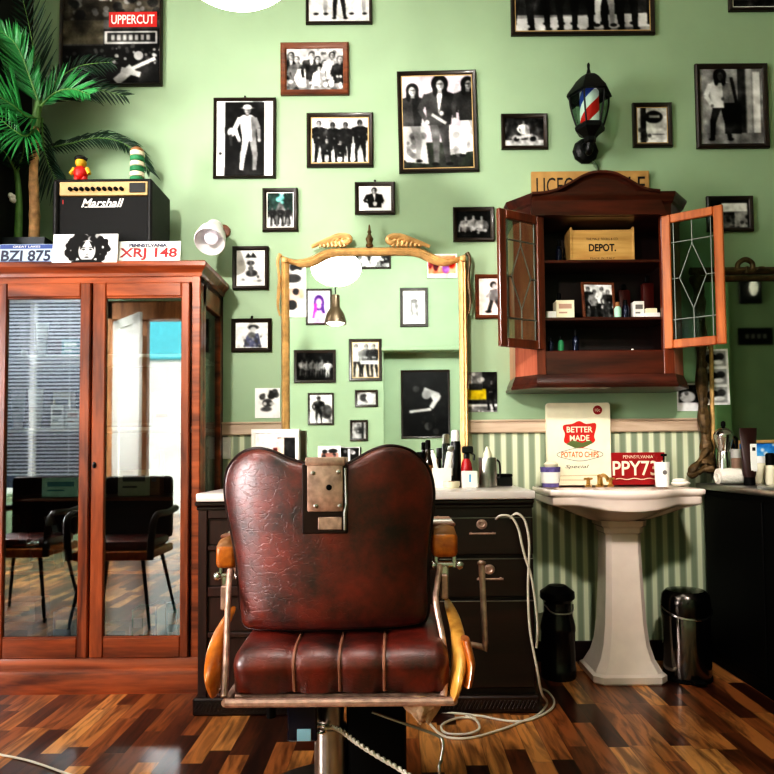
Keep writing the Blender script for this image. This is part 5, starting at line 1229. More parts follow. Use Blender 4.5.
# side rods rising to the armrest brackets
AY = 1.86
def side(sgn):
    if sgn > 0:
        rod = [P(443, 697, SY + .02), P(446, 672, 1.72), P(443, 640, 1.76), P(436, 603, 1.8), P(437, 586, 1.84), P(440, 566, 1.86)]
        arm = (431, 457, 533, 558); pad = (430, 452, 523, 535)
        wood_pts = [(453, 694, 1.70), (459, 660, 1.72), (456.5, 628, 1.80), (448, 604, 1.9)]
    else:
        rod = [P(224, 697, SY + .02), P(226, 660, 1.72), P(227, 630, 1.76), P(228, 600, 1.8), P(229, 580, 1.84), P(230, 570, 1.86)]
        arm = (215, 236, 545, 569); pad = (218, 240, 540, 548)
        wood_pts = [(216, 690, 1.70), (214.5, 664, 1.72), (219, 636, 1.80), (231, 612, 1.9)]
    MB().tube(catmull(rod, 6), [.009] * 6 + [.008] * 25, 10).build('side_rod', M['oldsteel'], CH)
    # curved wooden side plate, a tall oval board edge-on to the camera
    cl = catmull([P(*w_) for w_ in wood_pts], 8); rr = []
    for i, p in enumerate(cl):
        f = i / (len(cl) - 1); wz = .062 * math.sin(math.pi * (.12 + .76 * f)) + .012; th = .014 * math.sin(math.pi * (.12 + .76 * f)) + .005
        rr.append([p + Vector((math.cos(a) * th + (sgn * .0), math.sin(a) * wz, math.sin(a) * wz * .25)) for a in [2 * math.pi * k / 14 for k in range(14)]])
    MB().loft(rr, 0, True, True, True).build('side_board', M['honeypale'] if sgn > 0 else M['honey'], CH, 60)
    if sgn > 0:
        MB().loft([[p + Vector((.022 - .006 * abs(i / 8 - 1) + math.cos(a) * .011, -.02 + math.sin(a) * .03, 0)) for a in [2 * math.pi * k / 12 for k in range(12)]] for i, p in enumerate(catmull([P(460, 682, 1.7), P(461, 660, 1.71), P(458, 636, 1.75)], 8))], 0, True, True, True).build('side_board', M['honey'], CH, 60)
    # armrest: wooden end, padded top running forward
    x0, x1 = X(arm[0], AY), X(arm[1], AY); z1, z0 = Z(440 if sgn > 0 else 225, arm[2], AY), Z(440 if sgn > 0 else 225, arm[3], AY)
    ar = MB().box((x0, AY, z0), (x1, AY + .34, z1), .014, seg=3).build('armrest', M['honey'], CH)
    a, b_ = x0 + .003, x1 - .003
    rr = []
    for yy, dz in ((AY + .004, 0), (AY + .012, .016), (AY + .04, .022), (AY + .30, .022), (AY + .33, .014), (AY + .34, 0)):
        rr.append([Vector((x, yy, z1 - .006 + zz)) for x, zz in ((a, 0), (a + .004, dz * .8), ((a + b_) / 2, dz + .004), (b_ - .004, dz * .8), (b_, 0))])
    pd = MB().loft(rr, 0, True, True, True).build('arm_pad', M['tan'], ar, 60)
    for k in range(3):
        yy = AY + .05 + .08 * k
        MB().box((a - .001, yy, z1 + .012), (b_ + .001, yy + .05, z1 + .022), .003).build('pad_stripe', M['piping'] if k % 2 == 0 else M['steel'], pd)
    # bracket with two bolts below the armrest
    xm = (x0 + x1) / 2
    br = MB().tube([(x0 + .004, AY + .02, z0 - .02), (x1 + .004, AY + .02, z0 - .02)], .0085, 10).box((xm - .014, AY + .01, z0 - .115), (xm + .010, AY + .03, z0 - .02), .004).box((x0 + .006, AY + .012, z0 - .03), (x0 + .018, AY + .028, z0 + .004), .003).box((x1 - .016, AY + .012, z0 - .03), (x1 - .004, AY + .028, z0 + .004), .003)
    bo = br.build('arm_bracket', M['chrome'], CH)
    for x in (x0 + .004, x1 + .004): MB().ell((x, AY + .014, z0 - .022), .012, .012, .012, n=12, k=8).build('bracket_knob', M['chrome'], bo)
    MB().box((xm - .012, AY - .004, z0 - .11), (xm + .006, AY + .012, z0 - .045), .003).build('ratchet', M['oldsteel'], bo)
side(1); side(-1)
# lever on the right
lp = [P(458, 646, 1.95), P(472, 644.5, 1.95), P(481, 646.5, 1.95), P(485, 650, 1.95), P(485.2, 642, 1.95), P(483.5, 605, 1.96), P(481.5, 563, 1.97)]
MB().tube(lp, [.007, .008, .009, .008, .0085, .009, .0095], 10).ell(P(481.5, 563, 1.97), .013, .012, .008).build('lever', M['oldsteel'], CH)
# column, pump housing and round base
cxx_ = X(328.5, 1.9)
MB().lathe([(.046, .04), (.046, .30), (.036, .305), (.036, fz - .05), (.06, fz - .03), (.06, fz - .004)], (cxx_, 1.93, 0), 28).build('column', M['steel'], CH)
MB().box((cxx_ + .045, 1.90, .04), (cxx_ + .21, 2.2, fz - .01), .02, seg=2).build('pump_housing', M['black'], CH)
MB().lathe([(.30, 0), (.30, .02), (.27, .045), (.12, .07), (.06, .1), (.05, .16)], (cxx_ + .02, 2.02, 0), 48).build('pedestal', M['steel'], CH)
a = P(287, 702, 1.78); b2 = P(317, 742, 1.78)
mbx = MB().box((a.x, 1.78, b2.z), (b2.x, 1.9, fz - .006), .004).build('recline_mechanism', M['bluebox'], CH)
c0 = P(297, 729, 1.779); c1 = P(311, 741, 1.779); MB().box((c0.x, 1.777, c1.z), (c1.x, 1.782, c0.z), .001).build('cover_plate', mat('pale_blue_reflection', (150, 196, 214), .3), mbx)  # pale blue patch paints a reflection on the dark box
MB().cyl(P(271, 703, 1.74) , P(271, 717, 1.74), .012, n=12).build('bolt', M['black'], CH)
# ring on the column front
rc = P(322, 728.5, 1.85); pts = [rc + Vector((math.cos(t) * .011, -.004, math.sin(t) * .011)) for t in [2 * math.pi * k / 16 for k in range(17)]]
MB().tube(pts, .004, 8).cyl(rc + Vector((.008, 0, 0)), (cxx_, 1.9, rc.z), .005, n=8).build('eyelet', M['chrome'], CH)
# pale rag tucked under the rear right corner
rg = thing('rag', 'crumpled pale rag hanging under the rear right corner of the chair seat', 'rag', P(420, 702, 1.7))
rr = []
for i in range(7):
    f = i / 6; c = P(419 + 5 * f, 695 + 27 * f, 1.695); wd = (.043, .047, .046, .04, .03, .02, .012)[i]
    rr.append([c + Vector((math.cos(t) * wd * (1 + .16 * math.sin(5 * t + i * .5)), math.sin(t) * wd * .5 * (1 + .2 * math.sin(7 * t)), .006 * math.sin(3 * t + i))) for t in [2 * math.pi * k / 28 for k in range(28)]])
MB().loft(rr, 0, True, True, True).build('rag_folds', M['rag'], rg, 60)

# ------------------------------------------------------------------ cables and cords
def cable(name, pts, r, m, label, cat='cable', n=8, group=None):
    o = MB().tube(catmull(pts, 10), r, n).build(name, m, None, 60); tag(o, label, cat, group); return o
def fl(px, py, r=.005):
    """point on the floor under a pixel"""
    d = P(px, py, 1) - Vector((0, 0, CAMH)); return Vector((0, 0, CAMH)) + d * ((CAMH - r) / -d.z)
r = .0052
YC = 2.76
cable('appliance_cable', [P(496, 519, VF - .02), P(501, 515.5, YC), P(511, 517, YC), P(518, 528, YC), P(522, 545, YC), P(526, 560, YC), P(531, 575, YC), P(535, 600, YC), P(537.5, 625, YC), P(536.5, 648, YC)], r, M['cable'], 'white cable looping down the drawers, outer right one, ending free')
cable('appliance_cable', [P(510, 518, VF - .02), P(517, 513.5, YC), P(525, 521, YC), P(529, 540, YC), P(529, 560, YC), P(528, 590, YC), P(530, 630, YC - .01), P(537, 668, YC - .03), P(541.5, 692, YC + .01), fl(547, 702), fl(544, 709), fl(536, 716), fl(524, 721), fl(500, 730), fl(470, 738), fl(445, 736.5), fl(430, 724), fl(427, 716)], r, M['cable'], 'white cable from the drawers down to a wide loop on the floor')
cable('floor_cable', [fl(431, 712), fl(452, 713), fl(480, 716), fl(508, 721), fl(530, 720), fl(550, 710), fl(554, 701), fl(548, 692), fl(540, 688)], r, M['cable'], 'white cable lying across the floor to the vanity plinth corner')
cable('floor_cable', [fl(476, 718, .006), fl(458, 718, .008), fl(442, 725, .012), fl(446, 733, .008), fl(466, 734, .008), fl(479, 729, .014), fl(476, 720, .012), fl(466, 716, .006)], r, M['cable'], 'small coil of white cable on the floor right of the chair')
pts = catmull([P(326, 727.5, 1.84), P(334, 727.5, 1.83), P(343, 732, 1.82), P(356, 742, 1.81), P(376, 755, 1.8), P(398, 768, 1.79), P(420, 782, 1.78), fl(450, 800)], 14)
mb = MB()
for ph in (0, math.pi):
    q = [p + Vector((math.cos(i * .9 + ph) * .0035, 0, math.sin(i * .9 + ph) * .0035)) for i, p in enumerate(pts)]
    mb.tube(q, .0042, 6)
tag(mb.build('twisted_cord', M['cable'], None, 60), 'white twisted cord hanging from the ring on the chair column', 'cord')
pts = [P(402, 723, 1.9)]
cable('control_cable', [P(372, 712, 1.87), P(400, 722, 1.87), P(436, 735, 1.86), P(443, 743, 1.85), P(441, 760, 1.84), P(440, 775, 1.82), fl(455, 850)], .004, M['steel'], 'thin dark cable hooped under the right of the chair seat')
cable('floor_cable', [fl(-30, 748), fl(0, 754.5), fl(30, 761), fl(62, 772), fl(90, 782), fl(110, 800)], .004, M['cable'], 'thin pale cord crossing the floor in the lower left corner', 'cord')
# ------------------------------------------------------------------ pedestal sink
SC, SF = 1.045, 2.98
sk_ = thing('pedestal_sink', 'white ceramic pedestal sink with a serpentine front against striped wallpaper', 'sink', (SC, 3.25, 0))
RZ = .888
def sink_ring(ins, z, sc=1.0, belly=0.0):
    w = .355 - ins; yb = WALL - .025; yf = SF + .09 + ins
    half = [(0, SF + ins), (.05, SF + ins + .002), (.10, SF + ins + .010), (.145, SF + ins + .026), (.185, SF + ins + .050), (.22, yf - .012), (.255, yf + .002), (.29, yf + .004), (w - .018, yf), (w - .004, yf + .008), (w, yf + .03), (w, yb - .1), (w, yb)]
    half = [(min(x, w), y) for x, y in half]
    bz = lambda x, y: -belly * max(0, 1 - (x / .22) ** 2) ** 1.2 * (1 if y < 3.2 else 0)
    ring = [Vector((SC + x, y, z + bz(x, y))) for x, y in half] + [Vector((SC - x, y, z + bz(x, y))) for x, y in half[::-1][:-1]]
    if sc != 1:
        for v in ring: v.x = SC + (v.x - SC) * sc; v.y = 3.27 + (v.y - 3.27) * sc
    return ring
rg_ = [sink_ring(.03, RZ - .006), sink_ring(.014, RZ - .001), sink_ring(.004, RZ - .003), sink_ring(0, RZ - .012, 1, .003), sink_ring(.002, RZ - .026, 1, .006), sink_ring(.01, RZ - .034, 1, .008), sink_ring(.014, RZ - .038, 1, .01), sink_ring(.014, RZ - .066, 1, .02), sink_ring(.019, RZ - .075, 1, .022), sink_ring(.032, RZ - .08, 1, .022)]
rg_ += [sink_ring(.05, RZ - .095, .9, .02), sink_ring(.05, RZ - .12, .72, .015), sink_ring(.05, RZ - .145, .5, .008), sink_ring(.05, RZ - .16, .3)]
bowl = [sink_ring(.05, RZ - .010), sink_ring(.07, RZ - .04, .92), sink_ring(.08, RZ - .08, .7), sink_ring(.08, RZ - .09, .3)]
MB().loft(list(reversed(bowl)) + rg_, 0, True, True, True).build('basin', M['ceramic'], sk_, 40)
def oct_(w, d, z, c=.25, yc=3.27, xc=None):
    xc = 1.06 if xc is None else xc; k = min(w, d) * c
    return [Vector((xc + x, yc + y, z)) for x, y in ((-w + k, -d), (w - k, -d), (w, -d + k), (w, d - k), (w - k, d), (-w + k, d), (-w, d - k), (-w, -d + k))]
PX_ = 1.065
MB().loft([oct_(.165, .15, 0), oct_(.17, .155, .008), oct_(.17, .155, .035), oct_(.155, .14, .045), oct_(.15, .135, .055), oct_(.125, .118, .1), oct_(.108, .104, .16), oct_(.096, .096, .26), oct_(.088, .088, .42), oct_(.082, .082, .60), oct_(.082, .082, .67), oct_(.09, .09, .678), oct_(.092, .092, .70), oct_(.104, .102, .71), oct_(.106, .104, .735)], 0, True, True, True).build('pedestal', M['ceramic'], sk_, 25)
fc = MB(); fx = X(600, 3.36); fcz = RZ - .004
fc.lathe([(.02, 0), (.022, .006), (.014, .014), (.012, .05), (.014, .056), (.006, .062)], (fx, 3.37, fcz), 16)
fc.tube(catmull([(fx, 3.37, fcz + .045), (fx, 3.32, fcz + .06), (fx, 3.26, fcz + .05), (fx, 3.24, fcz + .035)], 5), .009, 10)
ft = fc.build('faucet', M['brass'], sk_)
for k in (-1, 1):
    hx = fx + k * .055
    h_ = MB().lathe([(.016, 0), (.018, .005), (.01, .012), (.009, .035), (.012, .04), (.004, .046)], (hx, 3.38, fcz), 14)
    for a in range(4): h_.tube([(hx, 3.38, fcz + .038), (hx + .024 * math.cos(a * math.pi / 2 + .4), 3.38 + .024 * math.sin(a * math.pi / 2 + .4), fcz + .04)], .005, 8)
    h_.build('tap_handle', M['brass'], ft)

# tin sign behind the taps
Yt = 3.452; c, w, h = rect(547, 402.5, 611, 484, Yt); zb = RZ; h = c.z + h / 2 - zb; c.z = zb + h / 2
ts = thing('tin_sign', 'cream potato chips tin sign standing on the sink', 'sign', (c.x, Yt, zb))
rr = []
def rrect(w, h, r, y, n=5):
    out = []
    for sx, sz, a0 in ((1, -1, -math.pi / 2), (1, 1, 0), (-1, 1, math.pi / 2), (-1, -1, math.pi)):
        for k in range(n + 1):
            a = a0 + math.pi / 2 * k / n; out.append(Vector((c.x + sx * (w / 2 - r) + r * math.cos(a), y, c.z + sz * (h / 2 - r) + r * math.sin(a))))
    return out
MB().loft([rrect(w, h, .016, Yt + .03), rrect(w, h, .016, Yt + .003), rrect(w - .004, h - .004, .015, Yt)], 0, True, True, True).build('tin_body', M['cream'], ts)
def sp(px, py, y=Yt): return P(px, py, y)
sh = [(564, 425), (572, 424), (579, 421), (586, 424), (595, 423), (596, 428), (594, 436), (595, 441), (589, 445), (580, 448.5), (571, 445), (564, 442), (565, 434), (563, 429)]
pts = [P(a, b, Yt) for a, b in sh]; MB().prism([(p.x, p.z) for p in catmull(pts, 3, True)], Yt - .0012, Yt - .0002).build('red_shield', M['red'], ts)
tx = MB(); p = sp(579.5, 429.5); tx.text('BETTER', (p.x, Yt - .0022, p.z), .132, .03, 0, bold=.02, depth=0); tx.build('shield_lettering', M['cream'], ts); tx = MB(); p = sp(579.5, 438); tx.text('MADE', (p.x, Yt - .0022, p.z), .1, .03, 0, bold=.02, depth=0); tx.build('shield_lettering', M['cream'], ts)
g_ = [(566, 444), (573, 440), (582, 443), (590, 440), (593, 443), (584, 447), (575, 448)]
MB().prism([((q_ := P(a, b, Yt)).x, q_.z) for a, b in g_], Yt - .002, Yt - .001).build('green_ribbon', mat('olive_ink', (96, 110, 60), .5), ts)
ov = [sp(580, 454.5) + Vector((math.cos(t) * .112 * (1 + .04 * math.cos(4 * t)), -.001, math.sin(t) * .03 * (1 + .1 * math.cos(4 * t)))) for t in [2 * math.pi * k / 40 for k in range(41)]]
MB().tube(ov, .0014, 6).build('oval_outline', M['greycard'], ts)
p = sp(580, 454.5); MB().text('POTATO CHIPS', (p.x, Yt - .001, p.z), .19, .03, 0, bold=.02, depth=0).build('orange_lettering', M['orange'], ts)
p = sp(577, 467); MB().text('Special', (p.x, Yt - .001, p.z), .12, .022, 0, shear=.3, depth=0).build('script_lettering', M['ink'], ts)
p = sp(597.5, 410); MB().lathe([(.023, 0), (.023, -.001)], (p.x, Yt - .0002, p.z), 24, axis='Y').build('price_badge', M['darkred'], ts)
MB().text('10c', (p.x, Yt - .0014, p.z), .026, .016, 0, depth=0).build('price_lettering', M['cream'], ts)
MB().tube([sp(557, 476) + Vector((0, -.001, 0)), sp(600, 475) + Vector((0, -.001, 0))], .0012, 6).tube([sp(557, 480) + Vector((0, -.001, 0)), sp(585, 480) + Vector((0, -.001, 0))], .0012, 6).build('fine_print', M['mountgold'], ts)

# red licence plate leaning beside it
Yr = 3.44; c, w, h = rect(611.5, 452.5, 665, 484, Yr); zb = RZ; h = c.z + h / 2 - zb; c.z = zb + h / 2
rp = thing('licence_plate', 'red licence plate with white PY73 leaning at the back of the sink', 'licence plate', (c.x, Yr, zb))
MB().box((c.x - w / 2, Yr, zb), (c.x + w / 2, Yr + .003, zb + h), .0012).build('plate_body', M['darkred'], rp)
MB().text('PPY731', (c.x + .0, Yr - .001, c.z + .003), w * .96, h * .46, 0, bold=.015, depth=0).build('lettering', M['cream'], rp)
MB().text('PENNSYLVANIA', (c.x, Yr - .001, c.z + h * .37), w * .56, h * .1, 0, depth=0).build('small_lettering', M['cream'], rp)
wv = [Vector((c.x + (i / 24 - .5) * w * .85, Yr - .001, c.z - h * .31 + .003 * math.sin(i * .8))) for i in range(25)]
MB().tube(wv, .0022, 6).build('wave_line', M['cream'], rp)
# paper cup with a shaving brush, white cup, soap
def cup_at(px0, px1, py, Y, zb, name, label, m, cat='cup', taper=.8):
    x0, x1 = X(px0, Y), X(px1, Y); cx = (x0 + x1) / 2; r_ = (x1 - x0) / 2; h = Z((px0 + px1) / 2, py, Y) - zb
    t = thing(name, label, cat, (cx, Y, zb))
    MB().lathe([(r_ * taper, 0), (r_ * taper, .003), (r_, h), (r_ * .94, h), (r_ * taper * .92, .012)], (cx, Y, zb), 24).build('cup_body', m, t)
    return t, cx, r_, h
t, cx, r_, h = cup_at(540, 560, 467, 3.40, RZ - .004, 'patterned_cup', 'purple patterned cup holding a cream shaving brush on the sink corner', M['purple'])
MB().lathe([(r_ * .86, h * .2), (r_ * .97, h * .75), (r_ * .99, h * .75), (r_ * .88, h * .2)], (cx, 3.40, RZ - .004), 24).build('white_band', M['white'], t)
b_ = thing('shaving_brush', 'cream bristled shaving brush standing in the patterned cup', 'brush', (cx + .004, 3.4, RZ + .01))
MB().lathe([(.01, .0), (.014, .02), (.012, .06)], (cx + .004, 3.4, RZ + .01), 14).build('handle', M['tan'], b_)
MB().lathe([(.014, .06), (.03, .085), (.036, .1), (.024, .112), (.004, .116)], (cx + .004, 3.4, RZ + .01), 16).build('bristles', M['cream'], b_)
t, cx, r_, h = cup_at(654, 669, 462, 3.34, RZ - .004, 'white_cup', 'white tapered cup with a small emblem in front of the red plate', M['white'], taper=.86)
MB().lathe([(.011, 0), (.011, -.001)], (cx, 3.34 - r_ * .955, RZ + h * .55), 14, axis='Y').build('emblem', M['greycard'], t)
for i, (dx, m, lab) in enumerate(((-.014, 'darkred', 'dark red razor handle sticking out of the white cup'), (.008, 'black', 'black comb handle sticking out of the white cup'))):
    o = thing('razor' if i == 0 else 'hair_comb', lab, 'razor' if i == 0 else 'comb', (cx + dx, 3.34, RZ + .012))
    MB().tube([(cx + dx, 3.34, RZ + .012), (cx + dx * 1.6, 3.345, RZ + h + .028)], .005, 8).build('handle', M[m], o)
    MB().box((cx + dx * 1.6 - .014, 3.338, RZ + h + .024), (cx + dx * 1.6 + .014, 3.352, RZ + h + .036), .003).build('head', M[m], o)
sx_ = X(680, 3.3); t = thing('soap_bar', 'white folded cloth at the right end of the sink top', 'cloth', (sx_, 3.3, RZ - .002)); t.name = 'folded_cloth'
MB().ell((sx_, 3.3, RZ + .0135), .045, .04, .0135, n=20).ell((sx_ - .006, 3.3, RZ + .026), .034, .032, .012, n=20).build('cloth_folds', M['cloth'], t)

# ------------------------------------------------------------------ bins
M['bin'] = mat('dark_chrome', (120, 112, 106), .14, 1.0, var=.05); M['binlid'] = mat('dark_chrome_lid', (70, 66, 62), .2, 1.0, var=.05)
bx = X(681.5, 3.22); t = thing('pedal_bin', 'chrome pedal bin on the floor right of the sink pedestal', 'bin', (bx, 3.22, 0))
by = 3.22; rb = 23 * by / F * .98; hb = Z(685, 588, by)
MB().lathe([(rb * .97, .012), (rb, .03), (rb, hb * .70), (rb * .98, hb * .72)], (bx, by, 0), 36).build('bin_body', M['bin'], t)
MB().lathe([(rb * 1.02, hb * .72), (rb * 1.04, hb * .74), (rb * 1.03, hb * .84), (rb * .98, hb * .93), (rb * .8, hb * .98), (rb * .1, hb)], (bx, by, 0), 36).build('lid', M['binlid'], t)
MB().lathe([(rb * 1.0, 0), (rb * 1.03, .004), (rb * 1.03, .018), (rb * .98, .02)], (bx, by, 0), 36).build('base_ring', M['black'], t)
MB().box((bx - .03, by - rb - .04, .012), (bx + .03, by - rb + .01, .024), .004).build('pedal', M['black'], t)
MB().tube([(bx + math.cos(a) * rb * 1.05, by + math.sin(a) * rb * 1.05, hb * (.80 - .1 * math.sin((a - math.pi) )) ) for a in [math.pi + k * math.pi / 12 for k in range(13)]], .0045, 8).build('carry_handle', M['chrome'], t)
bx = X(557, 3.2); t = thing('dark_canister', 'dark metal milk-can shaped bin between the vanity and the sink', 'bin', (bx, 3.25, 0)); t.name = 'metal_bin'
by = 3.25; rb = 17 * by / F; hb = Z(557, 585, by)
MB().lathe([(rb * .95, 0), (rb, .012), (rb, .05), (rb * .97, .055), (rb * .97, hb * .5), (rb * 1.0, hb * .51), (rb * 1.0, hb * .55), (rb * .92, hb * .62), (rb * .78, hb * .72), (rb * .78, hb * .82), (rb * .95, hb * .86)], (bx, by, 0), 36).build('bin_body', mat('dark_tin', (62, 58, 55), .25, .9), t)
MB().lathe([(rb * .98, hb * .86), (rb * 1.0, hb * .88), (rb * .98, hb * .93), (rb * .5, hb), (.004, hb)], (bx, by, 0), 36).build('lid', mat('dark_tin_lid', (26, 25, 25), .35, .8), t)
MB().tube(catmull([(bx - rb * .8, by - .03, hb * .8), (bx - rb * .5, by - rb - .01, hb * .74), (bx + rb * .5, by - rb - .01, hb * .74), (bx + rb * .8, by - .03, hb * .8)], 6), .004, 8).build('handle', M['steel'], t)

# ------------------------------------------------------------------ dark counter at the right
KX = 1.552; KZ = .893; KY = 2.55
k_ = thing('black_cabinet', 'black lacquered cabinet under the steel-edged counter at the far right', 'cabinet', (2.1, 3.0, 0))
MB().box((KX + .02, KY + .03, .06), (2.7, WALL - .02, KZ - .035), .004).build('carcass', M['black'], k_)
MB().box((KX + .03, KY + .05, 0), (2.7, WALL - .03, .06)).build('plinth', M['black'], k_)
for i in range(2): MB().box((KX + .012, (KY + .04, 2.93)[i], .08), (KX + .024, (2.915, WALL - .03)[i], KZ - .06), .003).build('side_panel', M['black'], k_)
kt = MB().box((KX - .02, KY, KZ - .03), (2.72, WALL - .001, KZ), .008, seg=2).build('countertop', M['steel'], None)
tag(kt, 'brushed steel countertop over the black cabinet at the far right', 'countertop')
# rolled towel
ty = 3.28; t = thing('rolled_towel', 'white rolled towel on the steel countertop beside the mirror foot', 'towel', (X(731, ty), ty, KZ))
a_, b_ = X(717, ty), X(747, ty); r_ = .041; rr = []
for i in range(10):
    f = i / 9; rad = r_ * (.86 + .16 * math.sin(math.pi * min(1, .25 + f * .7)) + .03 * math.sin(i * 2.1)) * (1 if i < 8 else .88)
    rr.append([Vector((a_ + (b_ - a_) * f, ty + math.cos(q) * rad, KZ + r_ * .98 + math.sin(q) * rad * .95)) for q in [2 * math.pi * k / 24 for k in range(24)]])
MB().loft(rr, 0, True, True, True).build('towel_roll', M['cloth'], t, 60)
sp2 = [Vector((a_ - .002, ty + math.cos(q) * (.004 + .0045 * q), KZ + .041 + math.sin(q) * (.004 + .0045 * q))) for q in [k * .3 for k in range(22)]]
MB().tube(sp2, .003, 6).build('spiral_end', M['cloth'], t)
# moka pot / shaker, tube, little bottle, leaning picture, wooden tray
my = 3.37; mx = X(724, my); hz = Z(724, 421, my) - KZ; r_ = 9.3 * my / F
t = thing('chrome_shaker', 'chrome shaker with dark knob behind the rolled towel', 'shaker', (mx, my, KZ))
MB().lathe([(r_ * .78, 0), (r_ * .8, .006), (r_ * .74, hz * .3), (r_ * .66, hz * .5), (r_ * .6, hz * .52), (r_ * .74, hz * .58), (r_ * .98, hz * .72), (r_ * 1.0, hz * .78)], (mx, my, KZ), 28).build('shaker_body', M['chrome'], t)
MB().lathe([(r_ * 1.02, hz * .78), (r_ * .9, hz * .82), (r_ * .5, hz * .88), (r_ * .16, hz * .9)], (mx, my, KZ), 28).build('lid', M['chrome'], t)
MB().lathe([(r_ * .14, hz * .89), (r_ * .24, hz * .93), (r_ * .22, hz * .98), (r_ * .06, hz)], (mx, my, KZ), 14).build('knob', M['black'], t)
MB().tube(catmull([(mx + r_ * .95, my, KZ + hz * .76), (mx + r_ * 1.4, my, KZ + hz * .7), (mx + r_ * 1.3, my, KZ + hz * .45)], 5), .007, 8).build('handle', M['black'], t)
uy = 3.22; ux0, ux1 = X(740, uy), X(757.5, uy); ucx = (ux0 + ux1) / 2; uw = (ux1 - ux0) / 2; hz = Z(749, 428, uy) - KZ
t = thing('cosmetic_tube', 'dark brown tube with white label standing on the steel countertop', 'tube', (ucx, uy, KZ)); rr = []
for f, rx, ry in ((.14, .6, .6), (.2, .72, .66), (.5, .84, .5), (.8, .94, .26), (.92, 1, .1), (1, 1, .07)): rr.append([Vector((ucx + math.cos(2 * math.pi * k / 18) * uw * rx, uy + math.sin(2 * math.pi * k / 18) * uw * ry, KZ + hz * f)) for k in range(18)])
MB().loft(rr, 0, True, True, True).build('tube_body', mat('dark_brown_tube', (46, 20, 18), .35), t)
MB().lathe([(uw * .56, 0), (uw * .6, .003), (uw * .58, hz * .14)], (ucx, uy, KZ), 18).build('screw_cap', M['black'], t)
MB().box((ucx - uw * .1, uy - uw * .62, KZ + hz * .24), (ucx + uw * .62, uy - uw * .5, KZ + hz * .72), .001).build('paper_label', M['white'], t)
MB().box((ucx + uw * .1, uy - uw * .63, KZ + hz * .6), (ucx + uw * .45, uy - uw * .61, KZ + hz * .66)).build('printing', M['ink'], t)
ly = 3.24; lx = X(770, ly); hz = Z(770, 453, ly) - KZ
t = thing('small_bottle', 'small cream bottle with black cap at the right photo edge', 'bottle', (lx, ly, KZ))
MB().lathe([(.024, 0), (.027, .005), (.027, hz * .55), (.014, hz * .66)], (lx, ly, KZ), 20).build('bottle_body', M['cream'], t); MB().lathe([(.02, hz * .62), (.02, hz * .96), (.014, hz)], (lx, ly, KZ), 18).build('cap', M['black'], t)
for i, (px, top_, m, lab) in enumerate(((735.5, 449, 'pinkcard', 'pink jar between the shaker and the dark tube'), (760, 456, 'cream', 'cream jar between the dark tube and the small bottle'))):
    jy = 3.39; jx = X(px, jy); hz = Z(px, top_, jy) - KZ
    t = thing('cosmetic_jar', lab + ' on the counter', 'jar', (jx, jy, KZ)); MB().lathe([(.026, 0), (.028, .004), (.028, hz * .72), (.022, hz * .76)], (jx, jy, KZ), 20).build('jar_body', M[m], t); MB().lathe([(.028, hz * .74), (.029, hz * .78), (.028, hz)], (jx, jy, KZ), 20).build('lid', M['white'], t)
Yl = MIR - .03; a_, b_ = X(736, Yl), X(800, Yl); z1 = Z(750, 440, Yl)
t = thing('landscape_picture', 'gilt-framed blue seaside picture leaning on the right mirror', 'picture', ((a_ + b_) / 2, Yl, KZ))
c = Vector(((a_ + b_) / 2, Yl, (KZ + z1) / 2)); w, h = b_ - a_, z1 - KZ
MB().loft([ring4(c, w, h, Yl + .012), ring4(c, w, h, Yl - .006), ring4(c, w - .03, h - .03, Yl - .008), ring4(c, w - .036, h - .036, Yl)]).build('frame', M['gold'], t)
cv = Cv(80, 52, h / w, (70, 130, 190), 91); cv.grad(0, (60, 130, 205), .5, (120, 180, 220)); cv.box(0, .45, 1, .7, (40, 80, 130)); cv.poly([(0, .75), (.4, .55), (1, .7), (1, 1), (0, 1)], (150, 90, 60)); cv.blot(10, (220, 120, 70), .06, (0, .6, 1, 1)); cv.blot(5, (240, 240, 240), .05, (0, 0, 1, .4)); cv.noise(.03)
print_mesh('picture_print', cv, (c.x, Yl + .001, c.z), w - .034, h - .034, -1, t)

# ------------------------------------------------------------------ ornate mirror at the right
pxl = X(703, MIR, 340); rt = X(704, MIR, 275); zt = Z(740, 270, MIR); zt2 = Z(740, 278.5, MIR)
RM = thing('ornate_mirror', 'large mirror in a dark gilded frame standing on the right counter', 'mirror', (1.95, MIR, KZ))
gxl = X(709, MIR)
MB().add([Vector((gxl, MIR, KZ + .06)), Vector((2.62, MIR, KZ + .06)), Vector((2.62, MIR, zt2 + .01)), Vector((gxl, MIR, zt2 + .01))], [(0, 1, 2, 3)]).build('mirror_glass', M['mirrordark'], RM)
MB().box((gxl, MIR + .003, KZ + .05), (2.63, MIR + .03, zt2)).build('backing', M['cabin'], RM)
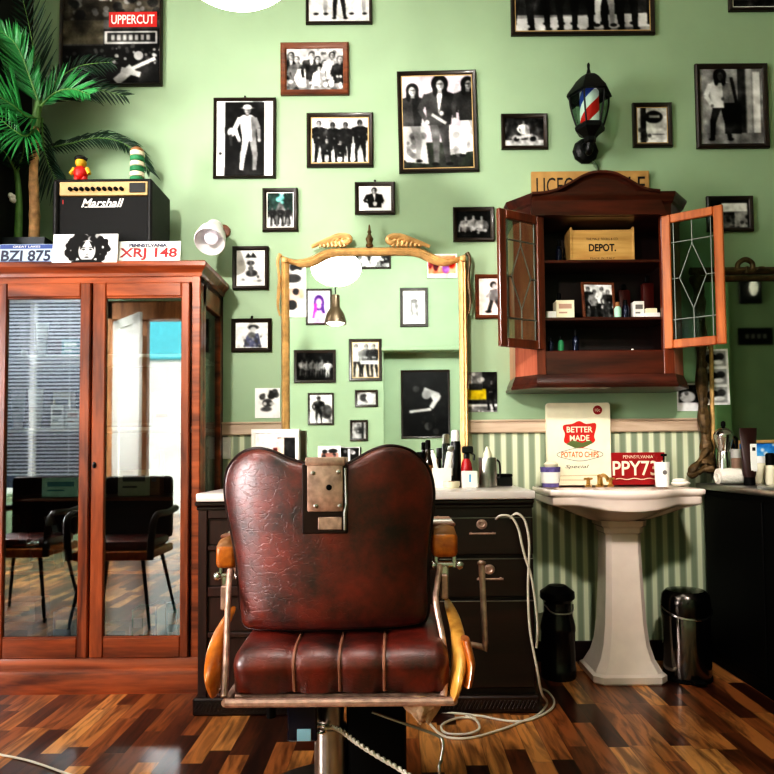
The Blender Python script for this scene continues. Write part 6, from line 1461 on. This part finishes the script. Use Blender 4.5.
# left post: narrow above, flaring into a scrolled foot
mb = MB(); pts = catmull([P(695, 276, MIR), P(699, 300, MIR), P(701, 340, MIR), P(702, 390, MIR), P(705, 430, MIR), P(707, 455, MIR), P(706, 466, MIR - .01)], 8)
mb.tube(pts, [.026 + .006 * math.sin(i * .9) + (.02 * max(0, (i - 36) / 12)) for i in range(len(pts))], 10)
for i in range(0, len(pts), 2): mb.ell(pts[i] + Vector((.012 * math.sin(i * 1.3), -.02, 0)), .014, .01, .02, n=8, k=6)
mb.build('frame_post', M['oldgold'], RM)
pts = catmull([P(711, 340, MIR - .005), P(712, 400, MIR - .005), P(713, 440, MIR - .005), P(711, 458, MIR - .005)], 6); MB().tube(pts, .011, 8).build('inner_moulding', M['gold'], RM)
mb = MB()
mb.tube(catmull([P(708, 448, MIR - .015), P(703, 456, MIR - .02), P(697, 464, MIR - .025), P(691, 471, MIR - .03), P(689, 474, MIR - .03), P(694, 474, MIR - .03), P(704, 470, MIR - .03), P(713, 469, MIR - .03)], 6), [.016 + .006 * math.sin(i * .5) for i in range(43)], 8)
mb.tube(catmull([P(712, 456, MIR - .01), P(706, 466, MIR - .02), P(698, 473, MIR - .03)], 6), .014, 8)
mb.build('scroll_foot', M['oldgold'], RM)
mb = MB()
for k, (zz, rr_) in enumerate(((zt - .006, .02), (zt2, .014))): mb.tube([(X(695, MIR), MIR - .004 - .006 * k, zz), (2.62, MIR - .004 - .006 * k, zz)], rr_, 10)
for k in range(8): mb.ell((X(706, MIR) + .1 * k, MIR - .022, zt - .004 + .004 * (k % 2)), .028, .012, .012, n=10, k=6)
mb.build('top_rail', M['oldgold'], RM)
mb = MB(); mb.tube(catmull([P(738, 271, MIR - .01), P(738, 264, MIR - .015), P(745, 259.5, MIR - .02), P(752, 263, MIR - .02), P(752, 270, MIR - .02), P(747, 272, MIR - .02), P(746, 267, MIR - .02)], 6), .013, 8)
mb.tube(catmull([P(735, 272, MIR - .01), P(744, 270, MIR - .015), P(758, 272, MIR - .01)], 5), .012, 8)
mb.build('crest_scroll', M['oldgold'], RM)

# ------------------------------------------------------------------ wall cabinet with open leaded doors
WY = 3.23; wl, wr = X(537, WY, 360), X(674.5, WY, 360); wc = (wl + wr) / 2
ol_, or_ = X(548, WY), X(666.5, WY)
bl_, br_ = wl - .085, wr + .085; WM = 3.335
M['cantlit'] = wood('peach_lit_wood', (136, 66, 48), (196, 120, 92), 'Z', 8, .3, .4)  # cabinet wood with the light on the canted sides mixed into its colour
zb0, zb1, zp1 = Z(605, 388, WY - .02), Z(605, 374, WY), Z(605, 350, WY)
zo1, zcn = Z(605, 216, WY), Z(605, 196, WY)
WC = thing('wall_cabinet', 'dark wooden wall cabinet with arched pediment and open leaded doors', 'cabinet', (wc, 3.36, zb0))
def foot(ins, z): return [Vector((wl - ins * .3, WY - ins, z)), Vector((wr + ins * .3, WY - ins, z)), Vector((br_ + ins, WM - ins * .3, z)), Vector((br_ + ins, WALL - .002, z)), Vector((bl_ - ins, WALL - .002, z)), Vector((bl_ - ins, WM - ins * .3, z))]
MB().loft([foot(-.004, zb0), foot(.022, zb0 + .004), foot(.024, zb0 + .014), foot(.016, zb0 + .024), foot(.016, zb0 + .034), foot(.004, zb1 - .008), foot(.001, zb1)], 0, True, True, True).build('base_moulding', M['wcab'], WC, 25)
# carcass: canted sides, back, bottom panel box
b = MB()
for s_, a, c in ((-1, wl, bl_), (1, wr, br_)):
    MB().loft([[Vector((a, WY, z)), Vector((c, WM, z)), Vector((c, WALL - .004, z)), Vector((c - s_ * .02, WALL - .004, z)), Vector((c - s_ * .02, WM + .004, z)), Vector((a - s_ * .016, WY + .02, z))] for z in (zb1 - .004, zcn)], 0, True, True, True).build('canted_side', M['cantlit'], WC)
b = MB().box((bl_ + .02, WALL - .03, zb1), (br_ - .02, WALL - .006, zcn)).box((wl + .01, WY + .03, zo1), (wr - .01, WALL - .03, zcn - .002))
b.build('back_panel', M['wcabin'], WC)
for a, c in ((wl, ol_), (or_, wr)): MB().box((a, WY - .002, zb1 - .002), (c, WY + .03, zcn), .003).build('stile', M['wcabv'], WC)
MB().box((ol_ - .006, WY + .002, zb1 - .002), (or_ + .006, WALL - .03, zp1), .004).build('bottom_panel', M['wcab'], WC)
for py in (259.5, 317):
    zz = Z(605, py, WY + .02); MB().box((ol_ - .03, WY + .02, zz - .015), (or_ + .03, WALL - .03, zz), .003).build('shelf', M['wcab'], WC)
sh1, sh2 = Z(605, 259.5, WY + .02), Z(605, 317, WY + .02)
# cornice with arched pediment
def ped(px):
    t = (px - 602) / 70
    return t
px_list = [(513, 192), (532, 192.5), (542, 192), (551, 190.5), (559, 188), (567, 184), (575, 179.5), (583, 175), (592, 171.8), (600, 171), (608, 171.2), (616, 172.8), (624, 176.5), (632, 181), (640, 185.5), (648, 188.5), (660, 190), (676, 190)]
up = [P(a, b_, WY - .04) for a, b_ in px_list]
zlow = zo1 - .002
face = MB().prism([(X(535, WY), zlow), (X(672, WY), zlow)] + [(p.x, p.z - .006) for p in reversed(up[1:-1])], WY - .022, WY + .03, 'Y')
face.build('pediment', M['wcab'], WC, 40)
mb = MB(); ring0 = []
crown = catmull(up[1:-1], 4)
rr = [[p + Vector((0, dy, dz)) for dy, dz in ((.05, 0), (-.005, .002), (-.005, -.01), (.012, -.016), (.02, -.03), (.05, -.03))] for p in crown]
mb.loft(rr, 0, True, True, True)
def cfoot(ins, z): return foot(ins, z)
mb.build('crown_moulding', M['wcab'], WC, 40)
zs = up[2].z + .002
MB().loft([foot(.002, zo1 - .004), foot(.004, zs - .06), foot(.008, zs - .05), foot(.02, zs - .042), foot(.026, zs - .026), foot(.034, zs - .014), foot(.036, zs - .001), foot(.03, zs)], 0, True, True, True).build('cornice', M['wcab'], WC, 25)
# doors
def wdoor(hx, ang, sgn, m, m2):
    """built closed in the opening then swung open about its hinge"""
    w = .272; z0, z1 = zp1 + .002, zo1 - .002; st = .042; y0, y1 = WY - .022, WY
    x = lambda u: hx + sgn * u
    def bx_(mb, u0, u1, a, c, ya=y0, yb=y1, bev=.004): mb.box((min(x(u0), x(u1)), ya, a), (max(x(u0), x(u1)), yb, c), bev)
    rot = Matrix.Rotation(ang, 3, 'Z'); piv = (hx, WY, 0)
    d = MB(); bx_(d, 0, st, z0, z1); bx_(d, w - st, w, z0, z1); bx_(d, st, w - st, z0, z0 + st); bx_(d, st, w - st, z1 - st, z1)
    do = d.rotate(rot, piv).build('door', m, WC)
    g = MB(); bx_(g, st - .003, w - st + .003, z0 + st - .003, z1 - st + .003, WY - .013, WY - .010, 0); g.rotate(rot, piv).build('pane', M['leadglass'], do)
    l = MB(); a0, a1, b0, b1 = st, w - st, z0 + st, z1 - st; H_ = b1 - b0; um = (a0 + a1) / 2; yy = WY - .0115
    pt = lambda u, z: Vector((x(u), yy, z))
    e0, e1 = a0 + .035, a1 - .035
    for p, q in (((a0, b0 + H_ * .17), (a1, b0 + H_ * .17)), ((a0, b1 - H_ * .17), (a1, b1 - H_ * .17)), ((um, b0), (um, b0 + H_ * .25)), ((um, b1), (um, b1 - H_ * .2)), ((um, b1 - H_ * .2), (e0, b0 + H_ * .52)), ((um, b1 - H_ * .2), (e1, b0 + H_ * .52)),
                 ((um, b0 + H_ * .25), (e0, b0 + H_ * .52)), ((um, b0 + H_ * .25), (e1, b0 + H_ * .52)), ((a0, b0 + H_ * .52), (e0, b0 + H_ * .52)), ((e1, b0 + H_ * .52), (a1, b0 + H_ * .52)), ((a0 + .012, b0), (a0 + .012, b1)), ((a1 - .012, b0), (a1 - .012, b1))):
        l.tube([pt(*p), pt(*q)], .0036, 6)
    l.rotate(rot, piv).build('leading', M['lead'], do)
    kx = w - st / 2; k = MB().lathe([(.006, 0), (.009, -.01), (.004, -.014)], (x(kx), y0, (z0 + z1) / 2), 12, axis='Y'); k.rotate(rot, piv).build('knob', M['brass'], do)
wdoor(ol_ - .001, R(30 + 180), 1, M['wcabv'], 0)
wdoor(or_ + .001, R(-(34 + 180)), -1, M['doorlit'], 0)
# ------------------------------------------------------------------ in the wall cabinet
IY = 3.34
c, w, h = rect(570, 227, 634.5, 257, IY); zb = sh1; h = c.z + h / 2 - zb
t = thing('wooden_crate', 'pale wooden box printed DEPOT on the top shelf of the wall cabinet', 'crate', (c.x, IY + .05, zb))
MB().box((c.x - w / 2 + .008, IY, zb), (c.x + w / 2 - .008, IY + .012, zb + h * .93), .002).box((c.x - w / 2 + .008, IY + .1, zb), (c.x + w / 2 - .008, IY + .112, zb + h * .93), .002).box((c.x - w / 2 + .008, IY + .01, zb), (c.x + w / 2 - .008, IY + .1, zb + .01)).build('crate_body', M['oak'], t)
for s_ in (-1, 1): MB().box((min(c.x + s_ * w / 2, c.x + s_ * (w / 2 - .012)), IY - .003, zb), (max(c.x + s_ * w / 2, c.x + s_ * (w / 2 - .012)), IY + .115, zb + h), .002).build('end_panel', M['oak'], t)
tx = MB().text('DEPOT.', (c.x, IY - .001, zb + h * .45), w * .42, h * .2, 0, bold=.03, depth=0); tx.build('lettering', M['ink'], t); tx = MB().text('THE MALE TOOLS & CO.', (c.x, IY - .001, zb + h * .68), w * .5, h * .06, 0, depth=0); tx.build('lettering', M['ink'], t); tx = MB().text('MADE IN ITALY', (c.x, IY - .001, zb + h * .17), w * .38, h * .05, 0, depth=0)
tx.build('lettering', M['ink'], t)
# framed photo
Yp = 3.30; c, w, h = rect(583, 280.5, 617, 316, Yp); zb = sh2; h = c.z + h / 2 - zb; c.z = zb + h / 2
t = thing('standing_photo_frame', 'small standing photo frame on the middle shelf of the wall cabinet', 'picture', (c.x, Yp, zb))
MB().loft([ring4(c, w, h, Yp + .014), ring4(c, w, h, Yp + .002), ring4(c, w - .01, h - .01, Yp), ring4(c, w - .022, h - .022, Yp + .002), ring4(c, w - .026, h - .026, Yp + .006)]).add(ring4(c, w, h, Yp + .0135), [(0, 1, 2, 3)]).box((c.x - .02, Yp + .012, zb), (c.x + .02, Yp + .06, zb + .01)).build('frame', M['framebrown'], t)
def grp(cv):
    cv.box(0, 0, 1, 1, .85)
    for i in range(4): cv.man(.15 + .23 * i, .08 + .08 * (i % 2), .95, [.15, .5, .9, .2][i], .15, .7, .08, wd=1.3)
    cv.box(0, .72, 1, 1, .12, .8); cv.noise(.06)
cv = Cv(36, 38, h / w, .8, 95); grp(cv); print_mesh('photo', cv, (c.x, Yp + .005, c.z), w - .024, h - .024, -1, t)
t.rotation_euler = (R(-7), 0, R(6))
def wbox(x0, x1, py, zb, Y, label, m, d=.05, stripe=True, **k): return carton(x0, x1, py, zb, Y, label, m, d, stripe=stripe, **k)
wbox(559, 577.5, 300, sh2, 3.29, 'white double carton on the middle shelf, left of the standing frame', M['cream'], .07, m2=M['pinkcard'])
wbox(637.5, 648, 301, sh2, 3.30, 'small white carton on the middle shelf, right of the standing frame', M['paper'])
wbox(549, 559, 311, sh2, 3.28, 'flat white tin at the left end of the middle cabinet shelf', M['paper'], .05, False)
wbox(648.5, 664, 312.5, sh2, 3.28, 'flat white tin at the right end of the middle cabinet shelf', M['paper'], .06, False)
wbox(650, 661, 308, Z(655, 312.5, 3.28), 3.285, 'smaller flat tin lying on the white tin at right', M['cream'], .04, False)
def jar(px, wpx, ptop, zb, Y, label, m, cap='black', name='glass_jar'):
    x = X(px, Y); r_ = wpx / 2 * Y / F; h = Z(px, ptop, Y) - zb
    t = thing(name, label, 'jar' if 'jar' in name else 'bottle', (x, Y, zb))
    MB().lathe([(r_ * .9, 0), (r_, .004), (r_, h * .6), (r_ * .6, h * .74)], (x, Y, zb), 18).build('jar_body', m, t)
    MB().lathe([(r_ * .62, h * .72), (r_ * .62, h * .95), (r_ * .5, h)], (x, Y, zb), 14).build('cap', M[cap], t)
jar(562, 7, 293.5, sh2, 3.38, 'small grey jar behind the double carton on the middle shelf', M['greycard'])
jar(621, 7, 302, sh2, 3.31, 'pale green jar touching the standing frame on the middle shelf', M['palegreen'], 'tan')
jar(629, 7, 300, sh2, 3.32, 'dark glass jar between the pale green jar and the carton', M['bluebox'])
jar(563, 7, 240, sh1, 3.36, 'dark bottle left of the wooden box on the top shelf', M['bluebox'], name='dark_bottle')
jar(553, 6, 337, zp1, 3.3, 'small dark bottle at the left end of the cabinet bottom shelf', M['bluebox'], name='dark_bottle')
jar(563, 6, 336, zp1, 3.3, 'second small dark bottle from the left on the cabinet bottom shelf', M['greencard'], name='dark_bottle')
jar(578, 7, 330, zp1, 3.33, 'tallest dark bottle on the bottom shelf of the wall cabinet', M['bluebox'], name='dark_bottle')
sx_ = X(635, 3.25); tk = thing('round_token', 'tiny white cap lying on the wall cabinet bottom panel', 'cap', (sx_, 3.25, zp1)); MB().lathe([(.006, 0), (.007, .003), (.005, .007)], (sx_, 3.25, zp1), 14).build('cap', M['white'], tk); tk.name = 'bottle_cap'
for i, (px, top_) in enumerate(((628, 284), (652, 276))):
    x = X(px, 3.4); hh = Z(px, top_, 3.4) - sh2
    t = thing('hip_flask', ['dark red flask behind the jars on the middle shelf', 'dark red leather case at the back right of the middle shelf'][i], 'flask' if i == 0 else 'case', (x, 3.4, sh2))
    MB().box((x - .03, 3.39, sh2), (x + .03, 3.43, sh2 + hh * .85), .01, seg=2).build('case_body', mat('dark_red_case', (74, 18, 12), .45), t); MB().box((x - .012, 3.4, sh2 + hh * .85), (x + .012, 3.42, sh2 + hh), .004).build('lid', M['black'], t)
    t.name = 'leather_case' if i else 'hip_flask'

# wooden sign behind the pediment
Ys = WALL - .03; c, w, h = rect(531.5, 171, 649.5, 196, Ys); zs0 = Z(590, 207, Ys)
t = thing('wooden_sign', 'yellow wooden sign lettered LICEO behind the wall cabinet pediment', 'sign', (c.x, Ys, c.z))
MB().box((c.x - w / 2, Ys, zs0), (c.x + w / 2, Ys + .018, c.z + h / 2), .002).build('board', mat('mustard_board', (178, 140, 86), .6, var=.15), t)
tx = MB()
p = P(555.5, 186, Ys); tx.text('LICEO', (p.x, Ys - .001, p.z), .198, .088, 0, depth=0, bold=.0); tx.build('lettering', M['ink'], t); tx = MB()
p = P(637, 185, Ys); tx.text('LE', (p.x, Ys - .001, p.z), .085, .088, 0, depth=0)
tx.build('lettering', M['ink'], t)

# ------------------------------------------------------------------ striped wall lantern
LY = 3.33; lx = X(589.5, LY, 110)
zl = lambda py: Z(589.5, py, LY)
LT = thing('barber_lantern', 'black wall lantern with a red, white and blue barber pole inside', 'lantern', (lx, LY, zl(126)))
px_ = LY / F
hexr = lambda r, z, n=6: [Vector((lx + math.cos(2 * math.pi * k / n) * r, LY + math.sin(2 * math.pi * k / n) * r, z)) for k in range(n)]
mb = MB().loft([hexr(.004, zl(63)), hexr(.008, zl(65)), hexr(.006, zl(69)), hexr(.010, zl(72)), hexr(.012, zl(74)), hexr(.04, zl(77)), hexr(.066, zl(82)), hexr(.083, zl(87)), hexr(.11, zl(94)), hexr(.114, zl(96.5)), hexr(.098, zl(97)), hexr(.02, zl(90))], 0, True, True, True)
mb.build('lantern_cap', M['iron'], LT, 25)
for k in range(6):
    a = 2 * math.pi * k / 6; d = Vector((math.cos(a), math.sin(a), 0)); o = Vector((lx, LY, 0))
    MB().tube(catmull([o + d * .098 + Vector((0, 0, zl(97))), o + d * .096 + Vector((0, 0, zl(105))), o + d * .084 + Vector((0, 0, zl(116))), o + d * .066 + Vector((0, 0, zl(127)))], 5), .0045, 8).build('cage_bar', M['iron'], LT)
MB().loft([hexr(.093, zl(97.5)), hexr(.091, zl(106)), hexr(.079, zl(117)), hexr(.062, zl(126.5))]).build('glass_pane', M['leadglass'], LT)
MB().lathe([(.046, zl(126) - zl(126)), (.047, zl(118) - zl(126)), (.047, zl(90) - zl(126))], (lx, LY, zl(126)), 32).build('striped_pole', M['pole'], LT)
MB().loft([hexr(.07, zl(126)), hexr(.076, zl(128)), hexr(.072, zl(131)), hexr(.045, zl(135)), hexr(.03, zl(138)), hexr(.028, zl(142)), hexr(.01, zl(144))], 0, True, True, True).build('lantern_base', M['iron'], LT, 25)
rz = Z(586, 152, WALL); rx = X(586, WALL - .02, 152)
MB().tube(catmull([(lx, LY, zl(140)), (lx - .002, LY + .02, zl(150)), (rx, LY + .09, rz - .01), (rx, WALL - .02, rz)], 6), .018, 10).build('arm', M['iron'], LT)
MB().lathe([(.066, 0), (.068, -.012), (.058, -.03), (.036, -.042), (.03, -.055), (.004, -.058)], (rx, WALL, rz), 10, axis='Y').build('wall_rosette', M['iron'], LT, 20)
MB().tube(catmull([(rx + .03, WALL - .012, rz - .05), P(597, 166, WALL - .01), P(598, 176, WALL - .01), P(597.5, 186, WALL - .01)], 5), .006, 8).build('cord', M['stemgreen'] if False else mat('grey_green_cord', (86, 104, 80), .6), LT)

# ------------------------------------------------------------------ hanging lamps
GY = 1.83; gx = X(233, GY, 0); gb = Z(236, 12.5, GY) + .052
g = thing('globe_lamp', 'white opal globe lamp hanging at the top of the photo', 'lamp', (gx, GY, gb))
MB().ell((gx, GY, gb + .13), .188, .188, .13, n=40, k=24).build('opal_globe', M['lamp'], g)
MB().lathe([(.06, .245), (.062, .262), (.03, .29), (.012, .32)], (gx, GY, gb), 24).build('lamp_cap', M['brass'], g)
MB().cyl((gx, GY, gb + .3), (gx, GY, CEIL - .02), .005, n=8).lathe([(.055, CEIL - .025 - gb), (.05, CEIL - gb)], (gx, GY, gb), 20).build('cord', M['iron'], g)
# dark shaded pendant behind the camera, seen only in the gold mirror
hy = -.75; Q = P(335.5, 324, 2 * MIR - hy); hx = Q.x; hz = Q.z; u_ = (2 * MIR - hy) / F
g = thing('pendant_lamp', 'hanging lamp with a dark metal shade reflected in the gold mirror', 'lamp', (hx, hy, hz))
MB().loft([[Vector((hx + math.cos(a) * r_, hy + math.sin(a) * r_, hz + z)) for a in [2 * math.pi * k / 32 for k in range(32)]] for r_, z in ((11.2 * u_, 0), (11 * u_, 3 * u_), (9 * u_, 10 * u_), (6 * u_, 15 * u_), (4.6 * u_, 17 * u_), (4.4 * u_, 29 * u_), (.4 * u_, 30 * u_))]).build('lamp_shade', mat('bronze_shade', (92, 78, 62), .35, .6), g)
MB().ell((hx, hy, hz + 1.5 * u_), 9 * u_, 9 * u_, 3 * u_).build('bulb', M['lamp'], g)
MB().cyl((hx, hy, hz + 29 * u_), (hx, hy, CEIL - .02), .008, n=8).lathe([(.055, CEIL - .025 - hz), (.05, CEIL - hz)], (hx, hy, hz), 20).build('cord', M['iron'], g)
# wall lamp and dark sign on the wall behind the camera, seen in the right mirror
def refl_pt(px, py, Y=BACK): p = P(px, py, 2 * MIR - Y); return Vector((p.x, Y, p.z))
a, b_ = refl_pt(738, 345), refl_pt(772, 328)
t = thing('wall_sign', 'dark lettered plaque reflected in the ornate right mirror', 'sign', ((a + b_) / 2))
MB().box((a.x, BACK, a.z), (b_.x, BACK + .02, b_.z), .003).build('board', M['black'], t)
for k in range(4):
    xx = a.x + (b_.x - a.x) * (.2 + .17 * k); MB().box((xx, BACK + .0195, (a.z + b_.z) / 2 - .03), (xx + (b_.x - a.x) * .1, BACK + .022, (a.z + b_.z) / 2 + .03)).build('pale_mark', M['greycard'], t)
p = refl_pt(750.5, 289)
t = thing('wall_sconce', 'dark wall lamp with a white glass shade reflected in the right mirror', 'lamp', p)
MB().box((p.x - .16, BACK, p.z - .2), (p.x + .14, BACK + .03, p.z + .14), .01).build('back_plate', M['iron'], t)
MB().ell((p.x, BACK + .08, p.z), .055, .05, .11).build('lamp_shade', mat('sconce_glass', (236, 232, 220), .4, emit=.5), t)

# ------------------------------------------------------------------ waiting chair, seen in the cabinet glass
wx, wy = -1.77, 1.72
t = thing('waiting_chair', 'dark leather armchair with thin metal legs reflected in the right cabinet door', 'chair', (wx, wy, 0))
MB().box((wx - .24, wy - .24, .41), (wx + .24, wy + .24, .47), .02, seg=2).build('seat', M['honey'], t)
MB().box((wx - .22, wy - .22, .47), (wx + .22, wy + .2, .53), .025, seg=2).build('seat_cushion', M['leather'], t)
MB().box((wx - .23, wy - .28, .5), (wx + .23, wy - .2, .92), .03, seg=2).build('backrest', M['leatherdark'], t)
for s_ in (-1, 1):
    MB().tube(catmull([(wx + s_ * .25, wy - .24, .7), (wx + s_ * .28, wy, .69), (wx + s_ * .27, wy + .22, .67), (wx + s_ * .25, wy + .24, .42)], 6), .022, 10).build('armrest', M['leatherdark'], t)
    for q_ in (-1, 1): MB().tube([(wx + s_ * .18, wy + q_ * .17, .41), (wx + s_ * .25, wy + q_ * .24, 0)], [.013, .009], 10).build('leg', M['iron'], t)

t2 = t.copy(); C.objects.link(t2); t2.location = (-2.5, 1.55, 0)
t2['label'] = 'dark leather armchair reflected in the left cabinet door, further left of its twin'
for ch in list(t.children):
    d = ch.copy(); C.objects.link(d); d.parent = t2
t['group'] = t2['group'] = 'waiting chairs'
